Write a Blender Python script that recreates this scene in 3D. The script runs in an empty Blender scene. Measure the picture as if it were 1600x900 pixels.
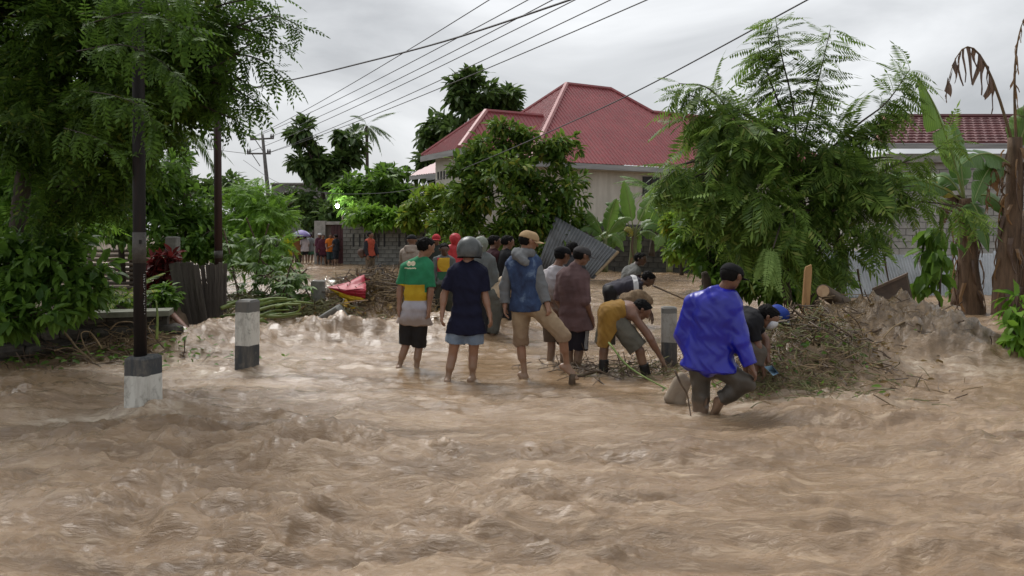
import bpy, math, random
import numpy as np
from mathutils import Vector, Matrix
random.seed(7); RNG = np.random.default_rng(7)
R = math.radians
sc = bpy.context.scene
col = sc.collection

# ------------------------------------------------------------------ camera
F = 1200.0; H = 1.75; HZ = 360.0        # focal length in photo pixels, eye height, horizon row
cam_d = bpy.data.cameras.new('camera'); cam = bpy.data.objects.new('camera', cam_d); col.objects.link(cam)
cam.location = (0, 0, H); cam.rotation_euler = (R(90), 0, 0)
cam_d.sensor_width = 36; cam_d.lens = 36 * F / 1600; cam_d.shift_y = -90 / 1600
cam_d.clip_start = 0.1; cam_d.clip_end = 5000
sc.camera = cam

# ------------------------------------------------------------------ sky, sun, exposure
SUN_EL, SUN_AZ = 55, -32
w = bpy.data.worlds.new('World'); sc.world = w; w.use_nodes = True
nt = w.node_tree; nt.nodes.clear()
wo = nt.nodes.new('ShaderNodeOutputWorld'); wb = nt.nodes.new('ShaderNodeBackground')
sky = nt.nodes.new('ShaderNodeTexSky'); sky.sky_type = 'NISHITA'; sky.sun_disc = False
sky.sun_elevation = R(SUN_EL); sky.sun_rotation = R(SUN_AZ); sky.dust_density = 4
geo = nt.nodes.new('ShaderNodeTexCoord')
mp = nt.nodes.new('ShaderNodeMapping'); mp.inputs['Scale'].default_value = (1.0, 1.0, 2.4); mp.inputs['Location'].default_value = (.7, .3, .12)
n1 = nt.nodes.new('ShaderNodeTexNoise'); n1.inputs['Scale'].default_value = 2.1; n1.inputs['Detail'].default_value = 7; n1.inputs['Roughness'].default_value = .52; n1.inputs['Distortion'].default_value = .5
rp = nt.nodes.new('ShaderNodeValToRGB')
rp.color_ramp.elements[0].position = .33; rp.color_ramp.elements[0].color = (2.7, 2.8, 2.92, 1)
rp.color_ramp.elements[1].position = .68; rp.color_ramp.elements[1].color = (5.5, 5.6, 5.7, 1)
mx = nt.nodes.new('ShaderNodeMix'); mx.data_type = 'RGBA'; mx.inputs[0].default_value = .95
nt.links.new(geo.outputs['Generated'], mp.inputs[0]); nt.links.new(mp.outputs[0], n1.inputs[0]); nt.links.new(n1.outputs[0], rp.inputs[0])
nt.links.new(sky.outputs[0], mx.inputs[6]); nt.links.new(rp.outputs[0], mx.inputs[7]); nt.links.new(mx.outputs[2], wb.inputs[0])
wb.inputs[1].default_value = .1
nt.links.new(wb.outputs[0], wo.inputs[0])
sd = bpy.data.lights.new('sun', 'SUN'); sd.energy = 1.5; sd.angle = R(28); sd.color = (1, .98, .95)
so = bpy.data.objects.new('sun', sd); col.objects.link(so)
az = R(SUN_AZ); el = R(SUN_EL)
sv = Vector((math.sin(az) * math.cos(el), math.cos(az) * math.cos(el), math.sin(el)))
so.rotation_euler = sv.to_track_quat('Z', 'Y').to_euler(); so.location = sv * 60
vs = sc.view_settings; vs.view_transform = 'Standard'; vs.look = 'None'; vs.gamma = 1; vs.exposure = 0.88; vs.use_curve_mapping = False

# ------------------------------------------------------------------ helpers
def P(px, py, d): return Vector(((px - 800) / F * d, d, H + (HZ - py) / F * d))
def gd(py, z=0): return (H - z) * F / (py - HZ)

WORLD = {}
def wmat(o): return WORLD.get(o.name, Matrix.Identity(4))
def par(ch, p):
    ch.parent = p; ch.matrix_parent_inverse = wmat(p).inverted()
def tag(o, label=None, cat=None, group=None, kind=None):
    if label: o['label'] = label
    if cat: o['category'] = cat
    if group: o['group'] = group
    if kind: o['kind'] = kind
    return o
def thing(name, label, cat, loc, group=None):
    o = bpy.data.objects.new(name, None); col.objects.link(o); o.location = loc; o.empty_display_size = .2
    WORLD[o.name] = Matrix.Translation(Vector(loc))
    return tag(o, label, cat, group)
def link(name, me, parent=None):
    o = bpy.data.objects.new(name, me); col.objects.link(o)
    if parent is not None: par(o, parent)
    return o
def mesh_np(name, v, f, mat, smooth=False):
    """v (n,3), f (m,k) with the same k for all faces"""
    v = np.asarray(v, np.float32); f = np.asarray(f, np.int32)
    me = bpy.data.meshes.new(name); m, k = f.shape
    me.vertices.add(len(v)); me.vertices.foreach_set('co', v.ravel())
    me.loops.add(m * k); me.loops.foreach_set('vertex_index', f.ravel())
    me.polygons.add(m); me.polygons.foreach_set('loop_start', np.arange(0, m * k, k, dtype=np.int32))
    if smooth: me.polygons.foreach_set('use_smooth', np.ones(m, bool))
    me.update(calc_edges=True); me.validate()
    if mat: me.materials.append(mat)
    return me

class MB:
    def __init__(s): s.v = []; s.f = []
    def add(s, vs, fs):
        o = len(s.v); s.v += [tuple(x) for x in vs]; s.f += [tuple(i + o for i in q) for q in fs]
    def box(s, c, size, rot=None):
        hx, hy, hz = size[0] / 2, size[1] / 2, size[2] / 2
        vs = [Vector((x, y, z)) for x in (-hx, hx) for y in (-hy, hy) for z in (-hz, hz)]
        if rot is not None: vs = [rot @ q for q in vs]
        s.add([q + Vector(c) for q in vs], [(0, 1, 3, 2), (4, 6, 7, 5), (0, 4, 5, 1), (2, 3, 7, 6), (0, 2, 6, 4), (1, 5, 7, 3)])
    def tube(s, pts, rad, n=6, cap=True):
        pts = [Vector(p) for p in pts]; m = len(pts)
        if not hasattr(rad, '__len__'): rad = [rad] * m
        rings = []; t0 = (pts[1] - pts[0]).normalized()
        ref = Vector((0, 0, 1)) if abs(t0.z) < .9 else Vector((1, 0, 0))
        for i in range(m):
            t = (pts[min(i + 1, m - 1)] - pts[max(i - 1, 0)]).normalized()
            a = t.cross(ref)
            if a.length < 1e-4: a = t.cross(Vector((.3, .5, .8)))
            a.normalize(); b = a.cross(t)
            ref = b if abs(b.dot(t)) < .9 else ref
            rings += [pts[i] + (a * math.cos(2 * math.pi * k / n) + b * math.sin(2 * math.pi * k / n)) * rad[i] for k in range(n)]
        fs = [(i * n + k, i * n + (k + 1) % n, (i + 1) * n + (k + 1) % n, (i + 1) * n + k) for i in range(m - 1) for k in range(n)]
        if cap: fs += [tuple(range(n))[::-1], tuple((m - 1) * n + k for k in range(n))]
        s.add(rings, fs)
    def mesh(s, name, mat, smooth=False):
        me = bpy.data.meshes.new(name); me.from_pydata(s.v, [], s.f); me.update()
        if smooth:
            me.polygons.foreach_set('use_smooth', np.ones(len(me.polygons), bool))
        if mat: me.materials.append(mat)
        return me
    def build(s, name, mat, parent=None, smooth=False):
        return link(name, s.mesh(name, mat, smooth), parent)

def bez(pts, n=10):
    """Catmull-Rom through the points"""
    pts = [Vector(p) for p in pts]
    if len(pts) < 3: return [pts[0].lerp(pts[-1], i / n) for i in range(n + 1)]
    q = [pts[0] * 2 - pts[1]] + pts + [pts[-1] * 2 - pts[-2]]; out = []
    for i in range(1, len(q) - 2):
        for j in range(n):
            t = j / n; a, b, c, d = q[i - 1], q[i], q[i + 1], q[i + 2]
            out.append(.5 * ((2 * b) + (c - a) * t + (2 * a - 5 * b + 4 * c - d) * t * t + (3 * b - a - 3 * c + d) * t ** 3))
    out.append(pts[-1]); return out

# gradient noise in numpy
_perm = RNG.permutation(256); _perm = np.concatenate([_perm, _perm]); _ga = RNG.random(256) * 2 * np.pi
_gx, _gy = np.cos(_ga), np.sin(_ga)
def pnoise(x, y):
    xi = np.floor(x).astype(int); yi = np.floor(y).astype(int); xf = x - xi; yf = y - yi
    u = xf * xf * xf * (xf * (xf * 6 - 15) + 10); v = yf * yf * yf * (yf * (yf * 6 - 15) + 10)
    def g(ix, iy, dx, dy):
        h = _perm[_perm[ix & 255] + (iy & 255)]; return _gx[h] * dx + _gy[h] * dy
    a = g(xi, yi, xf, yf); b = g(xi + 1, yi, xf - 1, yf); c = g(xi, yi + 1, xf, yf - 1); d = g(xi + 1, yi + 1, xf - 1, yf - 1)
    return (a + u * (b - a)) + v * ((c + u * (d - c)) - (a + u * (b - a)))
def fbm(x, y, o=4, gain=.5):
    s = 0; a = 1.0
    for i in range(o):
        s = s + a * pnoise(x + 17.3 * i, y - 9.1 * i); x = x * 2.03; y = y * 2.03; a *= gain
    return s
def ridged(x, y, o=3):
    s = 0; a = 1.0
    for i in range(o):
        s = s + a * (1 - 2.6 * np.abs(pnoise(x + 5.7 * i, y + 3.1 * i))); x = x * 2.1; y = y * 2.1; a *= .5
    return s

# ------------------------------------------------------------------ materials
MATS = {}
class NB:
    def __init__(s, name):
        s.m = bpy.data.materials.new(name); s.m.use_nodes = True; s.t = s.m.node_tree; s.n = s.t.nodes
        s.b = s.n['Principled BSDF']; s.out = s.n['Material Output']
    def new(s, typ, **kw):
        n = s.n.new(typ)
        for k, v in kw.items():
            if hasattr(n, k): setattr(n, k, v)
        return n
    def L(s, a, b): s.t.links.new(a, b)
    def coord(s, scale=(1, 1, 1), out='Object'):
        tc = s.new('ShaderNodeTexCoord'); mp = s.new('ShaderNodeMapping'); mp.inputs['Scale'].default_value = scale
        s.L(tc.outputs[out], mp.inputs[0]); return mp.outputs[0]
    def noise(s, vec, scale, detail=5, rough=.55, dist=0):
        n = s.new('ShaderNodeTexNoise'); n.inputs['Scale'].default_value = scale; n.inputs['Detail'].default_value = detail
        n.inputs['Roughness'].default_value = rough; n.inputs['Distortion'].default_value = dist
        if vec is not None: s.L(vec, n.inputs['Vector'])
        return n.outputs[0]
    def ramp(s, fac, stops, interp='LINEAR'):
        r = s.new('ShaderNodeValToRGB'); r.color_ramp.interpolation = interp
        e = r.color_ramp.elements
        while len(e) < len(stops): e.new(.5)
        for i, (p, c) in enumerate(stops):
            e[i].position = p
        for i, (p, c) in enumerate(stops):
            e[i].color = tuple(c) + (1,) if hasattr(c, '__len__') else (c, c, c, 1)
        s.L(fac, r.inputs[0]); return r.outputs[0]
    def mix(s, fac, a, b):
        m = s.new('ShaderNodeMix'); m.data_type = 'RGBA'
        for sock, v in ((m.inputs[0], fac), (m.inputs[6], a), (m.inputs[7], b)):
            if hasattr(v, 'is_linked'): s.L(v, sock)
            else: sock.default_value = v if sock == m.inputs[0] else tuple(v) + (1,)
        return m.outputs[2]
    def math(s, op, a, b=0.0):
        m = s.new('ShaderNodeMath'); m.operation = op
        for sock, v in ((m.inputs[0], a), (m.inputs[1], b)):
            if hasattr(v, 'is_linked'): s.L(v, sock)
            else: sock.default_value = v
        return m.outputs[0]
    def bump(s, h, strength=.3, dist=.02):
        b = s.new('ShaderNodeBump'); b.inputs['Strength'].default_value = strength; b.inputs['Distance'].default_value = dist
        s.L(h, b.inputs['Height']); s.L(b.outputs[0], s.b.inputs['Normal'])
    def sep(s, out='Object'):
        tc = s.new('ShaderNodeTexCoord'); x = s.new('ShaderNodeSeparateXYZ'); s.L(tc.outputs[out], x.inputs[0]); return x.outputs

def stdmat(name, c1, c2=None, rough=.8, scale=6, bump=.2, bdist=.01, spec=.4, stretch=(1, 1, 1), metal=0, mud=None, rand=0):
    """two-tone procedural material; mud=(z0, z1) stains with dried mud below that height"""
    if name in MATS: return MATS[name]
    b = NB(name); c2 = c2 or tuple(x * .65 for x in c1)
    vec = b.coord(stretch); n = b.noise(vec, scale, 6, .6, .3)
    c = b.ramp(n, [(.3, c2), (.7, c1)])
    if rand:
        oi = b.new('ShaderNodeObjectInfo'); v = b.math('MULTIPLY_ADD', oi.outputs['Random'], rand); v.node.inputs[2].default_value = 1 - rand / 2
        hv = b.new('ShaderNodeHueSaturation'); b.L(v, hv.inputs['Value']); b.L(c, hv.inputs['Color']); c = hv.outputs[0]
    if mud:
        z = b.sep()[2]; nn = b.noise(b.coord(), 14, 4)
        zz = b.math('MULTIPLY_ADD', nn, (mud[1] - mud[0]) * 1.2); b.L(z, zz.node.inputs[2])
        k = b.new('ShaderNodeMapRange'); k.inputs[1].default_value = mud[0] + (mud[1] - mud[0]) * .6; k.inputs[2].default_value = mud[1] + (mud[1] - mud[0]) * .6; k.inputs[3].default_value = .85; k.inputs[4].default_value = 0
        b.L(zz, k.inputs[0]); c = b.mix(k.outputs[0], c, (.20, .13, .085))
    b.L(c, b.b.inputs['Base Color']); b.b.inputs['Roughness'].default_value = rough
    b.b.inputs['Specular IOR Level'].default_value = spec; b.b.inputs['Metallic'].default_value = metal
    if bump: b.bump(b.noise(vec, scale * 5, 5, .6), bump, bdist)
    MATS[name] = b.m; return b.m

def leafmat(name, dark, light, rough=.42, trans=.35, spec=.45, yellow=None):
    if name in MATS: return MATS[name]
    spec *= .45; rough = max(rough, .5); dark = (dark[0], dark[1] * 1.06, dark[2] * .7); light = (light[0], light[1] * 1.06, light[2] * .7); dark = tuple(q * 1.25 for q in dark); light = tuple(q * 1.22 for q in light)
    b = NB(name); g = b.new('ShaderNodeNewGeometry')
    mid = tuple((x + y) / 2 for x, y in zip(dark, light))
    st = [(0, dark), (.55, mid), (1, light)]
    if yellow: st = [(0, dark), (.5, mid), (.9, light), (.97, yellow)]
    c = b.ramp(g.outputs['Random Per Island'], st)
    n = b.noise(b.coord(), 1.3, 3); k = b.ramp(n, [(.3, .72), (.7, 1.2)])
    mm = b.new('ShaderNodeMix'); mm.data_type = 'RGBA'; mm.blend_type = 'MULTIPLY'; mm.inputs[0].default_value = 1
    b.L(c, mm.inputs[6]); b.L(k, mm.inputs[7]); c = mm.outputs[2]
    b.L(c, b.b.inputs['Base Color']); b.b.inputs['Roughness'].default_value = rough; b.b.inputs['Specular IOR Level'].default_value = spec
    tr = b.new('ShaderNodeBsdfTranslucent'); tm = b.mix(.5, c, tuple(min(1, x * 1.4) for x in light)); b.L(tm, tr.inputs[0])
    ms = b.new('ShaderNodeMixShader'); ms.inputs[0].default_value = trans
    b.L(b.b.outputs[0], ms.inputs[1]); b.L(tr.outputs[0], ms.inputs[2]); b.L(ms.outputs[0], b.out.inputs[0])
    MATS[name] = b.m; return b.m

M_bark = stdmat('bark', (.085, .065, .05), (.03, .024, .018), .9, 9, .6, .02, stretch=(1, 1, .25))
M_conc = stdmat('concrete', (.34, .33, .31), (.20, .195, .18), .85, 5, .3)
M_straw = stdmat('straw', (.30, .215, .115), (.10, .07, .04), .8, 8, .2)
M_stick = stdmat('wet_stick', (.13, .085, .05), (.05, .034, .022), .6, 12, .3)
M_green_stick = stdmat('green_stalk', (.22, .28, .07), (.10, .16, .04), .5, 5, .2)
# ------------------------------------------------------------------ flood water and ground
def gauss(x, y, cx, cy, rx, ry, h): return h * np.exp(-((x - cx) / rx) ** 2 - ((y - cy) / ry) ** 2)
FEET = [((px - 800) / F * d_, d_) for px, d_ in ((623, 9.6), (650, 9.6), (699, 8.8), (738, 8.85), (821, 8.9), (860, 10.0), (892, 9.8), (903, 9.75), (943, 9.3), (1011, 9.1), (1093, 7.25), (1165, 8))]
def calmness(x, y): return np.clip(gauss(x, y, -.6, 9.3, 2.4, 1.7, .82) + gauss(x, y, 6.2, 11.5, 1.6, 2.2, .55) + gauss(x, y, 1.5, 15, 4, 3, .5) + gauss(x, y, -3.5, 30, 6, 7, .6), 0, .85)
def heapmask(x, y): return gauss(x, y, 4.75, 10.0, 1.2, .95, .57) + gauss(x, y, 3.35, 8.8, .8, .7, .50) + gauss(x, y, 5.6, 9.3, .8, .9, .18) + gauss(x, y, 3.0, 8.1, .6, .5, .14)
def zwater(x, y):
    x = np.asarray(x, float); y = np.asarray(y, float)
    wx = x + .28 * fbm(x * .8, y * 1.0, 3); wy = y + .22 * fbm(x * .7 + 40, y * 1.1 + 8, 3)
    # how rough the flow is from place to place
    calm = calmness(x, y)
    rough = (1 - calm) * (.75 + gauss(x, y, -4.0, 8.6, 1.6, 1.6, 1.1) + gauss(x, y, -1.4, 5.6, 1.5, .9, .8) + gauss(x, y, -2.5, 12.2, 2.0, 1.4, 1.0) + gauss(x, y, 2.6, 6.6, 2.2, .9, .45))
    rough = rough * np.clip(.85 + 1.2 * fbm(x * .33 + 9, y * .55 + 4, 2), .42, 1.6)
    far = np.clip(1.25 - y / 60, .25, 1)
    h = .085 * fbm(wx * .7, wy * 1.2, 3) + .050 * ridged(wx * .8, wy * 1.9, 3) + .032 * ridged(wx * 1.7 + 3, wy * 3.8, 3) + .018 * ridged(wx * 2.6, wy * 7.4, 3) + .005 * fbm(wx * 6, wy * 15, 2)
    h = h * rough * far * (1.18 + gauss(x, y, -2.2, 4.6, 2.2, 1.3, .45))
    # hump of water in the foreground and the pads thrown up against things
    h += gauss(x, y, -1.5, 5.55, .75, .35, .07) + gauss(x, y, -.75, 5.2, .5, .25, .04)
    for cx, cy in ((-3.44 * .995, 6.95), (-3.2, 9.25)): h += gauss(x, y, cx + .35, cy - .12, .34, .2, .05) - gauss(x, y, cx - .4, cy - .1, .35, .22, .03)
    # small piles of water against the legs standing in it
    for cx, cy in FEET: r2 = (x - cx) ** 2 + (y - cy) ** 2; h += .022 * np.exp(-r2 / .012) + .010 * np.sin(np.sqrt(r2) * 42) * np.exp(-r2 / .10)
    # silt and debris heaps with the flood breaking over them
    lump = np.clip(.55 + .55 * ridged(wx * 1.5, wy * 1.5, 4) + .4 * fbm(x * 5, y * 5, 3), .1, 1.9)
    heap = heapmask(x, y)
    h += heap * (.55 + .42 * lump) + np.clip(heap * 2.5, 0, 1) * (.095 * ridged(wx * 2.0, wy * 2.2, 3) + .045 * ridged(x * 5.1, y * 5.5, 2))
    heap2 = gauss(x, y, -2.65, 15.2, 1.1, 1.3, .46) + gauss(x, y, -4.8, 13.6, 1.5, 1.0, .30) + gauss(x, y, -5.2, 10.3, 1.3, .55, .26) + gauss(x, y, -1.0, 12.6, 1.3, .6, .2) + gauss(x, y, -4.2, 10.9, .7, .6, .2)
    h += heap2 * (.5 + .5 * lump)
    return h
nc, nr = 620, 580
cs = np.linspace(-.92, .92, nc); ds = np.geomspace(2.0, 110, nr)
X = np.outer(ds, cs); Y = np.repeat(ds[:, None], nc, 1)
Z = zwater(X, Y)
MUD = np.clip(heapmask(X, Y) * 3.2 - .25 + .35 * fbm(X * 2.2, Y * 2.2, 3), 0, 1)
idx = np.arange(nc * nr).reshape(nr, nc)
fq = np.stack([idx[:-1, :-1], idx[:-1, 1:], idx[1:, 1:], idx[1:, :-1]], -1).reshape(-1, 4)
b = NB('flood_water')
vec = b.coord((.32, 1.35, 1)); warp = b.new('ShaderNodeTexNoise'); warp.inputs['Scale'].default_value = 1.3; warp.inputs['Detail'].default_value = 4; b.L(vec, warp.inputs['Vector'])
va = b.new('ShaderNodeVectorMath'); va.operation = 'MULTIPLY_ADD'; va.inputs[1].default_value = (.6, .6, 0); b.L(warp.outputs['Color'], va.inputs[0]); b.L(vec, va.inputs[2])
nA = b.noise(va.outputs[0], 1.6, 8, .62, .8); nB = b.noise(va.outputs[0], 8.5, 9, .72, .4); nC = b.noise(b.coord((.8, 2.4, 1)), 13, 5, .6, .8)
cA = b.ramp(nA, [(.30, (.148, .092, .049)), (.52, (.268, .177, .103)), (.72, (.38, .265, .163))])
foam = b.ramp(nB, [(.53, 0.0), (.60, .55), (.68, 1.0)])
cB = b.mix(b.math('MULTIPLY', foam, .62), cA, (.53, .40, .272))
dk = b.ramp(nC, [(.25, .22), (.42, 0.0)])
cB = b.mix(dk, cB, (.125, .08, .048))
fl = b.new('ShaderNodeTexNoise'); fl.noise_type = 'RIDGED_MULTIFRACTAL'; fl.inputs['Scale'].default_value = 1.5; fl.inputs['Detail'].default_value = 4; fl.inputs['Roughness'].default_value = .5; fl.inputs['Distortion'].default_value = .7
mpf = b.coord((.45, 1.5, 1)); b.L(mpf, fl.inputs['Vector']); fm = b.ramp(fl.outputs[0], [(.62, 0.0), (.80, .75)]); fm = b.math('MULTIPLY', fm, b.ramp(nC, [(.35, .15), (.6, 1.0)])); cB = b.mix(b.math('MULTIPLY', fm, .8), cB, (.55, .445, .31))
af = b.new('ShaderNodeAttribute'); af.attribute_name = 'foam'; ff = b.math('MULTIPLY', af.outputs['Fac'], b.ramp(nB, [(.38, 0.0), (.56, 1.0)])); cB = b.mix(ff, cB, (.64, .54, .42))
at = b.new('ShaderNodeAttribute'); at.attribute_name = 'silt'
mudc = b.ramp(b.noise(b.coord(), 7, 7, .7, .4), [(.3, (.05, .032, .017)), (.5, (.135, .091, .05)), (.72, (.27, .19, .113))])
cB = b.mix(b.math('MULTIPLY', at.outputs['Fac'], .88), cB, mudc)
b.L(cB, b.b.inputs['Base Color'])
ac = b.new('ShaderNodeAttribute'); ac.attribute_name = 'still'; lively = b.math('SUBTRACT', 1.0, b.math('MULTIPLY', ac.outputs['Fac'], .88)); rr = b.math('ADD', .03, b.math('MULTIPLY', b.ramp(nB, [(.4, .03), (.7, .20)]), lively)); b.L(rr, b.b.inputs['Roughness']); b.b.inputs['IOR'].default_value = 1.5
hsum = b.math('ADD', b.math('MULTIPLY', nB, .8), b.math('MULTIPLY', nC, .45)); b.bump(hsum, .95, .055); bn = [q for q in b.n if q.type == 'BUMP'][0]; b.L(b.math('MULTIPLY', lively, .66), bn.inputs['Strength'])
M_water = b.m
fw = link('flood_water', mesh_np('flood_water', np.stack([X, Y, Z], -1).reshape(-1, 3), fq, M_water, True)); tag(fw, kind='structure')
fa = fw.data.attributes.new('silt', 'FLOAT', 'POINT'); fa.data.foreach_set('value', MUD.ravel().astype(np.float32))
FO = sum(gauss(X, Y, cx - .12, cy - .10, .22, .13, .75) for cx, cy in FEET) + sum(gauss(X, Y, cx + a_, cy - .22, .45, .16, .9) for cx, cy in ((-3.42, 6.95), (-3.13, 9.1)) for a_ in (-.35, .2)) + gauss(X, Y, 2.9, 7.45, 1.0, .22, .8) + gauss(X, Y, 4.9, 8.6, 1.2, .3, .7) + gauss(X, Y, -4.3, 9.4, 1.4, .3, .5)
fa = fw.data.attributes.new('foam', 'FLOAT', 'POINT'); fa.data.foreach_set('value', np.clip(FO * (.6 + 1.2 * fbm(X * 3, Y * 5, 3)), 0, .85).ravel().astype(np.float32))
fa = fw.data.attributes.new('still', 'FLOAT', 'POINT'); fa.data.foreach_set('value', np.clip(calmness(X, Y) * 1.25 + .3 * fbm(X * 1.1, Y * 1.6, 3) - .1, 0, 1).ravel().astype(np.float32))
# the ground under and beyond the flood
M_soil = stdmat('soil', (.16, .11, .07), (.07, .05, .033), .9, 3, .5, .03)
m = MB(); m.add([(-2500, -400, -.9), (2500, -400, -.9), (2500, 4200, -.9), (-2500, 4200, -.9)], [(0, 1, 2, 3)])
tag(m.build('ground', M_soil), kind='structure')
def slab(name, xs, ys, zf, mat, kind='structure'):
    X, Y = np.meshgrid(xs, ys); Z = zf(X, Y); n, k = X.shape; i = np.arange(n * k).reshape(n, k)
    f = np.stack([i[:-1, :-1], i[:-1, 1:], i[1:, 1:], i[1:, :-1]], -1).reshape(-1, 4)
    o = link(name, mesh_np(name, np.stack([X, Y, Z], -1).reshape(-1, 3), f, mat, True)); tag(o, kind=kind); return o
# raised bank behind the retaining wall
def bankz(x, y):
    wy = 10.35 + .30 * (x + 4.3)
    t = np.clip((y - wy) / .25, 0, 1) * np.clip((-4.55 - x - np.maximum(0, y - 11.8) * .55) / .5, 0, 1) * np.clip((26 - y) / 2, 0, 1)
    return -.9 + t * (1.48 + .08 * fbm(x, y, 3))
slab('earth_bank', np.linspace(-24, -4, 120), np.linspace(5.0, 28, 140), bankz, M_soil)
def farbank(x, y): return -.9 + np.clip((y - 41.5) / 1.0, 0, 1) * (1.05 + .1 * fbm(x * .2, y * .2, 2))
slab('far_ground', np.linspace(-120, 120, 50), np.concatenate([np.linspace(41, 43, 6), np.linspace(46, 400, 30)]), farbank, M_soil)

# ------------------------------------------------------------------ retaining wall of rough stones
wall = thing('retaining_wall', 'low dark rubble stone retaining wall with a flat cement coping below the bushes', 'wall', (-6, 9.8, 0))
M_stone = stdmat('dark_stone', (.10, .088, .072), (.045, .04, .033), .8, 5, .5, .02, rand=.6)
M_coping = stdmat('mossy_coping', (.22, .22, .18), (.10, .105, .07), .9, 6, .3)
wa, wb_ = Vector((-9.0, 8.9, 0)), Vector((-4.6, 10.22, 0)); wd = (wb_ - wa).normalized(); wn = Vector((wd.y, -wd.x, 0)); wl = (wb_ - wa).length
mm = MB(); c = wa.lerp(wb_, .5) - wn * .17; rot = Matrix.Rotation(math.atan2(wd.y, wd.x), 3, 'Z')
mm.box((c.x, c.y, .1), (wl, .22, .98), rot); mm.build('mortar', stdmat('mortar', (.07, .063, .052), (.035, .032, .026), .95, 8, .5), wall)
mm = MB(); c = wa.lerp(wb_, .5) - wn * .10; mm.box((c.x, c.y, .655), (wl + .1, .42, .07), rot); mm.build('coping', M_coping, wall)
stones = []
for k in range(5):
    vs = []; m = MB()
    import itertools
    for th in range(4):
        zz = (-1, -.45, .45, 1)[th]; rr_ = (.62, .98, 1.0, .6)[th]
        for q in range(8):
            a = 2 * math.pi * q / 8; e = .86 + .24 * random.random()
            vs.append((zz * .5, rr_ * e * math.cos(a) * .5, rr_ * e * math.sin(a) * .5))
    fs = [(i * 8 + q, i * 8 + (q + 1) % 8, (i + 1) * 8 + (q + 1) % 8, (i + 1) * 8 + q) for i in range(3) for q in range(8)] + [tuple(range(7, -1, -1)), tuple(24 + q for q in range(8))]
    m.add(vs, fs); stones.append(m.mesh('stone', M_stone, False))
z = -.12
for row in range(4):
    s = random.uniform(0, .2)
    hrow = (.24, .2, .19, .16)[row]
    while s < wl - .1:
        L_ = random.uniform(.2, .42); p = wa + wd * (s + L_ / 2) - wn * .055
        o = link('stone', random.choice(stones), wall)
        o.matrix_basis = Matrix.Translation((p.x, p.y, z + hrow / 2)) @ Matrix.Rotation(math.atan2(wd.y, wd.x), 4, 'Z') @ Matrix.Rotation(random.uniform(-.1, .1), 4, 'Y') @ Matrix.Diagonal((L_ * .97, .2, hrow * .98, 1))
        s += L_
    z += hrow
# ------------------------------------------------------------------ bollards and poles
def paintmat(name, bands, z0, ang=0):
    """painted concrete: bands = [(height from base, colour)], worn paint"""
    b = NB(name); z = b.math('SUBTRACT', b.sep()[2], z0); n = b.noise(b.coord(), 9, 6, .65)
    zz = b.math('ADD', z, b.math('MULTIPLY', b.math('SUBTRACT', n, .5), .03))
    top = bands[-1][0] * 1.0
    c = b.ramp(b.math('DIVIDE', zz, top * 1.25), [(max(0, h) / (top * 1.25), cc) for h, cc in bands], 'CONSTANT')
    wear = b.ramp(b.noise(b.coord((1, 1, .55)), 16, 7, .7, .6), [(.50, 0.0), (.68, .75)])
    c = b.mix(wear, c, (.15, .135, .115))
    st = b.ramp(b.noise(b.coord((1, 1, .18)), 12, 5, .6), [(.45, 0.0), (.75, .55)]); c = b.mix(st, c, (.20, .17, .135))
    mud = b.new('ShaderNodeMapRange'); mud.inputs[1].default_value = .0; mud.inputs[2].default_value = .14; mud.inputs[3].default_value = .7; mud.inputs[4].default_value = 0; b.L(z, mud.inputs[0])
    c = b.mix(mud.outputs[0], c, (.19, .13, .085))
    b.L(c, b.b.inputs['Base Color']); b.b.inputs['Roughness'].default_value = .75
    b.bump(b.noise(b.coord(), 40, 6, .7), .35, .01); return b.m
def post_mesh(name, wdt, dep, z0, z1, mat, flare=1.0, bev=.018):
    """square post with chamfered edges and a slightly domed top; local origin on its axis"""
    prof = [(z0, flare, flare), (z1 - bev, 1, 1), (z1, 1 - 2 * bev / wdt, 1 - 2 * bev / dep)]
    v = []
    for zz, fx, fy in prof:
        hx, hy = wdt / 2 * fx, dep / 2 * fy
        for x, y in ((-1, -1), (1, -1), (1, 1), (-1, 1)):
            q = bev
            if x * y > 0: pts = [(x * hx, y * (hy - q)), (x * (hx - q), y * hy)]
            else: pts = [(x * (hx - q), y * hy), (x * hx, y * (hy - q))]
            v += [(a, b_, zz) for a, b_ in pts]
    f = [(i * 8 + k, i * 8 + (k + 1) % 8, (i + 1) * 8 + (k + 1) % 8, (i + 1) * 8 + k) for i in range(2) for k in range(8)] + [tuple(range(7, -1, -1)), tuple(16 + k for k in range(8))]
    # knocked corners and uneven edges
    v = [(a + random.uniform(-.006, .006), b_ + random.uniform(-.006, .006), c + random.uniform(-.006, .006)) for a, b_, c in v]
    m = MB(); m.add(v, f); return m.mesh(name, mat)
BLK, WHT = (.045, .05, .055), (.60, .59, .54)
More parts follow.
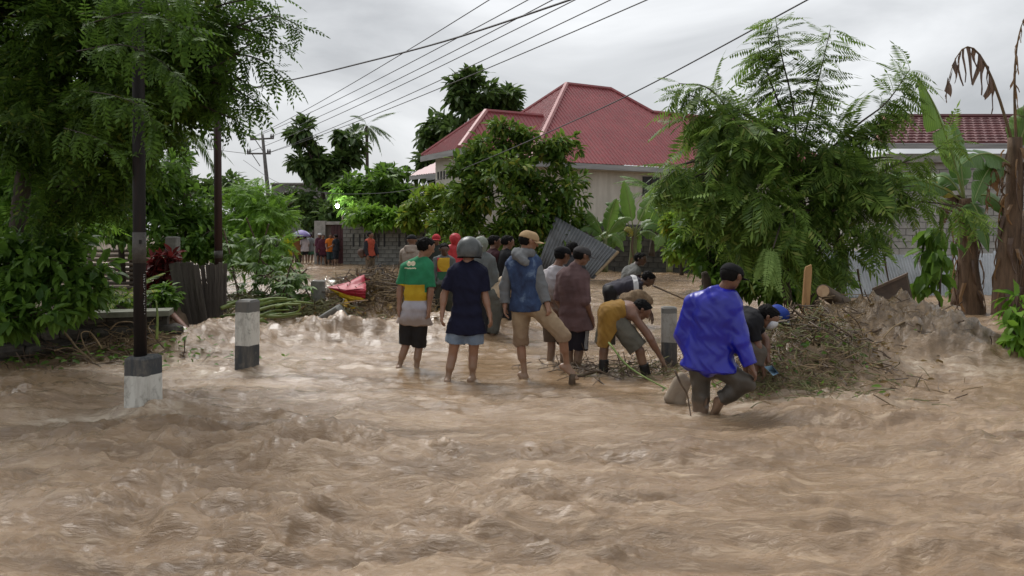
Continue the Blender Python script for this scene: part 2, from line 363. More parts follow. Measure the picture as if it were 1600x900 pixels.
# street lamp pole standing in a painted concrete base
d1 = 6.75; bx1 = (211 - 800) / F * d1
lp = thing('street_pole', 'tall dark steel pole on a black and white painted concrete base', 'pole', (bx1, d1 + .15, 0))
o = link('concrete_base', post_mesh('concrete_base', .228, .228, -.5, 1.75 - 200 / F * d1, paintmat('base_paint', [(-1, BLK), (.17, WHT), (.46, BLK)], 0), 1.06), lp); o.matrix_basis = Matrix.Translation((bx1, d1 + .15, 0)) @ Matrix.Rotation(R(-12), 4, 'Z')
topz = 1.75 - 200 / F * d1
bpl = NB('pole_paint'); nn = bpl.noise(bpl.coord((1, 1, .12)), 8, 6, .7); bpl.L(bpl.ramp(nn, [(.35, (.012, .011, .011)), (.6, (.022, .018, .017)), (.75, (.06, .022, .016))]), bpl.b.inputs['Base Color']); bpl.b.inputs['Roughness'].default_value = .6; bpl.b.inputs['Specular IOR Level'].default_value = .18; bpl.bump(bpl.noise(bpl.coord(), 30, 4), .2, .004)
px1 = (219.5 - 800) / F * (d1 + .15)
m = MB(); m.tube([(px1, d1 + .15, topz - .1), (px1 - .012, d1 + .15, 2.0), (px1 - .03, d1 + .15, 5.4)], [.055, .054, .049], 20, True); pole = m.build('tube', bpl.m, lp, True)
zc = 1.75 - 5 / F * d1
m = MB(); m.tube([(px1 - .009, d1 + .15, 1.75 - 52 / F * d1), (px1 - .011, d1 + .15, 1.75 - 3 / F * d1)], [.0575, .0575], 20); sl = m.build('metal_sleeve', stdmat('sleeve', (.10, .09, .08), (.05, .045, .04), .6, 20, .4), lp, True)
m = MB(); m.box((px1 + .025, d1 + .096, 1.75 - 18 / F * d1), (.02, .014, .035)); m.build('bolt', stdmat('bolt', (.02, .018, .016)), sl)
# serial number stencilled in white down its side (too small to read: short strokes)
m = MB(); rn = random.Random(3)
for k in range(17):
    zz = 1.75 - (70 + k * 3.9) / F * d1; a = R(-28)
    cx, cy = px1 - .004 + .056 * math.cos(a), d1 + .15 + .056 * math.sin(a)
    rr_ = Matrix.Rotation(a + R(90), 3, 'Z')
    for s in range(3):
        if rn.random() < .85:
            vert = rn.random() < .5
            m.box((cx - .010 + .009 * s * .7, cy - .006 * (1 - s) * .6, zz + rn.uniform(-.004, .004)), (.003 if vert else .009, .0016, .012 if vert else .003), rr_)
m.build('stencilled_number', stdmat('white_mark', (.7, .7, .68), (.5, .5, .48), .6), pole)
# second steel pole further off
d2 = 12.45; x2 = (340 - 800) / F * d2
sp = thing('rusty_pole', 'slim rust-red steel pole rising behind the leaning paling fence', 'pole', (x2, d2, .5))
m = MB(); m.tube([(x2 + .03, d2, -.3), (x2, d2, 3.0), (x2 - .03, d2, 6.2)], [.062, .06, .055], 16); m.build('tube', stdmat('rust_paint', (.045, .016, .014), (.018, .011, .01), .5, 9, .3, stretch=(1, 1, .15)), sp, True)
m = MB(); m.tube([(x2 + .016, d2, 1.3), (x2 + .013, d2, 1.42)], [.068, .068], 16); m.build('joint_collar', stdmat('sleeve', (.1, .09, .08)), sp, True)
# second bollard
d3 = 8.95; x3 = (379.5 - 800) / F * d3; zt3 = 1.75 - 110 / F * d3
o = link('bollard', post_mesh('bollard', .212, .212, -.6, zt3, paintmat('bollard_paint', [(-1, BLK), (.40, WHT), (.79, (.12, .12, .115))], 0)))
o.location = (x3, d3 + .13, 0); o.rotation_euler = (0, R(.8), R(-14)); tag(o, 'upright concrete bollard with white band over black, standing before the banana stalks', 'bollard', 'roadside bollards')
M_cb = stdmat('bare_concrete', (.27, .26, .235), (.13, .125, .11), .85, 8, .4)
d4 = 14.2; x4 = (497.5 - 800) / F * d4
o = link('bollard', post_mesh('bollard', .245, .245, -.6, 1.75 - 78 / F * d4, M_cb)); o.location = (x4, d4, 0); o.rotation_euler = (0, 0, R(10)); tag(o, 'bare grey concrete bollard beside the collapsed red umbrella', 'bollard', 'roadside bollards')
o = link('bollard', post_mesh('bollard', .25, .25, -.42, .22, stdmat('bare_concrete2', (.22, .215, .20), (.10, .1, .09), .8, 8, .4)))
p = P(518, 497, 12.6); o.location = p; o.rotation_euler = (R(18), R(58), R(12)); tag(o, 'toppled grey concrete bollard lying tilted in the brown water', 'bollard', 'roadside bollards')
d5 = 9.6; x5 = (1045 - 800) / F * d5
o = link('bollard', post_mesh('bollard', .19, .19, -.6, 1.75 - 119 / F * d5, paintmat('bollard_paint_b', [(-1, BLK), (.36, (.34, .33, .3)), (.72, (.14, .14, .13))], 0))); o.location = (x5, d5, 0); o.rotation_euler = (0, 0, R(-8)); tag(o, 'worn black and white bollard between the bending man and the blue raincoat', 'bollard', 'roadside bollards')

# ------------------------------------------------------------------ leaning paling fence and plank fence
M_plank = stdmat('weathered_plank', (.115, .10, .088), (.04, .034, .03), .9, 9, .5, .01, stretch=(3, 3, .3), rand=.5)
d = 12.0
fen = thing('paling_fence', 'leaning fence of dark weathered upright palings on the left bank', 'fence', tuple(P(310, 490, d)))
pal = [(268, 409, 287, 496), (276, 407, 297, 497), (286, 408, 306, 499), (296, 407, 313, 498), (305, 411, 320, 495), (316, 412, 325, 489), (324, 410, 330, 487), (331, 409, 335, 486), (338, 411, 341, 486), (345, 408, 346, 482), (352, 409, 351, 478)]
for i, (xa, ya, xb, yb) in enumerate(pal):
    dd = d + (.12 if i > 4 else 0) + random.uniform(-.015, .015); a = P(xa, ya, dd); c = P(xb, yb + 10, dd); L_ = (a - c).length
    wd_ = (.10 if i < 5 else .062) * random.uniform(.85, 1.1); t = random.uniform(.2, .8)
    v = [(-wd_ / 2, -.011, 0), (wd_ / 2, -.011, 0), (wd_ / 2, .011, 0), (-wd_ / 2, .011, 0), (-wd_ / 2, -.011, L_ - .05 * t), (wd_ / 2, -.011, L_ - .05 * (1 - t)), (wd_ / 2, .011, L_ - .05 * (1 - t)), (-wd_ / 2, .011, L_ - .05 * t)]
    m = MB(); m.add(v, [(3, 2, 1, 0), (4, 5, 6, 7), (0, 1, 5, 4), (1, 2, 6, 5), (2, 3, 7, 6), (3, 0, 4, 7)])
    o = m.build('paling', M_plank, fen); up = (a - c).normalized(); xx = Vector((1, 0, 0)); yy = up.cross(xx).normalized(); xx = yy.cross(up)
    o.matrix_basis = Matrix.Translation(c) @ Matrix((xx, yy, up)).transposed().to_4x4()
m = MB(); m.tube([P(266, 440, d + .05), P(356, 436, d + .19)], .02, 6); m.tube([P(280, 476, d + .05), P(352, 470, d + .19)], .02, 6); m.build('rail', M_plank, fen)
d = 15.5
fen = thing('plank_fence', 'low fence of long horizontal bamboo planks in the shade behind the left bushes', 'fence', tuple(P(150, 440, d)))
M_pl2 = stdmat('bamboo_plank', (.20, .165, .13), (.075, .06, .047), .85, 7, .4, stretch=(.3, 3, 3), rand=.5)
for i in range(9):
    y = 390 + i * 7.2; x0 = 60 + random.uniform(-10, 10); x1 = 275 + random.uniform(-12, 8); dy = random.uniform(-1.5, 1.5)
    m = MB(); m.tube([P(x0, y + dy, d), P((x0 + x1) / 2, y + 2, d + random.uniform(-.04, .04)), P(x1, y - dy + 1, d)], [.034, .036, .033], 8); m.build('bamboo_rail', M_pl2, fen, True)
for x in (80, 140, 205, 262):
    m = MB(); m.tube([P(x, 380, d + .06), P(x + 1, 470, d + .06)], .045, 8); m.build('fence_post', M_bark, fen, True)
# grey concrete gate post stump near the red shrub
o = link('concrete_post', post_mesh('concrete_post', .2, .2, -1, .55, M_cb)); p = P(270, 392, 13.4); o.location = (p.x, p.y, p.z - .3); tag(o, 'short grey concrete post above the red-leaved shrub', 'post')

# ------------------------------------------------------------------ utility pole and wires
du = 56; pu = P(418, 292, du); M_wood = stdmat('pole_concrete', (.16, .15, .14), (.09, .085, .08), .85, 6, .2)
up_ = thing('utility_pole', 'distant electricity pole with two crossarms above the hedge', 'utility pole', (pu.x, pu.y, 0))
m = MB(); m.tube([Vector((pu.x + .25, du, -.5)), P(418, 292, du), P(410, 210, du)], [.17, .15, .1], 10); m.build('pole', M_wood, up_, True)
for (xa, ya, xb, yb) in ((391, 218, 428, 216), (386, 240, 423, 240)):
    m = MB(); a, c = P(xa, ya, du - .15), P(xb, yb, du + .1); m.tube([a, c], .07, 6); ar = m.build('crossarm', M_wood, up_)
    for t in (.03, .12, .5, .88, .97):
        if t == .5: continue
        q = a.lerp(c, t); m = MB(); m.tube([q, q + Vector((0, 0, .12)), q + Vector((0, 0, .2)), q + Vector((0, 0, .34))], [.03, .08, .06, .03], 6); m.build('insulator', stdmat('porcelain', (.06, .05, .045), None, .3), ar, True)
    m = MB(); q = a.lerp(c, .2); m.tube([q, Vector((a.lerp(c, .55).x, du, q.z - .9))], .03, 5); m.build('brace', M_wood, up_)
M_wire = stdmat('wire', (.05, .05, .055), (.03, .03, .033), .6, 4, 0)
WG = 'overhead power lines'
def wire(pts, rad, label, n=10, group=None):
    m = MB(); m.tube(bez(pts, n), rad, 5); o = m.build('overhead_wire', M_wire); tag(o, label, 'wire', group or WG)
def sagpts(a, b_, sag, n=8, ext=1.6):
    out = []
    for i in range(n + 1):
        t = i / n * ext; q = a + (b_ - a) * t; q.z -= sag * 4 * (t / ext) * (1 - t / ext); out.append(q)
    return out
for (xa, ya, xb, yb, da, db, r_) in ((391, 216, 733, -4, 56, 24, .016), (398, 214, 787, -4, 56, 23, .016), (422, 214, 822, -4, 56, 22, .016), (388, 238, 855, -4, 56, 22, .016), (421, 238, 906, -4, 56, 21, .016), (423, 238, 955, -4, 56, 20, .017)):
    wire(sagpts(P(xa, ya, da), P(xb, yb, db), .5), r_, 'thin power line leaving the %s crossarm of the distant pole' % ('upper' if ya < 230 else 'lower'), group='lines on the %s crossarm' % ('upper' if ya < 230 else 'lower'))
wire([P(330, 150, 36), P(455, 125, 30), P(560, 100, 26), P(700, 63, 22), P(890, 0, 18), P(1150, -95, 13)], .028, 'thick black cable crossing the sky above the thin power lines')
wire([P(380, 250, 56), P(432, 284, 48), P(500, 300, 42), P(560, 303, 38), P(640, 296, 33), P(740, 257, 25), P(870, 201, 19.5), P(1010, 135, 16), P(1265, -2, 12), P(1500, -130, 10)], .014, 'black service cable sagging past the red roof towards the upper right')
wire([P(388, 240, 56), P(300, 232, 60), P(200, 238, 64)], .02, 'short wire running left from the distant pole into the trees')

# ------------------------------------------------------------------ corrugated sheets and roofs
def corr(O, U, V, us, lo, hi, pitch, amp, mat, name, parent=None, th=.0, prof=((0, 0), (.5, 1)), skew=0):
    """ribbed sheet: origin O, unit vectors U (across) and V (up the slope); lo(u)/hi(u) bound it"""
    U = Vector(U).normalized(); V = Vector(V).normalized(); N = U.cross(V).normalized()
    if N.z < 0 and abs(N.z) > .05: N = -N
    cols = []; u = us[0]; k = 0
    brk = set(us[2:]) if len(us) > 2 else set()
    pts = list(np.arange(us[0], us[1], pitch))
    for p0 in pts:
        for off, hh in prof:
            uu = p0 + off * pitch
            if uu <= us[1]: cols.append((uu, hh * amp))
    cols.append((us[1], 0))
    vs = []
    for uu, hh in cols:
        a, c = lo(uu), hi(uu)
        if c < a: c = a
        vs += [O + U * uu + V * a + N * hh, O + U * uu + V * c + N * hh]
    m = MB(); m.add(vs, [(2 * i, 2 * i + 2, 2 * i + 3, 2 * i + 1) for i in range(len(cols) - 1)])
    return m.build(name, mat, parent)
def redroof(name):
    if name in MATS: return MATS[name]
    b = NB(name); vec = b.coord(); n = b.noise(vec, .8, 6, .6); n2 = b.noise(b.coord((1, 1, .2)), 5, 4)
    c = b.ramp(n, [(.3, (.215, .05, .056)), (.7, (.30, .075, .08))]); c = b.mix(b.ramp(n2, [(.42, 0.0), (.72, .6)]), c, (.19, .085, .08))
    b.L(c, b.b.inputs['Base Color']); b.b.inputs['Roughness'].default_value = .45; b.b.inputs['Specular IOR Level'].default_value = .4; MATS[name] = b.m; return b.m
M_red = redroof('red_roof')
M_ridge = stdmat('ridge_cap', (.42, .19, .18), (.32, .12, .12), .5, 3, .1)
def plaster(name, c1, c2):
    b = NB(name); n = b.noise(b.coord((1, 1, .16)), 3.2, 7, .65); n2 = b.noise(b.coord(), .7, 5)
    c = b.ramp(n, [(.35, c2), (.62, c1)]); c = b.mix(b.ramp(n2, [(.45, 0.0), (.75, .5)]), c, tuple(x * .72 for x in c1))
    b.L(c, b.b.inputs['Base Color']); b.b.inputs['Roughness'].default_value = .9; b.bump(b.noise(b.coord(), 20, 5), .15, .01); return b.m
M_plaster = plaster('plaster', (.52, .49, .43), (.42, .39, .335))
M_fascia = stdmat('fascia', (.33, .33, .33), (.19, .19, .19), .7, 3, .1, stretch=(.2, .2, 3))
M_dark = stdmat('dark_opening', (.015, .015, .017), (.008, .008, .009), .5, 3, 0)
u3 = Vector((.866, .5, 0)); v3 = Vector((-.5, .866, 0)); k3 = Vector((0, 0, 1))
C0 = Vector((.87, 36, 5.05))
house = thing('house', 'cream plastered house with ribbed red hip roof above the trees', 'house', (C0.x + 4, C0.y + 6, 0))
def hp(u, v, z=0): return C0 + u3 * u + v3 * v + k3 * z
a_, b_h, h_ = 6.07, 6.0, 5.1; s_ = 3.2; Lr = a_ + s_ + 6.0
s2 = a_ + s_ + .29 * 6.0; v2 = 6 * (1 - .29); z2 = h_ * (1 - .29)
slope = math.hypot(b_h, h_) / b_h
def hi_front(u):
    pts = [(0, 0), (a_, 6), (a_ + s_, 6), (s2, v2), (s2 + 9, v2), (s2 + 9 + v2, 0)]
    for (p, q), (r_, s) in zip(pts, pts[1:]):
        if u <= r_: return (q + (s - q) * (u - p) / (r_ - p)) * slope
    return 0
roof = corr(C0, u3, v3 * b_h + k3 * h_, (0, s2 + 9 + v2), lambda u: 0, hi_front, .235, .035, M_red, 'roof', house, prof=((0, 0), (.72, 0), (.8, 1), (.92, 1)))
sl2 = math.hypot(a_, h_) / a_
corr(C0, v3, u3 * a_ + k3 * h_, (0, 12), lambda u: 0, lambda u: (a_ * (u / 6 if u < 6 else (12 - u) / 6)) * sl2, .235, .035, M_red, 'roof_face', roof, prof=((0, 0), (.72, 0), (.8, 1), (.92, 1)))
m = MB(); m.add([hp(0, 12), hp(Lr, 12), hp(a_ + s_, 6, h_), hp(a_, 6, h_)], [(0, 1, 2, 3)]); m.build('roof_face', M_red, roof)
def ridge(pa, pb, mat, w_=.14, par_=None):
    m = MB(); m.tube([pa + k3 * .03, pb + k3 * .03], w_, 6); return m.build('ridge_cap', mat, par_ or roof)
ridge(hp(0, 0), hp(a_, 6, h_), M_ridge); ridge(hp(a_, 6, h_), hp(a_ + s_, 6, h_), M_red, .13); ridge(hp(a_ + s_, 6, h_), hp(s2, v2, z2), M_red, .13); ridge(hp(s2, v2, z2), hp(s2 + 9, v2, z2), M_red, .13); ridge(hp(0, 12), hp(a_, 6, h_), M_red, .12)
def board(pa, pb, hgt, mat, name, pr, th=.05, dz=0):
    dv = (pb - pa); L_ = dv.length; c = (pa + pb) / 2 + k3 * dz; m = MB(); m.box(c, (L_, th, hgt), Matrix.Rotation(math.atan2(dv.y, dv.x), 3, 'Z')); return m.build(name, mat, pr)
board(hp(-.02, -.04), hp(s2 + 13, -.04), .26, M_fascia, 'fascia', house, .05, -.16); board(hp(-.04, -.06), hp(-.04, 12), .26, M_fascia, 'fascia', house, .05, -.16)
m = MB(); m.add([hp(0, 0, -.3), hp(s2 + 13, 0, -.3), hp(s2 + 13, .9, -.3), hp(0, .9, -.3)], [(0, 1, 2, 3)]); m.build('soffit', M_plaster, house)
# walls
wz = C0.z
def wallp(ua, va, ub, vb, z0, z1, name='wall', mat=M_plaster):
    return board(hp(ua, va, (z0 + z1) / 2 - wz), hp(ub, vb, (z0 + z1) / 2 - wz), z1 - z0, mat, name, house, .2)
wallp(.8, .8, s2 + 12, .8, 1.9, wz - .2); wallp(.8, .9, .8, 11.5, 1.9, wz - .2)
wallp(.6, .7, s2 + 12, .7, -.9, 2.05, 'foundation_wall', stdmat('foundation', (.08, .078, .072), (.04, .04, .037), .9, 3, .3))
for u in (7.3, 10.6, 13.0):
    o = board(hp(u, .68, 4.1 - wz), hp(u + 1.1, .68, 4.1 - wz), .95, M_dark, 'window', house, .08)
    f = board(hp(u - .06, .66, 3.58 - wz), hp(u + 1.16, .66, 3.58 - wz), .07, M_fascia, 'sill', o, .14); board(hp(u + .52, .66, 4.1 - wz), hp(u + .58, .66, 4.1 - wz), .95, M_bark, 'mullion', o, .09)
# projecting wing on the left
W0 = Vector((-2.46, 36, 5.62)); wv = 4.45
def wp(u, v, z=0): return W0 + u3 * u + v3 * v + k3 * z
we = 2.58; wh = 2.2; hw = wv / 2
slw = math.hypot(hw, wh) / hw
wr = corr(W0, u3, v3 * hw + k3 * wh, (0, 7), lambda u: 0, lambda u: hw * slw * min(1, u / we), .235, .035, M_red, 'wing_roof', house, prof=((0, 0), (.72, 0), (.8, 1), (.92, 1)))
sle = math.hypot(we, wh) / we
corr(W0, v3, u3 * we + k3 * wh, (0, wv), lambda u: 0, lambda u: we * sle * (u / hw if u < hw else (wv - u) / hw), .235, .035, M_red, 'roof_face', wr, prof=((0, 0), (.72, 0), (.8, 1), (.92, 1)))
m = MB(); m.add([wp(0, wv), wp(7, wv), wp(7, hw, wh), wp(we, hw, wh)], [(0, 1, 2, 3)]); m.build('roof_face', M_red, wr)
ridge(wp(0, 0), wp(we, hw, wh), M_ridge, .13, wr); ridge(wp(we, hw, wh), wp(6, hw, wh), M_red, .12, wr); ridge(wp(0, wv), wp(we, hw, wh), M_red, .1, wr)
board(wp(-.04, -.04), wp(-.04, wv + .04), .28, M_fascia, 'fascia', house, .05, -.17); board(wp(0, -.05), wp(6, -.05), .28, M_fascia, 'fascia', house, .05, -.17)
def wwall(ua, va, ub, vb, z0, z1, name='wall', mat=M_plaster): return board(wp(ua, va, (z0 + z1) / 2 - 5.62), wp(ub, vb, (z0 + z1) / 2 - 5.62), z1 - z0, mat, name, house, .2)
ww = wwall(.7, .5, .7, wv - .4, -.5, 5.45); wwall(.8, .6, 6, .6, -.5, 5.45)
for i in range(9):
    vv = .75 + i * .36
    board(wp(.575, vv, 4.55 - 5.62), wp(.575, vv + .12, 4.55 - 5.62), .42, M_dark, 'vent_slot', ww, .04)
m = MB()
arc = [wp(.56, 1.3 + 1.1 * (1 - math.cos(t)), 3.2 - 5.62 + .65 * math.sin(t)) for t in np.linspace(.05, math.pi - .05, 14)]; m.tube(arc, .07, 6); m.build('arch_moulding', M_fascia, ww)
# porch roof further left
pr0 = P(640, 275, 43); pr1 = P(700, 268, 40)
corr(pr0, (pr1 - pr0), (v3 * .2 + u3 * 1.0 + k3 * .62), (0, (pr1 - pr0).length), lambda u: 0, lambda u: min(1.8, .5 + 1.2 * u), .235, .03, M_red, 'porch_roof', house)
board(pr0, pr1, .22, M_fascia, 'porch_fascia', house, .05, -.12)

# ------------------------------------------------------------------ block walls
M_block = stdmat('grey_block', (.235, .232, .215), (.14, .138, .125), .92, 4, .3, rand=.3)
M_mort = stdmat('block_mortar', (.10, .098, .09), (.06, .06, .055), .95, 6, .3)
def blockmesh(w_, dep, h_, mat, bev=.008):
    m = MB(); hx, hy, hz = w_ / 2, dep / 2, h_ / 2
    vs = [(-hx, hy, -hz), (hx, hy, -hz), (hx, hy, hz), (-hx, hy, hz), (-hx, -hy + bev, -hz), (hx, -hy + bev, -hz), (hx, -hy + bev, hz), (-hx, -hy + bev, hz), (-hx + bev, -hy, -hz + bev), (hx - bev, -hy, -hz + bev), (hx - bev, -hy, hz - bev), (-hx + bev, -hy, hz - bev)]
    m.add(vs, [(0, 3, 2, 1), (4, 5, 9, 8), (5, 6, 10, 9), (6, 7, 11, 10), (7, 4, 8, 11), (8, 9, 10, 11), (0, 1, 5, 4), (1, 2, 6, 5), (2, 3, 7, 6), (3, 0, 4, 7)]); return m.mesh('block', mat)
def blockwall(th, A, B, z0, z1, bw, bh, mat, mort, skip=lambda s, z: False, thick=.16):
    dv = B - A; L_ = dv.length; dv = dv.normalized(); ang = math.atan2(dv.y, dv.x); nn = Vector((dv.y, -dv.x, 0))
    m = MB(); c = A.lerp(B, .5) - nn * .0; m.box((c.x, c.y, (z0 + z1) / 2), (L_, thick, z1 - z0), Matrix.Rotation(ang, 3, 'Z')); m.build('mortar', mort, th)
    bm = [blockmesh(bw - .018, .06, bh - .016, mat)]; hm = blockmesh(bw / 2 - .018, .06, bh - .016, mat)
    rows = int((z1 - z0) / bh); n = 0
    for r_ in range(rows):
        s = 0 if r_ % 2 == 0 else -bw / 2
        while s < L_ - .05:
            zc = z0 + (r_ + .5) * bh; w_ = bw; me = bm[0]; sc_ = s + bw / 2
            if s < 0: me = hm; sc_ = s + bw * .75
            if sc_ + bw / 2 <= L_ + .06 and not skip(sc_, zc):
                q = A + dv * sc_ + nn * (thick / 2 + random.uniform(-.004, .006)); o = link('block', me, th)
                o.matrix_basis = Matrix.Translation((q.x, q.y, zc)) @ Matrix.Rotation(ang, 4, 'Z'); n += 1
            s += bw
    return n
dw = 38.5
A = Vector(((537 - 800) / F * dw, dw, 0)); B = Vector(((722 - 800) / F * (dw - 1), dw - 1, 0))
bw_ = thing('boundary_wall', 'long grey concrete block wall with narrow vertical slots beside the maroon gate', 'wall', tuple(A))
blockwall(bw_, A, B, 0, 2.0, .4, .2, M_block, M_mort)
dvw = (B - A).normalized(); nnw = Vector((dvw.y, -dvw.x, 0))
for x in (554, 564, 572, 594, 603, 626, 637, 652, 664, 686, 700):
    s = (x - 537) / (722 - 537) * (B - A).length; q = A + dvw * s + nnw * .125; m = MB(); m.box((q.x, q.y, 1.25), (.07, .04, .62)); m.build('vent_slot', M_dark, bw_)
m = MB(); c = A.lerp(B, .5); m.box((c.x, c.y, 2.04), ((B - A).length + .1, .26, .08), Matrix.Rotation(math.atan2(dvw.y, dvw.x), 3, 'Z')); m.build('coping', M_conc, bw_)
# gate with its pillars
gt = thing('metal_gate', 'closed maroon sheet metal gate in a concrete frame at the wall end', 'gate', tuple(P(515, 412, 39)))
M_maroon = stdmat('maroon_paint', (.075, .02, .024), (.04, .013, .015), .5, 4, .1)
def ibox(x0, y0, x1, y1, d_, dep, mat, name, pr):
    a, c = P(x0, y1, d_), P(x1, y0, d_); m = MB(); m.box(((a.x + c.x) / 2, d_ + dep / 2, (a.z + c.z) / 2), (abs(c.x - a.x), dep, abs(c.z - a.z))); return m.build(name, mat, pr)
ibox(491, 345, 508, 415, 39, .4, M_conc, 'pillar', gt); ibox(508, 346, 536.5, 351, 39.05, .35, M_conc, 'lintel', gt)
lf = ibox(517, 351, 536, 413, 39.2, .06, M_maroon, 'gate_leaf', gt); ibox(508, 351, 516.7, 413, 39.25, .06, stdmat('door_board', (.15, .12, .10), (.08, .065, .055)), 'side_panel', gt)
for x in (521, 526, 531): ibox(x, 352, x + .7, 412, 39.17, .03, M_maroon, 'rib', lf)
ibox(517, 372, 536, 373, 39.16, .03, M_maroon, 'rail', lf)
# dark yard wall right of the house tree
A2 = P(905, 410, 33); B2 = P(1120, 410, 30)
dk_ = thing('yard_wall', 'dark block wall behind the banana plants', 'wall', (A2.x, A2.y, 0))
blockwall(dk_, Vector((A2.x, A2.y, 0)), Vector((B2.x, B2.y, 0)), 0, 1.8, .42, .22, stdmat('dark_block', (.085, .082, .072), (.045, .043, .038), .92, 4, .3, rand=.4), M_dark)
# concrete building beyond the trees
gb = thing('concrete_building', 'unpainted grey concrete building behind the far trees', 'building', tuple(P(540, 380, 66)))
M_gc = plaster('raw_concrete', (.27, .26, .245), (.17, .165, .155))
ibox(424, 287, 640, 395, 66, 6, M_gc, 'wall', gb); ibox(422, 285.5, 642, 288, 65.7, 6.6, M_conc, 'roof_edge', gb)
for x in (470, 520, 590): ibox(x, 300, x + 14, 330, 65.96, .1, M_dark, 'window', gb)
# lit lamp over the gate
pl = P(527, 322, 44)
lamp = thing('yard_lamp', 'small bright white lamp glowing among the trees above the gate', 'lamp', tuple(pl))
b = NB('lamp_glow'); b.b.inputs['Emission Color'].default_value = (.95, 1, 1, 1); b.b.inputs['Emission Strength'].default_value = 30; b.b.inputs['Base Color'].default_value = (1, 1, 1, 1)
m = MB(); m.tube([pl + Vector((0, 0, -.11 * math.cos(t))) for t in np.linspace(.15, 2.99, 11)], [.11 * math.sin(t) for t in np.linspace(.15, 2.99, 11)], 18); m.build('bulb', b.m, lamp, True)
m = MB(); m.tube([pl + Vector((0, 0, .1)), pl + Vector((0, .05, .2)), pl + Vector((.1, .5, .25)), pl + Vector((.1, .9, .2))], .03, 6); m.build('bracket', M_bark, lamp)
m = MB(); m.tube([pl + Vector((.1, .9, .3)), Vector((pl.x + .1, pl.y + .9, -.5))], .05, 8); m.build('lamp_post', M_bark, lamp)

ld = bpy.data.lights.new('yard_lamp_light', 'POINT'); ld.energy = 90; ld.shadow_soft_size = .12; ld.color = (.95, 1, 1); lo = bpy.data.objects.new('yard_lamp_light', ld); col.objects.link(lo); lo.location = pl + Vector((0, -.3, 0)); lo.parent = lamp; lo.matrix_parent_inverse = wmat(lamp).inverted()
# ------------------------------------------------------------------ house on the right
dr = 23.5
rh = thing('block_house', 'unplastered pale block house with a dark red tiled roof behind the banana plants', 'house', tuple(P(1500, 440, dr)))
M_pblock = stdmat('pale_block', (.40, .39, .37), (.25, .245, .23), .92, 5, .3, rand=.3)
A3 = Vector(((1392 - 800) / F * dr, dr, 0)); B3 = Vector(((1392 - 800) / F * dr + 7.4, dr - .3, 0)); ze = 1.75 + 118 / F * dr
def skip3(s, z): return 4.05 < s < 5.35 and 1.7 < z < 3.0
blockwall(rh, A3, B3, 0, ze - .25, .4, .2, M_pblock, stdmat('pale_mortar', (.24, .23, .215), (.16, .155, .145), .95, 6, .3), skip3)
ibox(1592, 285, 1640, 350, dr - .25, .12, M_dark, 'window', rh)
m = MB(); m.box((A3.x - .1, dr + 3.1, ze / 2), (.2, 6, ze)); m.build('side_wall', M_pblock, rh)
m = MB(); m.box((A3.x + 3.6, dr - .25, ze - .13), (7.9, .3, .26)); m.build('ring_beam', M_conc, rh)
# tiled roof: stepped courses, the verge on the left rising inwards
M_tile = stdmat('roof_tile', (.135, .038, .038), (.085, .026, .027), .5, 3, .2, rand=.25)
ra = P(1366, 224, dr - .6); za = ra.z; run = 3.4; rise = 1.25; nC_ = 10
rt = MB()
for i in range(nC_):
    t0, t1 = i / nC_, (i + 1) / nC_; xl = ra.x + .05 + 1.9 * t0; x1_ = ra.x + 9
    xs = np.arange(xl, x1_, .30); vs = []; fs = []
    for q, xx in enumerate(xs):
        for du_, dzz in ((0, 0), (.06, .03), (.24, .03)):
            vs += [(xx + du_, dr - .6 + run * t0, za + rise * t0 + .05 + dzz), (xx + du_, dr - .6 + run * t1 + .02, za + rise * t1 + dzz + .008), (xx + du_, dr - .6 + run * t0, za + rise * t0 - .0)]
    n_ = len(vs) // 3; fs = [(3 * k, 3 * k + 3, 3 * k + 4, 3 * k + 1) for k in range(n_ - 1)] + [(3 * k + 2, 3 * k + 5, 3 * k + 3, 3 * k) for k in range(n_ - 1)]
    m = MB(); m.add(vs, fs); m.build('tile_course', M_tile, rh)
m = MB(); m.box((ra.x + 4.55, dr - .58, za - .08), (9.0, .06, .15)); m.build('fascia', M_fascia, rh)
m = MB(); m.tube([(ra.x + .05, dr - .62, za + .05), (ra.x + 1.95, dr - .6 + run, za + rise + .06)], .06, 6); m.build('verge_cap', stdmat('verge', (.4, .2, .17), (.3, .12, .1)), rh)
m = MB(); m.tube([(ra.x + 1.9, dr - .6 + run, za + rise + .06), (ra.x + 9, dr - .6 + run, za + rise + .06)], .09, 6); m.build('ridge_cap', M_tile, rh)

# ------------------------------------------------------------------ zinc sheets
def zinc(name):
    if name in MATS: return MATS[name]
    b = NB(name); n = b.noise(b.coord((1, 1, .5)), 3, 6, .6); n2 = b.noise(b.coord(), 14, 4, .6)
    c = b.ramp(n, [(.3, (.30, .32, .34)), (.65, (.46, .48, .50))]); c = b.mix(b.ramp(n2, [(.58, 0.0), (.75, .6)]), c, (.24, .20, .17))
    b.L(c, b.b.inputs['Base Color']); b.b.inputs['Metallic'].default_value = .55; b.b.inputs['Roughness'].default_value = .5; MATS[name] = b.m; return b.m
M_zinc = zinc('zinc')
SINE = tuple((t, .5 - .5 * math.cos(2 * math.pi * t)) for t in (0, .17, .33, .5, .67, .83))
def zsheet(name, pc, U, V, w_, h_, label=None, cat=None, group=None, parent=None, mat=None):
    o = corr(pc, U, V, (0, w_), lambda u: 0, lambda u: h_, .076, .022, mat or M_zinc, name, parent, prof=SINE)
    s = o.modifiers.new('thickness', 'SOLIDIFY'); s.thickness = .002
    if label: tag(o, label, cat, group)
    return o
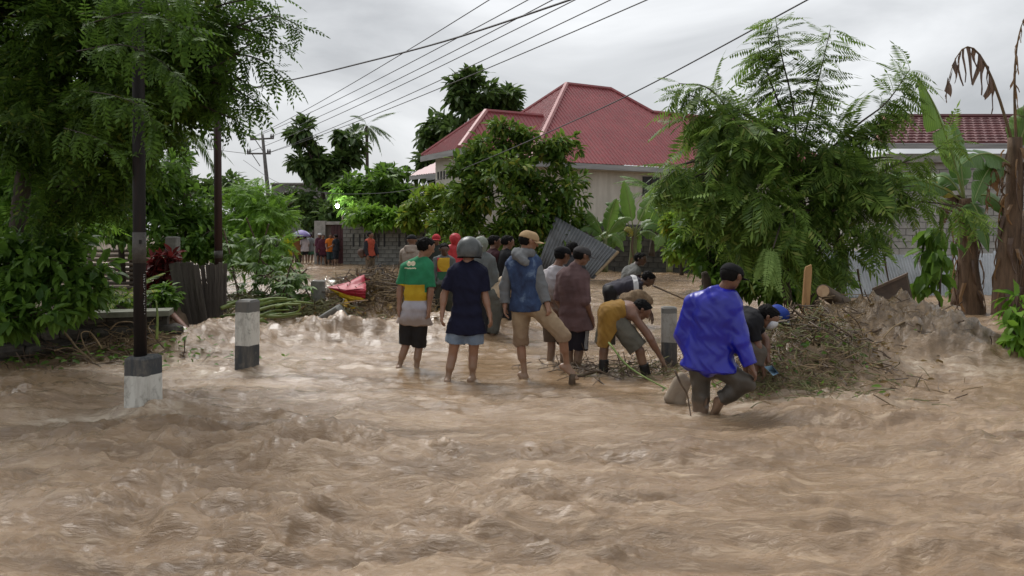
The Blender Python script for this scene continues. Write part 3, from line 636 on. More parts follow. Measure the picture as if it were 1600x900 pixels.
# the big sheet propped up behind the men (ribs run up its short side)
pa, pb, pc_ = P(868, 338, 26), P(966, 393, 26.3), P(838, 420, 25.6)
TL, TR, BR, BL = P(868, 338, 26), P(966, 393, 26.3), P(928, 436, 25.9), P(838, 418, 25.6); nrw = 21 * 6; V = []
nz_ = (TR - TL).cross(BL - TL).normalized()
for i in range(nrw + 1):
    t = i / nrw; a, c = TL.lerp(TR, t), BL.lerp(BR, t); hh = .026 * math.sin(2 * math.pi * i / 6); V += [a.lerp(c, q) + nz_ * (hh + .05 * math.sin(3 * t) * q) for q in (0, .33, .66, 1)]
m = MB(); m.add(V, [(4 * i + k, 4 * i + 4 + k, 4 * i + 5 + k, 4 * i + 1 + k) for i in range(nrw) for k in range(3)]); zs = m.build('zinc_sheet', stdmat('zinc_grey', (.20, .21, .22), (.12, .125, .13), .5, 2.5, .1, metal=.3), None, True); s_m = zs.modifiers.new('thickness', 'SOLIDIFY'); s_m.thickness = .002
zs.name = 'zinc_sheet'; tag(zs, 'large tilted corrugated zinc sheet propped up behind the men', 'metal sheet')
m = MB(); q0, q1 = P(966, 393, 26.2), P(931, 430, 25.9); m.tube([q0, q1], .05, 6); m.build('edge_batten', stdmat('pale_wood', (.36, .27, .16), (.22, .16, .1), .8, 6, .3), zs)
# battered zinc fence at the right
zf = thing('zinc_fence', 'battered bluish corrugated zinc fence collapsed beneath the trees on the right', 'fence', tuple(P(1440, 455, 19.5)))
sheets = [((1290, 466), (1345, 466), (1286, 392), 19.2), ((1322, 464), (1396, 462), (1306, 396), 18.9), ((1380, 462), (1450, 462), (1362, 398), 19.3), ((1440, 462), (1500, 462), (1438, 400), 19.6), ((1490, 462), (1562, 462), (1490, 396), 19.5), ((1550, 464), (1620, 464), (1552, 392), 19.7)]
for (a, c, e, dd) in sheets:
    a3, c3, e3 = P(*a, dd), P(*c, dd + random.uniform(-.1, .1)), P(*e, dd + .35); o = zsheet('zinc_panel', a3, c3 - a3, e3 - a3, (c3 - a3).length, (e3 - a3).length, parent=zf)
# splintered brown board box
bt = thing('broken_board', 'dark brown broken wooden board box lying on the silt heap', 'board', tuple(P(1395, 466, 12.5)))
M_brd = stdmat('brown_board', (.10, .062, .04), (.05, .032, .022), .7, 6, .3)
m = MB(); m.add([P(1364, 452, 12.4), P(1416, 430, 12.5), P(1424, 468, 12.4), P(1372, 474, 12.3), P(1366, 450, 12.9), P(1418, 428, 13.0), P(1426, 466, 13.0), P(1374, 472, 12.9)], [(0, 3, 2, 1), (0, 1, 5, 4), (1, 2, 6, 5), (4, 5, 6, 7), (3, 0, 4, 7)]); m.build('panel', M_brd, bt)
m = MB(); m.add([P(1362, 451, 12.35), P(1417, 427, 12.45), P(1417, 431, 12.45), P(1363, 455, 12.35), P(1365, 449, 12.95), P(1419, 425, 13.05), P(1419, 429, 13.05), P(1366, 453, 12.95)], [(0, 3, 2, 1), (0, 1, 5, 4), (1, 2, 6, 5), (4, 5, 6, 7), (3, 0, 4, 7), (3, 7, 6, 2)]); m.build('top_edge', stdmat('brown_board_pale', (.17, .11, .075), (.10, .065, .045), .7, 6, .3), bt)
# ------------------------------------------------------------------ foliage toolkit
def tmpl_leaf(w_=.42, fold=.18, droop=.18):
    """one leaf of length 1 along x, six corners, folded on its midrib"""
    v = [(0, 0, 0), (.33, w_ / 2, fold * w_ - .02), (.33, 0, 0), (.33, -w_ / 2, fold * w_ - .02), (.72, w_ * .36, fold * w_ - droop * .5), (.72, 0, -droop * .5), (.72, -w_ * .36, fold * w_ - droop * .5), (1, 0, -droop)]
    f = [(0, 2, 1, 1), (0, 3, 2, 2), (1, 2, 5, 4), (2, 3, 6, 5), (4, 5, 7, 7), (5, 6, 7, 7)]
    t = []
    for q in f:
        a, b_, c, d = q
        t.append((a, b_, c));
        if d != c: t.append((a, c, d))
    return np.array(v), np.array([x for x in t if len(set(x)) == 3])
def tmpl_quadleaf(w_=.45, droop=.15):
    v = [(0, 0, 0), (.45, w_ / 2, .03), (1, 0, -droop), (.45, -w_ / 2, .03)]
    return np.array(v), np.array([(0, 2, 1), (0, 3, 2)])
def tmpl_frond(pairs, ll, lw, droop, sweep=55, hang=.25, seed=0, tip=True, petiole=.12, taper=.55):
    """pinnate frond of length 1: leaflets in pairs along a drooping rachis"""
    rn = random.Random(seed); V = []; T = []
    def pt(t): return Vector((t * (1 - .12 * droop * t), 0, -droop * t * t))
    def leaflet(o, dr, nrm, L_, W_):
        s = dr.cross(nrm).normalized(); i = len(V)
        V.extend([o, o + dr * L_ * .45 + s * W_ / 2, o + dr * L_, o + dr * L_ * .45 - s * W_ / 2]); T.extend([(i, i + 2, i + 1), (i, i + 3, i + 2)])
    for k in range(pairs):
        t = petiole + (1 - petiole) * (k + .5) / pairs; sz = (1 - (1 - taper) * abs(2 * (k + .5) / pairs - .85) ** 1.5)
        o = pt(t); tan = (pt(t + .01) - pt(t - .01)).normalized()
        for s in (-1, 1):
            a = R(sweep + rn.uniform(-8, 8)); side = Vector((0, s, 0)); d_ = (tan * math.cos(a) + side * math.sin(a) + Vector((0, 0, -hang - rn.uniform(0, .25)))).normalized()
            leaflet(o, d_, Vector((0, 0, 1)) + tan * .2, ll * sz * rn.uniform(.85, 1.1), lw)
    if tip: leaflet(pt(1), (pt(1) - pt(.95)).normalized(), Vector((0, 0, 1)), ll, lw)
    # rachis ribbon
    n = 4; i = len(V); wd_ = .008
    for k in range(n + 1):
        p = pt(k / n); V.extend([p + Vector((0, wd_, .002)), p + Vector((0, -wd_, .002))])
    for k in range(n): T.extend([(i + 2 * k, i + 2 * k + 1, i + 2 * k + 3), (i + 2 * k, i + 2 * k + 3, i + 2 * k + 2)])
    return np.array([tuple(q) for q in V]), np.array(T)
def scatter(tms, pos, D, N, scale, rng=RNG):
    """copies of the templates at pos, x axis along D, z axis near N -> one vertex and one triangle array"""
    pos = np.asarray(pos, float); D = np.asarray(D, float); N = np.asarray(N, float); n = len(pos)
    D = D / (np.linalg.norm(D, axis=1, keepdims=True) + 1e-9); Yv = np.cross(N, D); Yv /= (np.linalg.norm(Yv, axis=1, keepdims=True) + 1e-9); Zv = np.cross(D, Yv)
    which = rng.integers(0, len(tms), n); VV = []; TT = []; off = 0
    for k, (tv, tf) in enumerate(tms):
        s = np.where(which == k)[0]
        if not len(s): continue
        sc_ = np.asarray(scale)[s][:, None, None]
        v = (tv[None, :, 0, None] * D[s][:, None] + tv[None, :, 1, None] * Yv[s][:, None] + tv[None, :, 2, None] * Zv[s][:, None]) * sc_ + pos[s][:, None]
        f = tf[None] + (np.arange(len(s)) * len(tv))[:, None, None] + off
        VV.append(v.reshape(-1, 3)); TT.append(f.reshape(-1, 3)); off += len(s) * len(tv)
    return np.concatenate(VV), np.concatenate(TT)
class Leaves:
    def __init__(s): s.v = []; s.t = []; s.n = 0
    def add(s, v, t): s.v.append(v); s.t.append(t + s.n); s.n += len(v)
    def build(s, name, mat, parent): return link(name, mesh_np(name, np.concatenate(s.v), np.concatenate(s.t), mat), parent)
def blob_pts(c, r, n, rng=RNG, shell=.55):
    d_ = rng.normal(size=(n, 3)); d_ /= np.linalg.norm(d_, axis=1, keepdims=True); q = rng.random(n) ** shell
    lump = 1 + .22 * np.sin(d_[:, 0] * 5 + c[0]) * np.cos(d_[:, 2] * 4 + c[2] * 3)
    return np.array(c) + d_ * np.array(r) * (q * lump)[:, None], d_
def pxblob(px, py, d_, rx, ry, rd=None):
    """blob centre and radii from a place in the view: radii in photo pixels at that distance"""
    c = P(px, py, d_); return (tuple(c), (rx * d_ / F, (rd if rd else rx * d_ / F), ry * d_ / F))
def clump_tree(name, label, base, trunk_pts, blobs, n_leaf, size, tms, mat, group=None, cat='tree', trunk_r=.12, droop=.35, up=.25, sub=7, bark=None, subr=.42, outw=.8, branches=True, bmin=.010, seed=1):
    rng = np.random.default_rng(seed); rnd = random.Random(seed)
    t = thing(name, label, cat, base, group); mb = MB(); bark = bark or M_bark
    tp = bez([base] + trunk_pts, 5); L_ = len(tp); mb.tube(tp, [trunk_r * (1 - .6 * i / (L_ - 1)) for i in range(L_)], 8)
    lv = Leaves(); vol = [r[0] * r[1] * r[2] for c, r in blobs]; sv = sum(v ** .67 for v in vol)
    for (c, r), v in zip(blobs, vol):
        n = int(n_leaf * v ** .67 / sv); cv = Vector(c)
        start = min(tp, key=lambda q: (q - cv).length + .6 * max(0, q.z - cv.z)); rr = max(bmin, trunk_r * .32)
        if branches:
            mid = start.lerp(cv, .5) + Vector((rnd.uniform(-.1, .1), rnd.uniform(-.1, .1), .12)) * (cv - start).length
            br = bez([start, mid, cv], 5); mb.tube(br, [rr * (1 - .6 * i / (len(br) - 1)) for i in range(len(br))], 6)
        # sub-clumps make the outline uneven, with gaps between
        cen, dd = blob_pts(c, r, sub, rng, .35)
        k = max(1, n // sub)
        for q, dq in zip(cen, dd):
            if branches: mb.tube([cv, (cv + Vector(q)) / 2 + Vector((0, 0, .05)) * r[2], Vector(q)], [rr * .4, rr * .3, rr * .14], 4, False)
            kk = max(3, int(k * rnd.uniform(.5, 1.5))); s_ = rnd.uniform(.7, 1.25)
            ps, dn = blob_pts(q, tuple(x * subr * s_ for x in r), kk, rng, .6)
            D = dn * outw + rng.normal(size=(kk, 3)) * .45 + np.array(dq) * .35 + np.array((0, 0, -droop)); N = rng.normal(size=(kk, 3)) * .35 + np.array((0, 0, 1.0)) + dn * up
            lv.add(*scatter(tms, ps, D, N, size * rng.uniform(.5, 1.4, kk), rng))
    mb.build('trunk', bark, t, True); lv.build('crown', mat, t); return t, lv
LEAF = [tmpl_leaf(.45, .18, .2), tmpl_leaf(.36, .1, .35), tmpl_leaf(.5, .3, .1)]
QLEAF = [tmpl_quadleaf(.5, .15), tmpl_quadleaf(.4, .3)]
GLIR = [tmpl_frond(6, .30, .10, .25, 62, .15, 1), tmpl_frond(7, .27, .085, .5, 58, .3, 2), tmpl_frond(5, .33, .11, .1, 65, .1, 3)]
FEATH = [tmpl_frond(11, .34, .062, .3, 62, .25, 4, True, .15, .5), tmpl_frond(12, .32, .058, .55, 58, .35, 5, True, .15, .5), tmpl_frond(10, .36, .068, .15, 64, .2, 6, True, .12, .5)]
PALMF = [tmpl_frond(22, .30, .03, .55, 42, .55, 7, True, .2, .5), tmpl_frond(22, .30, .03, .9, 40, .7, 8, True, .2, .5)]

LM_dark = leafmat('leaf_shade_tree', (.014, .03, .008), (.07, .12, .024), .55, .4, .22, yellow=(.14, .17, .03))
LM_mid = leafmat('leaf_mid', (.028, .066, .016), (.115, .195, .042), .42, .38)
LM_bright = leafmat('leaf_bright', (.05, .115, .018), (.165, .275, .05), .4, .4)
LM_feath = leafmat('leaf_feathery', (.035, .07, .02), (.15, .22, .06), .45, .42, yellow=(.24, .27, .07))
LM_far = leafmat('leaf_far', (.024, .048, .02), (.08, .12, .045), .5, .35)
LM_yel = leafmat('leaf_yellowish', (.04, .08, .015), (.17, .24, .04), .45, .4, yellow=(.4, .36, .05))
LM_house = leafmat('leaf_house_tree', (.022, .056, .014), (.115, .175, .038), .38, .34, yellow=(.28, .27, .05))
LM_red = leafmat('leaf_red', (.03, .008, .01), (.16, .02, .03), .4, .3)
LM_ban = leafmat('leaf_banana', (.06, .14, .025), (.11, .23, .045), .38, .45)
LM_dead = leafmat('leaf_dead', (.06, .038, .024), (.19, .12, .07), .8, .25, .2)

# ------------------------------------------------------------------ far trees
clump_tree('tree', 'big dark broad-leaved tree rising behind the red roof', (-2.7, 62, 0), [Vector((-2.6, 62, 6)), P(738, 200, 62)],
    [pxblob(745, 150, 62, 48, 34), pxblob(715, 195, 62, 48, 36), pxblob(780, 165, 63, 30, 34), pxblob(690, 235, 62, 38, 26), pxblob(672, 265, 61, 26, 26), pxblob(735, 235, 63, 50, 30), pxblob(668, 210, 62, 14, 10)],
    5200, .78, LEAF, LM_far, 'far trees', trunk_r=.35, sub=11, subr=.36, seed=3)
clump_tree('tree', 'wind-tilted tree with tufted crown between the utility pole and the coconut palm', (-14.0, 52, 0), [P(505, 330, 52), P(500, 280, 52)],
    [pxblob(474, 207, 52, 20, 14), pxblob(498, 250, 52, 34, 24), pxblob(455, 212, 52, 14, 4), pxblob(545, 218, 53, 22, 14), pxblob(520, 270, 52, 34, 26), pxblob(555, 240, 53, 14, 12), pxblob(495, 225, 52, 12, 12)],
    2600, .62, LEAF, LM_far, 'far trees', trunk_r=.25, sub=8, seed=4)
clump_tree('tree', 'rounded dense green tree above the slotted block wall', (-9.4, 46, 0), [P(585, 330, 46), P(588, 300, 46)],
    [pxblob(560, 295, 46, 36, 30), pxblob(600, 285, 46, 36, 26), pxblob(625, 310, 46, 24, 26), pxblob(575, 325, 45, 44, 22), pxblob(612, 268, 47, 22, 12)],
    3400, .5, LEAF, LM_mid, 'far trees', trunk_r=.25, sub=10, seed=5)
clump_tree('tree', 'thin scrubby tree before the grey concrete building', (-17, 54, 0), [P(440, 330, 54), P(445, 300, 54)],
    [pxblob(450, 320, 54, 20, 26), pxblob(475, 335, 54, 26, 20), pxblob(500, 322, 50, 26, 24), pxblob(425, 330, 54, 18, 16), pxblob(520, 335, 48, 20, 18)], 2200, .5, LEAF, LM_far, 'far trees', trunk_r=.16, sub=8, seed=6)
clump_tree('tree', 'low dark tree line crown left of the utility pole', (-27, 66, 0), [P(390, 310, 66)],
    [pxblob(385, 292, 66, 40, 16), pxblob(350, 300, 66, 36, 20), pxblob(300, 300, 64, 50, 26), pxblob(240, 305, 64, 50, 30), pxblob(170, 300, 64, 60, 34)], 3000, .7, LEAF, LM_far, 'far trees', trunk_r=.3, sub=9, seed=7)
# coconut palm
def palm(name, label, base, top, nf, fl, mat, trunk_r, seed, group=None, spread=(-.3, 1.0), tm=PALMF):
    rn = np.random.default_rng(seed); t = thing(name, label, 'palm tree', tuple(base), group)
    m = MB(); tp = bez([base, (Vector(base) + Vector(top)) / 2 + Vector((.15, 0, 0)), top], 8); m.tube(tp, [trunk_r * (1.1 - .4 * i / (len(tp) - 1)) for i in range(len(tp))], 10); m.build('trunk', M_bark, t, True)
    for k in range(nf):
        a = 2 * math.pi * (k / nf) + rn.uniform(-.15, .15); e = rn.uniform(*spread); D = np.array([(math.cos(a) * math.cos(e), math.sin(a) * math.cos(e), math.sin(e))])
        lv = Leaves(); lv.add(*scatter([tm[int(rn.integers(0, len(tm)))]], [tuple(top)], D, np.array([(0, 0, 1.0)]) + D * -.2, np.array([fl * rn.uniform(.8, 1.15)]), rn)); lv.build('frond', mat, t)
    return t
palm('coconut_palm', 'tall thin coconut palm against the grey sky', Vector((-14.6, 76, 0)), P(573, 197, 76), 15, 2.6, LM_far, .2, 8)
palm('palm', 'drooping fan-leaved palm between the two steel poles', P(283, 420, 20), P(283, 205, 20), 18, 1.35, LM_far, .13, 9, spread=(-.9, .9))
palm('palm', 'small feathery palm beside the house wall', P(1018, 400, 29.5), P(1018, 300, 29.5), 13, 1.7, LM_mid, .12, 10, spread=(-.2, 1.1))

# ------------------------------------------------------------------ trees and shrubs in the middle distance
hx = clump_tree('tree', 'small glossy-leaved tree standing before the red roofed house', tuple(P(828, 420, 27)), [P(826, 370, 27), P(828, 330, 27), P(812, 270, 27)],
    [pxblob(775, 225, 27, 40, 28), pxblob(845, 222, 27, 46, 22), pxblob(880, 240, 27, 28, 26), pxblob(800, 265, 26.6, 56, 34), pxblob(740, 262, 27, 34, 26), pxblob(870, 300, 27, 44, 34), pxblob(760, 305, 26.5, 52, 34), pxblob(820, 330, 26.5, 56, 32), pxblob(720, 320, 27, 36, 34), pxblob(880, 345, 27, 34, 26), pxblob(785, 200, 27, 24, 14)],
    9500, .26, LEAF, LM_house, trunk_r=.11, sub=14, subr=.36, seed=11)
clump_tree('shrub', 'yellow-green shrub overhanging the slotted block wall', tuple(P(668, 400, 36)), [P(670, 350, 36), P(672, 320, 36)],
    [pxblob(660, 315, 36, 26, 24), pxblob(690, 330, 35, 36, 28), pxblob(650, 340, 36, 30, 16), pxblob(700, 300, 36, 24, 20)], 3200, .32, LEAF, LM_yel, 'shrubs along the wall', 'shrub', .1, sub=9, seed=12)
clump_tree('shrub', 'leafy green shrub spilling over the wall above the gate', tuple(P(585, 400, 38)), [P(585, 350, 38)],
    [pxblob(560, 335, 37.5, 34, 12), pxblob(600, 342, 37.5, 36, 12), pxblob(637, 345, 37.5, 24, 12)], 1800, .34, LEAF, LM_bright, 'shrubs along the wall', 'shrub', .08, sub=8, seed=13)
clump_tree('shrub', 'dark low hedge at the foot of the house tree', tuple(P(760, 415, 27)), [P(760, 380, 27)],
    [pxblob(720, 365, 27, 46, 24), pxblob(790, 368, 26.5, 52, 22), pxblob(860, 375, 27, 46, 24), pxblob(690, 375, 30, 26, 20)], 3600, .24, LEAF, LM_house, 'shrubs along the wall', 'shrub', .08, sub=9, seed=14)
clump_tree('shrub', 'bright yellow-green shrub beside the banana plants', tuple(P(1065, 430, 21)), [P(1065, 400, 21), P(1062, 360, 21)],
    [pxblob(1062, 352, 21, 26, 20), pxblob(1090, 370, 20.6, 36, 28), pxblob(1072, 396, 20.8, 34, 18), pxblob(1115, 400, 20, 30, 24)], 2600, .22, LEAF, LM_yel, None, 'shrub', .06, sub=10, seed=15)
# left middle distance
clump_tree('shrub', 'light feathery bush along the flooded lane below the utility pole', tuple(P(385, 420, 19)), [P(385, 380, 19), P(390, 340, 19)],
    [pxblob(380, 320, 19, 44, 26), pxblob(415, 350, 18.6, 34, 34), pxblob(365, 360, 18.6, 40, 34), pxblob(400, 390, 18, 44, 22), pxblob(432, 385, 17.6, 20, 26)], 2400, .36, FEATH, LM_bright, None, 'shrub', .07, droop=.6, sub=9, seed=16)
clump_tree('tree', 'leafy young tree tangled round the rusty pole', tuple(P(292, 430, 15)), [P(290, 380, 15), P(288, 320, 15)],
    [pxblob(270, 275, 15, 30, 30), pxblob(300, 330, 15, 44, 40), pxblob(262, 345, 14.6, 36, 40), pxblob(330, 360, 14.6, 36, 34), pxblob(300, 385, 14.4, 40, 22)], 3000, .17, LEAF, LM_mid, 'trees on the left bank', trunk_r=.06, sub=11, seed=17)
clump_tree('tree', 'sunken green tree filling the gap behind the steel pole', tuple(P(190, 440, 14)), [P(190, 400, 14), P(185, 330, 14)],
    [pxblob(175, 290, 14, 44, 40), pxblob(220, 310, 14, 40, 44), pxblob(150, 345, 13.6, 44, 34), pxblob(215, 370, 13.6, 44, 28), pxblob(240, 260, 14, 34, 34)], 3200, .17, LEAF, LM_mid, 'trees on the left bank', trunk_r=.08, sub=11, seed=18)
clump_tree('tree', 'bright feathery-leaved tree under the dark overhanging crown', tuple(P(40, 440, 11.5)), [P(45, 400, 11.5), P(50, 330, 11.5)],
    [pxblob(40, 270, 11.5, 56, 44), pxblob(95, 300, 11.5, 44, 40), pxblob(10, 330, 11.2, 44, 44), pxblob(80, 355, 11.2, 50, 34), pxblob(-30, 260, 11.5, 50, 60)], 2100, .42, FEATH, LM_bright, 'trees on the left bank', trunk_r=.1, droop=.55, sub=9, seed=19)
clump_tree('shrub', 'large-leaved bush leaning out over the stone wall', tuple(P(50, 500, 9.4)), [P(50, 460, 9.4), P(60, 420, 9.3)],
    [pxblob(40, 400, 9.2, 60, 40), pxblob(110, 420, 9.2, 48, 34), pxblob(30, 455, 9.0, 56, 30), pxblob(120, 462, 9.1, 44, 22), pxblob(-30, 430, 9.2, 50, 60), pxblob(80, 375, 9.4, 50, 26), pxblob(60, 490, 8.7, 60, 20), pxblob(-10, 500, 8.6, 50, 30)], 3200, .16, LEAF, LM_mid, 'bushes on the left bank', 'shrub', .05, droop=.5, sub=13, seed=20)
clump_tree('shrub', 'dark red-leaved shrub beside the leaning paling fence', tuple(P(248, 470, 12.6)), [P(250, 440, 12.6)],
    [pxblob(250, 418, 12.6, 22, 24), pxblob(265, 402, 12.6, 14, 12), pxblob(240, 445, 12.6, 16, 14)], 700, .14, LEAF, LM_red, None, 'shrub', .03, sub=7, seed=21)
palm('palm', 'small ground palm with stiff spread fronds on the coping', P(182, 497, 10.9), P(182, 478, 10.9), 13, .62, LM_yel, .04, 22, spread=(.0, 1.2))
clump_tree('shrub', 'low weedy bush between the stone wall and the red shrub', tuple(P(235, 490, 11.4)), [P(235, 475, 11.4)],
    [pxblob(230, 468, 11.4, 34, 18), pxblob(262, 460, 11.6, 24, 18), pxblob(150, 470, 11.4, 34, 16)], 900, .13, LEAF, LM_mid, 'bushes on the left bank', 'shrub', .03, sub=8, seed=23)

# ------------------------------------------------------------------ the dark tree overhanging from the left
def spray(mb, lv, pts, nf, fl, tms, rng, r0=.02, droop=.45, start=.15):
    tp = bez(pts, 6); mb.tube(tp, [r0 * (1 - .75 * i / (len(tp) - 1)) for i in range(len(tp))], 5)
    n = len(tp); ps = []; D = []; N = []
    for k in range(nf):
        t = start + (1 - start) * (k + rng.random()) / nf; x = min(t * (n - 1), n - 1.001); i = int(x); q = tp[i].lerp(tp[i + 1], x - i); tan = (tp[i + 1] - tp[i]).normalized()
        side = np.cross(np.array(tan), rng.normal(size=3)); side /= np.linalg.norm(side)
        ps.append(tuple(q)); D.append(np.array(tan) * .7 + side * rng.uniform(.4, 1.1) + np.array((0, 0, -droop))); N.append(rng.normal(size=3) * .25 + np.array((0, 0, 1.0)))
    lv.add(*scatter(tms, np.array(ps), np.array(D), np.array(N), fl * rng.uniform(.75, 1.2, nf), rng))
rng = np.random.default_rng(31)
base = P(20, 520, 9.8)
lt, _ = clump_tree('tree', 'dark overhanging tree with pinnate leaves spreading over the steel pole', tuple(base), [P(24, 400, 9.8), P(50, 200, 9.6), P(100, 60, 9.2), P(140, -120, 9)],
    [pxblob(60, 40, 9.0, 90, 70, .8), pxblob(170, 50, 8.6, 90, 64, .8), pxblob(270, 70, 8.2, 70, 60, .7), pxblob(110, 140, 8.8, 84, 56, .8), pxblob(215, 160, 8.4, 70, 54, .7), pxblob(30, 170, 9.2, 70, 50, .8), pxblob(170, 240, 8.8, 56, 40, .6), pxblob(290, 145, 8.1, 50, 40, .6), pxblob(120, 290, 9.0, 60, 40, .6), pxblob(60, 230, 9.4, 56, 30, .5), pxblob(-40, 90, 9.4, 80, 110, .8), pxblob(200, -40, 8.6, 160, 60, .9), pxblob(340, 40, 8.0, 40, 40, .5), pxblob(80, -60, 9, 140, 60, .9)],
    9800, .29, GLIR, LM_dark, None, trunk_r=.13, droop=.2, sub=15, subr=.42, seed=32)
mb, lv = MB(), Leaves()
for pts, nf in (([(260, 90, 8.2), (350, 50, 7.8), (420, 25, 7.6), (470, 40, 7.5)], 34), ([(270, 110, 8.2), (350, 85, 7.8), (410, 95, 7.6), (448, 128, 7.5)], 34), ([(270, 130, 8.2), (340, 130, 7.8), (385, 150, 7.7), (405, 165, 7.6)], 26), ([(250, 60, 8.2), (340, 10, 7.8), (430, -6, 7.6)], 30), ([(230, 150, 8.3), (300, 160, 8.0), (350, 180, 7.8), (372, 188, 7.8)], 24), ([(250, 100, 8.2), (330, 105, 7.7), (400, 62, 7.4)], 30), ([(300, 40, 8), (380, 45, 7.7), (440, 70, 7.6)], 26), ([(180, 220, 8.6), (225, 240, 8.4), (240, 268, 8.3)], 16), ([(330, 100, 7.9), (370, 120, 7.7), (395, 140, 7.6)], 18), ([(120, 80, 7.2), (190, 70, 6.5), (250, 95, 6.2), (280, 130, 6.1)], 46), ([(130, 40, 7.0), (200, 20, 6.5), (260, 30, 6.2), (310, 60, 6.1)], 46), ([(120, 140, 7.4), (180, 150, 6.6), (225, 170, 6.3), (245, 205, 6.2)], 34), ([(100, 200, 7.6), (150, 215, 7.0), (190, 240, 6.8)], 26), ([(150, -20, 7), (220, -15, 6.5), (300, -5, 6.2)], 40)):
    mb, lv = MB(), Leaves(); spray(mb, lv, [P(*q) for q in pts], int(nf * 1.3), .26, GLIR, rng, .016 if pts[0][2] > 7.8 else .006, .22, .0)
    br = mb.build('branch', M_bark, lt, True); lv.build('leaf_spray', leafmat('leaf_spray_mid', (.022, .048, .012), (.085, .145, .032), .55, .4, .22), br)

# ------------------------------------------------------------------ feathery tree on the right
rng = np.random.default_rng(41)
rt_, _ = clump_tree('tree', 'big feathery-leaved tree leaning over the silt heap', tuple(P(1270, 480, 12.6)), [P(1262, 430, 12.6), P(1250, 330, 12.5), P(1235, 220, 12.4)],
    [pxblob(1125, 205, 12.2, 58, 46, .6), pxblob(1200, 215, 12.2, 46, 34, .5), pxblob(1110, 270, 12, 56, 46, .6), pxblob(1190, 250, 11.9, 80, 60, .7), pxblob(1280, 250, 12, 70, 60, .7), pxblob(1150, 330, 11.8, 70, 48, .7), pxblob(1240, 330, 11.7, 80, 56, .7), pxblob(1330, 320, 11.9, 66, 56, .7), pxblob(1350, 250, 12.2, 40, 34, .5), pxblob(1275, 380, 11.8, 50, 28, .5), pxblob(1100, 160, 12.4, 40, 34, .5), pxblob(1165, 370, 12, 30, 20, .4)],
    1500, .52, FEATH, LM_feath, None, trunk_r=.13, droop=.6, sub=7, subr=.38, seed=42)
mb, lv = MB(), Leaves()
for pts, nf in (([(1245, 260, 12.3), (1240, 170, 12.3), (1222, 90, 12.3), (1212, 30, 12.3)], 70), ([(1250, 250, 12.3), (1265, 180, 12.3), (1280, 120, 12.3), (1298, 45, 12.2)], 60), ([(1290, 240, 12.2), (1340, 195, 12), (1385, 160, 11.9), (1422, 108, 11.8)], 70), ([(1235, 210, 12.3), (1205, 130, 12.3), (1185, 75, 12.4)], 40), ([(1160, 200, 12.2), (1110, 140, 12.2), (1060, 130, 12.2)], 24), ([(1330, 300, 11.8), (1390, 262, 11.8), (1450, 240, 11.8), (1490, 215, 11.8)], 26), ([(1330, 330, 11.8), (1410, 315, 11.8), (1480, 320, 11.8), (1525, 335, 11.8)], 26), ([(1190, 330, 11.7), (1200, 380, 11.4), (1212, 420, 11.2)], 18), ([(1300, 330, 11.7), (1370, 300, 11.6), (1430, 290, 11.5)], 24), ([(1090, 250, 12), (1050, 265, 11.9), (1030, 300, 11.9)], 20)):
    mb, lv = MB(), Leaves(); spray(mb, lv, [P(*q) for q in pts], int(nf * 1.35), .48, FEATH, rng, .022, .55, .1)
    br = mb.build('branch', M_bark, rt_, True); lv.build('leaf_spray', LM_feath, br)
for a, c, e in (((1100, 425, 13), (1105, 445, 13), (1102, 470, 13)), ((1285, 330, 12.6), (1318, 400, 12.4), (1310, 475, 12.4)), ((1240, 330, 12.6), (1225, 400, 12.3), (1232, 480, 12.3))): m = MB(); m.tube(bez([P(*a), P(*c), P(*e)], 5), [.05, .06, .07] + [.075] * 8, 8); m.build('stem', M_bark, rt_, True)
clump_tree('shrub', 'dense green undergrowth beneath the feathery tree behind the cut log', tuple(P(1270, 490, 13.4)), [P(1270, 460, 13.4)],
    [pxblob(1190, 445, 13.2, 50, 24), pxblob(1260, 440, 13.2, 54, 26), pxblob(1140, 440, 13.6, 34, 22)], 2000, .2, LEAF, LM_mid, None, 'shrub', .04, sub=11, seed=46)
clump_tree('tree', 'dark undergrowth tree behind the blue raincoat', tuple(P(1105, 470, 14)), [P(1102, 430, 14), P(1110, 380, 14)],
    [pxblob(1110, 360, 14, 50, 44), pxblob(1160, 400, 14, 56, 36), pxblob(1210, 420, 14, 40, 30), pxblob(1240, 420, 14.2, 30, 24), pxblob(1110, 405, 14, 30, 22)], 2600, .17, LEAF, LM_mid, None, trunk_r=.09, sub=10, seed=44)
# pale drooping compound leaves hanging in front
hl = thing('hanging_branch', 'pale fern-like compound leaves hanging beside the black cap', 'branch', tuple(P(1212, 400, 10.6)))
lv = Leaves(); rg = np.random.default_rng(5); q = P(1208, 388, 10.6); k = 9; D = np.stack([rg.normal(size=k) * .45, rg.normal(size=k) * .3, -np.ones(k)], -1)
lv.add(*scatter([tmpl_frond(16, .17, .055, .15, 70, .05, 9, True, .1, .6)], np.array([tuple(q)] * k) + rg.normal(size=(k, 3)) * .05, D, np.array([(0, -1, .2)] * k), rg.uniform(.4, .58, k), rg)); lv.build('compound_leaf', leafmat('leaf_pale', (.13, .2, .08), (.25, .34, .16), .5, .4), hl)
m = MB(); m.tube([P(1208, 388, 10.6), P(1215, 365, 11), P(1225, 330, 11.6)], [.008, .012, .016], 5); m.build('twig', M_bark, hl)

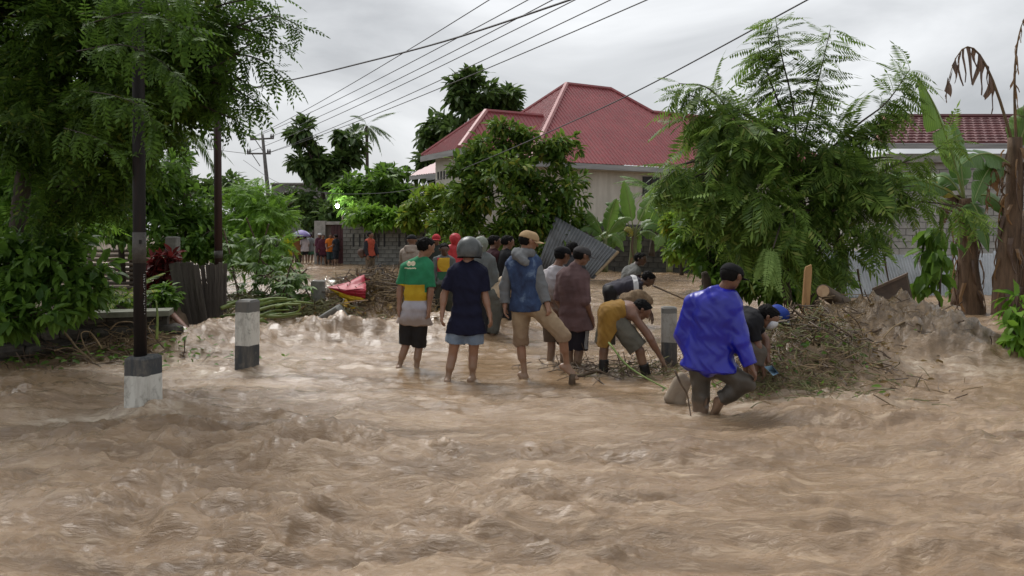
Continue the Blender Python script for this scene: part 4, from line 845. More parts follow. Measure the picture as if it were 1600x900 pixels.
# ------------------------------------------------------------------ banana plants: every leaf a part of its own
def banana_leaf(parent, a, tip, sag, wid, mat, seed=0, fold=.35, tear=0, ragged=False, face=None, ctrl=None):
    """leaf blade from a to tip with a sagging midrib; tears cut the blade into strips"""
    rn = random.Random(seed); a, tip = Vector(a), Vector(tip); n = 26; L_ = (tip - a).length
    mid = (a + tip) / 2 + Vector((0, 0, sag)); c = [a * (1 - t) ** 2 + mid * 2 * t * (1 - t) + tip * t * t for t in np.linspace(0, 1, n + 1)]
    if ctrl is not None: mid = Vector(ctrl); c = [a * (1 - t) ** 2 + mid * 2 * t * (1 - t) + tip * t * t for t in np.linspace(0, 1, n + 1)]
    pet = .16; V = []; Fs = []; up0 = Vector(face) if face is not None else Vector((0, 0, 1))
    prev = None; s = random.Random(seed)
    ph = rn.uniform(0, 6)
    def sect(i, jit):
        t = i / n; tan = (c[min(i + 1, n)] - c[max(i - 1, 0)]).normalized(); side = tan.cross(up0)
        if side.length < .05: side = tan.cross(Vector((.3, 1, .1)))
        side.normalize(); nr = side.cross(tan); x = max(0, (t - pet) / (1 - pet)); w_ = wid * (math.sin(math.pi * min(1, x ** .62)) ** .75 if 0 < x < 1 else 0) * .5
        wv = 1 + .08 * math.sin(i * 1.7 + ph)
        el = -fold * w_ * jit; return [c[i] + side * w_ * wv + nr * el, c[i] + side * w_ * .5 + nr * el * .3, c[i], c[i] - side * w_ * .5 + nr * el * .3, c[i] - side * w_ * wv + nr * el]
    i0 = int(pet * n)
    for i in range(i0, n):
        cut = rn.random() < tear; j = (rn.uniform(.6, 1.8) + (rn.uniform(0, 3) if ragged else 0)) if (cut or prev is None) else prev
        A_, B_ = sect(i, j if prev is None else prev), sect(i + 1, j)
        if cut:
            A_ = sect(i, j); gap = .35; A_ = [p.lerp(q, gap if k in (0, 4) else (.1 if k in (1, 3) else 0)) for k, (p, q) in enumerate(zip(A_, B_))]
            if ragged and rn.random() < .45: B_[0] = B_[1] + (B_[0] - B_[1]) * rn.uniform(.1, .8); A_[0] = A_[1] + (A_[0] - A_[1]) * rn.uniform(.1, .8)
        prev = j; o = len(V); V += A_ + B_; Fs += [(o + k, o + k + 1, o + k + 6, o + k + 5) for k in range(4)]
    m = MB(); m.add(V, Fs); o = m.build('leaf', mat, parent, True)
    m = MB(); r_ = max(.006, wid * .032); m.tube(c[:-1], [r_ * (1.3 - 1.1 * i / n) for i in range(n)], 5); m.build('midrib', M_midrib if not ragged else M_deadrib, o, True)
    return o
def banmat(name, c1, c2, yellow=0):
    b = NB(name); wv = b.new('ShaderNodeTexWave'); wv.inputs['Scale'].default_value = 9; wv.inputs['Distortion'].default_value = 2; n = b.noise(b.coord(), 3, 4); wv2 = b.mix(.6, wv.outputs[0], n)
    c = b.ramp(wv2, [(.2, c2), (.8, c1)]); b.L(c, b.b.inputs['Base Color']); b.b.inputs['Roughness'].default_value = .4
    tr = b.new('ShaderNodeBsdfTranslucent'); b.L(c, tr.inputs[0]); ms = b.new('ShaderNodeMixShader'); ms.inputs[0].default_value = .35; b.L(b.b.outputs[0], ms.inputs[1]); b.L(tr.outputs[0], ms.inputs[2]); b.L(ms.outputs[0], b.out.inputs[0]); return b.m
M_ban = banmat('banana_green', (.12, .23, .05), (.06, .135, .025)); M_ban2 = banmat('banana_light', (.16, .27, .05), (.085, .165, .03)); M_bany = banmat('banana_yellow', (.42, .34, .06), (.20, .20, .04)); M_band = banmat('banana_dead', (.17, .105, .07), (.06, .036, .026)); M_bando = banmat('banana_dry', (.30, .17, .07), (.14, .075, .035))
M_midrib = stdmat('midrib', (.25, .3, .10), (.15, .2, .06), .5, 4, .1); M_deadrib = stdmat('dead_midrib', (.18, .12, .06), (.1, .065, .04), .7, 4, .1)
def banana_trunk(parent, pts, rr, mat, skirts=0, seed=0):
    rn = random.Random(seed); m = MB(); tp = bez(pts, 6); n = len(tp); m.tube(tp, [rr * (1.1 - .45 * i / (n - 1)) * rn.uniform(.94, 1.06) for i in range(n)], 12); o = m.build('stem', mat, parent, True)
    for k in range(skirts):     # dry sheaths hanging down the stem
        i = rn.randrange(n // 4, n - 1); q = tp[i]; a = rn.uniform(0, 6.28); L_ = rn.uniform(.25, .8); rr2 = rr * .8; w_ = rn.uniform(.015, .055)
        d_ = Vector((math.cos(a), math.sin(a), 0)); s_ = Vector((-d_.y, d_.x, 0)); V = []
        for j in range(5):
            t = j / 4; p = q + s_ * .10 * math.sin(t * 2.5 + a) * t + d_ * (rr2 + .02 + .07 * math.sin(t * 3) + .03 * rn.random()) + Vector((0, 0, -L_ * t)); ww_ = w_ * (1 - .55 * t); V += [p - s_ * ww_, p + d_ * .015, p + s_ * ww_]
        mm_ = MB(); mm_.add(V, [(j * 3 + h, j * 3 + h + 1, j * 3 + h + 4, j * 3 + h + 3) for j in range(4) for h in range(2)]); mm_.build('dry_sheath', M_bando if rn.random() < .45 else M_band, o)
    return o
M_stemg = stdmat('banana_stem', (.17, .20, .08), (.08, .07, .035), .6, 5, .3, stretch=(2, 2, .3)); M_stemb = stdmat('banana_stem_dry', (.16, .10, .06), (.06, .038, .024), .85, 7, .6, .03, stretch=(2, 2, .25))
# central clump
for bx_, by_, lb_ in ((945, 372, 'small banana plant with broad leaves at the zinc sheet edge'), (1046, 368, 'light green banana plant half hidden by the yellow-green shrub')):
    d = 26.8; bp = thing('banana_plant', lb_, 'banana plant', tuple(P(bx_, 415, d))); banana_trunk(bp, [P(bx_, 425, d), P(bx_, 395, d), P(bx_ + 1, by_, d)], .11, M_stemg, 1, 9)
    for i, (tx, ty, sg) in enumerate(((-30, -45, .3), (18, -62, .25), (45, -28, .5), (-42, -8, .5), (30, 22, .5), (-22, 26, .45), (4, 34, .4))): banana_leaf(bp, P(bx_, by_ + 6, d), P(bx_ + tx, by_ + ty, d - random.uniform(-.4, .6)), sg * 1.5, .5, M_ban2 if i % 3 else M_ban, 90 + i, .6, .3, face=(0, -.75, .66))
d = 27.5; bp = thing('banana_plant', 'lush light green banana plant against the cream house wall', 'banana plant', tuple(P(988, 412, d)))
banana_trunk(bp, [P(988, 420, d), P(990, 385, d), P(992, 355, d)], .14, M_stemg, 2, 1)
for i, (tx, ty, sg, wd_, mt, ax, ay) in enumerate(((975, 282, .25, .62, M_ban2, 990, 362), (1030, 292, .25, .6, M_ban2, 993, 360), (945, 318, .45, .55, M_ban, 988, 362), (1062, 318, .5, .6, M_ban2, 995, 362), (1048, 350, .5, .6, M_ban2, 994, 366), (930, 355, .5, .5, M_ban, 986, 368), (955, 392, .55, .55, M_ban2, 985, 368), (1000, 398, .45, .55, M_ban2, 990, 366), (975, 360, .3, .5, M_bany, 998, 374), (1040, 385, .5, .5, M_ban2, 994, 370), (928, 380, .5, .5, M_ban2, 984, 370), (905, 330, .4, .4, M_ban, 935, 372))):
    banana_leaf(bp, P(ax, ay, d + random.uniform(-.2, .2)), P(tx, ty, d - random.uniform(-.5, .7)), sg * 1.3, wd_ * .9, mt, i, .55, .25, face=(0, -.75, .66))
# right clump: a green plant and a withered one
d = 15.8; bp = thing('banana_plant', 'banana plant with green and torn leaves beside the pale block house', 'banana plant', tuple(P(1516, 492, d)), 'banana plants by the block house')
banana_trunk(bp, [P(1522, 498, d), P(1514, 430, d), P(1512, 360, d), P(1508, 310, d)], .20, M_stemb, 40, 2)
banana_trunk(bp, [P(1500, 478, d + .4), P(1507, 420, d + .4), P(1510, 360, d + .3)], .17, M_stemb, 8, 3)
for i, (tx, ty, sg, wd_, mt, tr, rg_, dz) in enumerate(((1432, 118, .75, .62, M_ban2, .10, 0, -.5), (1410, 285, .35, .45, M_bany, .05, 0, .3), (1345, 300, .75, .55, M_ban, .2, 0, -.2), (1545, 395, .7, .55, M_ban, .15, 0, -.5), (1440, 300, .9, .55, M_ban, .15, 0, .6), (1490, 190, .3, .5, M_ban, .1, 0, .5), (1470, 360, .8, .4, M_band, .5, 1, .2), (1590, 360, .8, .5, M_ban, .2, 0, -.4))):
    banana_leaf(bp, P(1508, 318, d), P(tx, ty, d + dz), sg, wd_, mt, 40 + i, .35, tr, bool(rg_), face=(0, -.7, .7))
d = 15.2; bp = thing('banana_plant', 'withered banana plant with hanging brown leaves at the block house corner', 'banana plant', tuple(P(1572, 492, d)), 'banana plants by the block house')
banana_trunk(bp, [P(1568, 500, d), P(1572, 420, d), P(1584, 320, d), P(1586, 215, d)], .20, M_stemb, 46, 5)
banana_trunk(bp, [P(1600, 500, d + .5), P(1602, 420, d + .5), P(1610, 330, d + .5)], .2, M_stemb, 10, 6)
for i, (ax, ay, tx, ty, sg, wd_, mt, tr, rg_, dz) in enumerate(((1580, 260, 1500, 260, .5, .6, M_ban, .12, 0, -.7), (1584, 230, 1690, 210, .8, .7, M_ban, .15, 0, -.3), (1584, 250, 1630, 150, .3, .55, M_ban2, .15, 0, -.3), (1575, 270, 1545, 290, .3, .45, M_bando, .3, 1, -.4), (1584, 265, 1650, 330, .9, .5, M_band, .6, 1, -.3), (1580, 262, 1520, 320, .8, .5, M_ban, .2, 0, -.5))):
    banana_leaf(bp, P(ax, ay, d), P(tx, ty, d + dz), sg, wd_, mt, 60 + i, .5, tr, bool(rg_), face=(0, -.7, .7))
def shredded_leaf(parent, a, ctrl, tip, lmin, lmax, mat, seed, n=70):
    rn = random.Random(seed); a, ctrl, tip = Vector(a), Vector(ctrl), Vector(tip); c = [a * (1 - t) ** 2 + ctrl * 2 * t * (1 - t) + tip * t * t for t in np.linspace(0, 1, n + 1)]
    m = MB(); m.tube(c[::4], [.03 * (1 - .8 * i / (len(c[::4]) - 1)) for i in range(len(c[::4]))], 6); o = m.build('leaf', M_deadrib, parent, True); V = []; Fs = []
    i = int(n * .22)
    while i < n:
        w_ = rn.randint(1, 3); j = min(n, i + w_); q0, q1 = c[i], c[j]; env = math.sin(math.pi * min(1, (i / n - .15) / .85 * .8 + .2)); L_ = rn.uniform(lmin, lmax) * (.35 + .65 * env); k = len(V); sw = rn.uniform(-.12, .12); dep = rn.uniform(-.06, .06)
        for s in range(5):
            t = s / 4; dz = Vector((sw * t + .02 * math.sin(5 * t + i), dep * t + .03 * math.sin(4 * t + i * 2), -L_ * t)); x = .5 - .5 * (1 - .65 * t); V += [q0.lerp(q1, x) + dz, q0.lerp(q1, .5) + dz + Vector((0, -.02, 0)), q0.lerp(q1, 1 - x) + dz]
        Fs += [(k + 3 * s + h, k + 3 * s + h + 1, k + 3 * s + h + 4, k + 3 * s + h + 3) for s in range(4) for h in range(2)]
        i = j + (1 if rn.random() < .35 else 0)
    m = MB(); m.add(V, Fs); e = m.build('shredded_blade', mat, o); e['kind'] = 'stuff'; return o
shredded_leaf(bp, P(1586, 240, d), P(1515, -40, d - .1), P(1476, 150, d - .3), .4, .85, M_band, 3, 46)
shredded_leaf(bp, P(1590, 240, d), P(1620, 20, d - .2), P(1660, 110, d - .3), .35, .8, M_bando, 4, 46)
shredded_leaf(bp, P(1590, 250, d), P(1575, 60, d - .1), P(1606, 20, d - .2), .25, .5, M_bando, 6, 40)
shredded_leaf(bp, P(1582, 262, d), P(1545, 230, d - .4), P(1540, 330, d - .4), .2, .5, M_bando, 5, 40)
# leafy sapling and the bush at the right edge
clump_tree('sapling', 'drooping leafy sapling before the zinc fence', tuple(P(1468, 480, 13)), [P(1470, 420, 13), P(1472, 360, 13)],
    [pxblob(1472, 365, 13, 18, 20), pxblob(1465, 400, 13, 22, 22), pxblob(1450, 435, 13, 16, 18)], 170, .3, LEAF, LM_mid, None, 'sapling', .02, droop=1.5, sub=6, seed=51)
clump_tree('shrub', 'bright green bush with drooping broad leaves in open water beside the silt heap', tuple(P(1600, 560, 9.0)), [P(1600, 520, 9.0), P(1596, 490, 9.0)],
    [pxblob(1590, 485, 9.0, 22, 28), pxblob(1608, 520, 9.0, 34, 30), pxblob(1585, 525, 8.9, 14, 20), pxblob(1640, 500, 9.2, 40, 50)], 420, .20, LEAF, LM_bright, None, 'shrub', .03, droop=1.0, sub=9, seed=52)
clump_tree('shrub', 'small weed sprouting beside the banana stems', tuple(P(1490, 470, 17.5)), [P(1492, 455, 17.5)], [pxblob(1490, 440, 17.5, 12, 20)], 160, .16, LEAF, LM_mid, None, 'shrub', .015, sub=6, seed=53)
# cassava branches torn down on the left bank
cb = thing('fallen_branches', 'torn-down cassava branches with palmate leaves piled behind the bollard', 'branches', tuple(P(425, 490, 14)))
rg = np.random.default_rng(61)
for (xa, ya, xb, yb) in ((378, 470, 440, 415), (400, 400, 470, 470), (385, 340, 420, 440), (430, 480, 480, 420), (360, 420, 385, 490), (440, 400, 488, 470), (410, 470, 465, 435), (350, 360, 372, 460), (420, 350, 400, 430), (390, 480, 450, 460), (395, 430, 445, 445), (460, 398, 440, 470)):
    dd = 13.6 + rg.uniform(-.4, .5); a, c = P(xa, ya, dd), P(xb, yb, dd + rg.uniform(-.3, .3)); md = (a + c) / 2 + Vector((0, 0, .06)); m = MB(); lv = Leaves(); m.tube(bez([a, md, c], 5), .014, 5)
    for k in range(15):
        q = np.array(a.lerp(c, rg.uniform(.1, 1))) + rg.normal(size=3) * .09; ax = rg.normal(size=3) * .6 + np.array((0, -.2, -.35))
        ax /= np.linalg.norm(ax); s = np.cross(ax, (0, 0, 1.0)); D = [ax * math.cos(t) + s * math.sin(t) for t in (-1.3, -.8, -.35, 0, .35, .8, 1.3)]
        lv.add(*scatter([tmpl_leaf(.22, .1, .25)], [q] * 7, D, [(0, -.4, 1.0)] * 7, rg.uniform(.15, .22, 7), rg))
    o = m.build('branch', M_stick, cb); lv.build('foliage', leafmat('leaf_cassava', (.03, .065, .018), (.13, .2, .065), .5, .35), o)
# ------------------------------------------------------------------ people: bodies grown from smooth-blended limbs (one continuous surface each)
def surfnets(Fd, org, vox):
    S = Fd < 0; nx, ny, nz = Fd.shape
    cnt = np.zeros((nx - 1, ny - 1, nz - 1), np.int8)
    for i in (0, 1):
        for j in (0, 1):
            for k in (0, 1): cnt += S[i:nx - 1 + i, j:ny - 1 + j, k:nz - 1 + k]
    act = (cnt > 0) & (cnt < 8); ci = np.argwhere(act); ids = -np.ones(act.shape, np.int32); ids[act] = np.arange(len(ci))
    acc = np.zeros((len(ci), 3)); num = np.zeros(len(ci)); cor = [(i, j, k) for i in (0, 1) for j in (0, 1) for k in (0, 1)]
    val = {c: Fd[ci[:, 0] + c[0], ci[:, 1] + c[1], ci[:, 2] + c[2]].astype(float) for c in cor}
    for a in cor:
        for ax in range(3):
            if a[ax] == 0:
                b_ = list(a); b_[ax] = 1; b_ = tuple(b_); va, vb = val[a], val[b_]; m = (va < 0) != (vb < 0)
                t = np.where(m, va / np.where(m, va - vb, 1), 0); p = np.array(a, float)[None].repeat(len(ci), 0); p[:, ax] = t
                acc[m] += p[m]; num[m] += 1
    v = ci + acc / num[:, None]; q = []
    for ax in range(3):
        o1, o2 = [(1, 2), (2, 0), (0, 1)][ax]; sl0 = [slice(None)] * 3; sl1 = [slice(None)] * 3; sl0[ax] = slice(0, -1); sl1[ax] = slice(1, None)
        e = S[tuple(sl0)] != S[tuple(sl1)]; pe = np.argwhere(e); pe = pe[(pe[:, o1] > 0) & (pe[:, o2] > 0) & (pe[:, o1] < Fd.shape[o1] - 1) & (pe[:, o2] < Fd.shape[o2] - 1)]
        ins = S[pe[:, 0], pe[:, 1], pe[:, 2]]
        def cell(d1, d2):
            c = pe.copy(); c[:, o1] -= d1; c[:, o2] -= d2; return ids[c[:, 0], c[:, 1], c[:, 2]]
        f = np.stack([cell(1, 1), cell(0, 1), cell(0, 0), cell(1, 0)], -1); f[~ins] = f[~ins][:, ::-1]; q.append(f)
    return v * vox + org, np.concatenate(q)
class Sdf:
    def __init__(s): s.p = []; s.neg = []
    def cone(s, a, b_, ra, rb, k=.03, cut=None): s.p.append((np.array(a, float), np.array(b_, float), ra, rb, k, cut)); return s
    def sub(s, a, b_, ra, rb): s.neg.append((np.array(a, float), np.array(b_, float), ra, rb)); return s
    def inflate(s, g):
        o = Sdf(); o.p = [(a, b_, ra + g, rb + g, k, c) for a, b_, ra, rb, k, c in s.p]; return o
    @staticmethod
    def dist(Xp, a, b_, ra, rb):
        ab = b_ - a; L2 = ab @ ab + 1e-12; q = Xp - a; t = np.clip((q @ ab) / L2, 0, 1); return np.linalg.norm(q - t[..., None] * ab, axis=-1) - (ra + (rb - ra) * t)
    def mesh(s, vox, planes=(), fold=0, fseed=0, flen=.1, smooth=1):
        pts = np.array([p for q in s.p for p in ((np.minimum(q[0] - q[2], q[1] - q[3])), (np.maximum(q[0] + q[2], q[1] + q[3])))]); mg = .03 + 2 * vox
        lo = pts.min(0) - mg; hi = pts.max(0) + mg; n = np.ceil((hi - lo) / vox).astype(int) + 1; Fd = np.full(n, .2, np.float32); ax = [lo[i] + vox * np.arange(n[i]) for i in range(3)]
        def sub_(a, b_, r, m_):
            l = np.minimum(a, b_) - r - m_; h = np.maximum(a, b_) + r + m_; i0 = np.clip(np.floor((l - lo) / vox).astype(int), 0, n); i1 = np.clip(np.ceil((h - lo) / vox).astype(int) + 1, 0, n); return tuple(slice(i0[i], i1[i]) for i in range(3))
        def gridp(sl): return np.stack(np.meshgrid(ax[0][sl[0]], ax[1][sl[1]], ax[2][sl[2]], indexing='ij'), -1)
        for a, b_, ra, rb, k, cut in s.p:
            sl = sub_(a, b_, max(ra, rb), .045); Xp = gridp(sl); d_ = Sdf.dist(Xp, a, b_, ra, rb)
            if cut is not None: d_ = np.maximum(d_, (Xp - np.array(cut[0])) @ np.array(cut[1]))
            A = Fd[sl]; h = np.clip(.5 + .5 * (A - d_) / k, 0, 1); Fd[sl] = A * (1 - h) + d_ * h - k * h * (1 - h)
        for a, b_, ra, rb in s.neg:
            sl = sub_(a, b_, max(ra, rb), .02); Xp = gridp(sl); Fd[sl] = np.maximum(Fd[sl], -Sdf.dist(Xp, a, b_, ra, rb))
        for pt, nr in planes:
            pt = np.array(pt, float); nr = np.array(nr, float); nr /= np.linalg.norm(nr)
            Fd = np.maximum(Fd, ((ax[0][:, None, None] - pt[0]) * nr[0] + (ax[1][None, :, None] - pt[1]) * nr[1] + (ax[2][None, None, :] - pt[2]) * nr[2]).astype(np.float32))
        v, f = surfnets(Fd, lo, vox)
        if fold and len(f):
            rn = np.random.default_rng(fseed); nr = np.zeros_like(v); fn = np.cross(v[f[:, 2]] - v[f[:, 0]], v[f[:, 3]] - v[f[:, 1]])
            for k in range(4): np.add.at(nr, f[:, k], fn)
            nr /= np.linalg.norm(nr, axis=1, keepdims=True) + 1e-9; s_ = 0
            wp_ = v + .03 * np.stack([np.sin(v @ rn.normal(size=3) * 22 + rn.uniform(0, 6)) for _ in range(3)], -1)
            for k in range(7):
                kv = rn.normal(size=3); kv[2] *= .55; kv *= 2 * np.pi / (flen * rn.uniform(.7, 1.9) * np.linalg.norm(kv)); s_ = s_ + (1 - 2 * np.abs(np.sin(wp_ @ kv * .5 + rn.uniform(0, 6)))) * (1 if k < 4 else .6)
            v = v + nr * (fold * s_ / 3)[:, None]
        return v, f
def vnorm(v): v = np.array(v, float); return v / (np.linalg.norm(v) + 1e-9)
A3_ = lambda v: np.array(v, float)

def clothmat(name, c1, rough=.85, c2=None, mud=None, spec=.2, bump=.25): return wrinkle(stdmat(name, c1, c2 or tuple(x * .72 for x in c1), rough, 7, 0, .006, spec, mud=mud))
def wrinkle(m, strength=.6, dist=.035, scale=3.4, st=(1.6, 1.6, .55)):
    if 'wr' in m.keys(): return m
    m['wr'] = 1; t = m.node_tree; B = t.nodes['Principled BSDF']; tc = t.nodes.new('ShaderNodeTexCoord'); mp = t.nodes.new('ShaderNodeMapping'); mp.inputs['Scale'].default_value = st; mp.inputs['Rotation'].default_value = (.3, .5, .2)
    n = t.nodes.new('ShaderNodeTexNoise'); n.noise_type = 'RIDGED_MULTIFRACTAL'; n.inputs['Scale'].default_value = scale; n.inputs['Detail'].default_value = 1.6; n.inputs['Roughness'].default_value = .4; n.inputs['Distortion'].default_value = .5; n.normalize = True
    bp = t.nodes.new('ShaderNodeBump'); bp.inputs['Strength'].default_value = strength; bp.inputs['Distance'].default_value = dist
    t.links.new(tc.outputs['Object'], mp.inputs[0]); t.links.new(mp.outputs[0], n.inputs['Vector']); t.links.new(n.outputs[0], bp.inputs['Height']); t.links.new(bp.outputs[0], B.inputs['Normal']); return m
def skinmat(name, c):
    if name in MATS: return MATS[name]
    b = NB(name); n = b.noise(b.coord(), 9, 4); cc = b.ramp(n, [(.3, tuple(x * .75 for x in c)), (.7, c)])
    zz = b.math('SUBTRACT', b.sep()[2], b.math('MULTIPLY', b.noise(b.coord(), 11, 5, .65), .42)); k = b.new('ShaderNodeMapRange'); k.inputs[1].default_value = -.12; k.inputs[2].default_value = .16; k.inputs[3].default_value = .75; k.inputs[4].default_value = 0; b.L(zz, k.inputs[0]); cc = b.mix(k.outputs[0], cc, (.24, .165, .11)); b.L(cc, b.b.inputs['Base Color']); b.b.inputs['Roughness'].default_value = .4
    b.b.inputs['Subsurface Weight'].default_value = .08; b.b.inputs['Subsurface Radius'].default_value = (.02, .008, .005); b.bump(b.noise(b.coord(), 60, 3), .1, .003); MATS[name] = b.m; return b.m
SK1 = skinmat('skin_tan', (.30, .155, .095)); SK2 = skinmat('skin_brown', (.19, .095, .06)); SK3 = skinmat('skin_dark', (.10, .055, .038))
M_hair = stdmat('hair', (.009, .008, .0075), (.004, .0035, .0035), .75, 40, .5, .004, .12, stretch=(1, 1, .3))
M_eye = stdmat('eye_dark', (.02, .015, .012), None, .2, 4, 0)

class Person:
    """joints are world points: head neck sa sb ea eb wa wb ha hb ka kb aa ab ta tb (a = one side, b = the other)"""
    def __init__(s, label, j, face, fwd, vox=.011, skin=SK1, build=1.0, group=None, hand_curl=.35, hpose=None, foot=True):
        s.j = {k: A3_(v) for k, v in j.items()}; dn_ = vnorm((s.j['ha'] + s.j['hb']) / 2 - s.j['neck']); ms_ = (s.j['sa'] + s.j['sb']) / 2
        for q in ('sa', 'sb'): s.j[q] = ms_ + (s.j[q] - ms_) * .94 + dn_ * .032
        s.face = vnorm(face); s.fwd = vnorm(fwd); s.vox = vox; s.bd = build; J = s.j; s.skin = skin; s.foot = foot
        feet = min(J['aa'][2], J['ab'][2]); base = (J['aa'] + J['ab']) / 2
        s.t = thing('person', label, 'person', (base[0], base[1], max(0, feet - .06)), group)
        up = vnorm(J['head'] - J['neck']); s.lat = vnorm(np.cross(s.face, (0, 0, 1.0))) if abs(s.face[2]) < .95 else vnorm(J['sb'] - J['sa'])
        s.hup = vnorm(np.cross(s.lat, s.face)); s.hc = J['head']
        b_ = Sdf(); s.torso = s.torso_prims(0); b_.p += s.torso.p; bd = build
        b_.cone(J['neck'] - .02 * up, J['head'] - .04 * s.hup - .015 * s.face, .058, .052, .03)
        for q in 'ab':
            b_.cone(J['s' + q], J['e' + q], .052 * bd, .040 * bd, .03).cone(J['e' + q], J['w' + q], .040 * bd, .026, .02)
            b_.cone(J['e' + q] + (J['w' + q] - J['e' + q]) * .22, J['e' + q] + (J['w' + q] - J['e' + q]) * .4, .042 * bd, .038 * bd, .02)
            b_.cone(J['h' + q], J['k' + q], .080 * bd, .050 * bd, .04).cone(J['k' + q], J['a' + q], .046 * bd, .031, .025)
            sh = J['a' + q] - J['k' + q]; b_.cone(J['k' + q] + sh * .15 - s.fwd * .015, J['k' + q] + sh * .45 - s.fwd * .018, .045 * bd, .046 * bd, .03)
            s.hand(b_, q, hand_curl, (hpose or {}).get(q));
            if foot: s.footp(b_, q)
        s.headp(b_); s.body = s.put('body', b_.mesh(vox), skin)
        if vox < .02: s.eyes()
    def put(s, name, vf, mat, parent=None):
        if name in ('shirt', 'shorts', 'trousers', 'hoodie', 'vest', 'jacket', 'cloth_wrap', 'raincoat', 'hood'): wrinkle(mat)
        return link(name, mesh_np(name, vf[0], vf[1], mat, True), parent or s.t)
    def torso_prims(s, g, hem=0, w_=0):
        J = s.j; pel = (J['ha'] + J['hb']) / 2; lh = vnorm(J['hb'] - J['ha']); ls = vnorm(J['sb'] - J['sa']); nk = J['neck']; hw = np.linalg.norm(J['hb'] - J['ha']) / 2; sw = np.linalg.norm(J['sb'] - J['sa']) / 2; bd = s.bd
        hw = max(hw, .05); sw = max(sw, .07); T = Sdf(); bend = s.fwd * -.02
        shm = (J['sa'] + J['sb']) / 2
        for t, hwid, r_ in ((-.02, .066 * bd, .097 * bd), (.2, .058 * bd, .094 * bd), (.42, .046 * bd, .090 * bd), (.62, .056 * bd, .098 * bd), (.8, .064 * bd, .094 * bd), (.92, min(.10, sw * .55), .066 * bd)):
            c = pel + (nk - pel) * t + (shm - nk) * max(0, t - .5) * .8 + bend * math.sin(math.pi * max(0, t)); l = vnorm(lh * (1 - t) + ls * t); T.cone(c - l * (hwid + w_), c + l * (hwid + w_), r_ + g, r_ + g, .05)
        for q in 'ab': T.cone(nk - (nk - pel) * .03, J['s' + q], .046 * bd + g * .7, .050 * bd + g * .8, .045)
        return T
    def hand(s, b_, q, curl, pose):
        J = s.j; D = vnorm(J['w' + q] - J['e' + q]); D = vnorm(pose[0]) if pose else vnorm(D + np.array((0, 0, -.25)))
        pel = (J['ha'] + J['hb']) / 2; N = pel - J['w' + q]; N = vnorm(pose[1]) if pose and len(pose) > 1 else vnorm(N - D * (N @ D)); N = vnorm(N - D * (N @ D)); S_ = vnorm(np.cross(D, N))
        if S_ @ s.fwd < 0: S_ = -S_          # thumb side forward
        w0 = J['w' + q]; b_.cone(w0, w0 + D * .03, .026, .024, .02)
        for i, (off, fl) in enumerate(((.033, .068), (.011, .078), (-.011, .073), (-.032, .056))):
            k0 = w0 + D * .088 + S_ * off; b_.cone(w0 + D * .02 + S_ * off * .55, k0, .015, .0125, .014); c1 = curl * (1 + .15 * i)
            d1 = vnorm(D * math.cos(c1) + N * math.sin(c1) + S_ * off * 1.6); k1 = k0 + d1 * fl * .5; d2 = vnorm(D * math.cos(c1 * 2.2) + N * math.sin(c1 * 2.2) + S_ * off * 1.2); b_.cone(k0, k1, .0105, .0095, .005).cone(k1, k1 + d2 * fl * .5, .0095, .0075, .005)
        t0 = w0 + D * .03 + S_ * .03; t1 = t0 + vnorm(D * .7 + S_ * .65 + N * .3) * .045; b_.cone(w0 + D * .015 + S_ * .015, t0, .017, .015, .012).cone(t0, t1, .0135, .0115, .008).cone(t1, t1 + vnorm(D * .85 + S_ * .25 + N * .35) * .036, .0115, .009, .006)
    def footp(s, b_, q):
        J = s.j; a = J['a' + q]; t = J['t' + q]; D = vnorm(t - a); L_ = max(.12, np.linalg.norm(t - a)); S_ = vnorm(np.cross(D, (0, 0, 1.0))); dn = vnorm(np.cross(S_, D)); dn = dn if dn[2] < 0 else -dn
        hl = a + dn * .03 - D * .045; b_.cone(a, hl, .036, .034, .02)
        ball = a + D * L_ * .72 + dn * .045
        for o in (-.022, .022): b_.cone(hl + S_ * o * .4, ball + S_ * o * 1.15, .031, .023, .02)
        b_.cone(a + D * .01, a + D * L_ * .5 + dn * .02, .034, .028, .025)
        for i, o in enumerate((-.036, -.018, .0, .018, .037)): b_.cone(ball + S_ * o * .9, ball + S_ * o * 1.08 + D * (.05 - .006 * i) - dn * -.004, .0135, .0115, .006)
    def headp(s, b_):
        c, Fh, U, Lt = s.hc, s.face, s.hup, s.lat
        b_.cone(c - Fh * .028 + U * .022, c + Fh * .022 + U * .022, .083, .08, .03)
        b_.cone(c + Fh * .035 + U * .0, c + Fh * .048 - U * .075, .062, .038, .03); b_.cone(c + Fh * .02 - U * .06 - Lt * .028, c + Fh * .02 - U * .06 + Lt * .028, .036, .036, .025)
        b_.cone(c + Fh * .092 + U * .008, c + Fh * .112 - U * .026, .011, .016, .012); b_.cone(c + Fh * .098 - U * .028 - Lt * .012, c + Fh * .098 - U * .028 + Lt * .012, .011, .011, .008)
        b_.cone(c + Fh * .084 - U * .058 - Lt * .016, c + Fh * .084 - U * .058 + Lt * .016, .012, .012, .008)
        b_.cone(c + Fh * .080 + U * .028 - Lt * .032, c + Fh * .080 + U * .028 + Lt * .032, .017, .017, .012)
        for e in (-1, 1): b_.cone(c + Lt * e * .086 - U * .022 + Fh * .002, c + Lt * e * .095 + U * .012 - Fh * .008, .013, .017, .008); b_.sub(c + Fh * .108 + U * .006 + Lt * e * .032, c + Fh * .106 + U * .006 + Lt * e * .034, .014, .014)
    def eyes(s):
        for e in (-1, 1):
            q = s.hc + s.face * .088 + s.hup * .006 + s.lat * e * .031; m = MB(); m.tube([q - s.lat * .013, q - s.lat * .006, q + s.lat * .006, q + s.lat * .013], [.002, .007, .007, .002], 6); o = m.build('eye', M_eye, s.body, True)
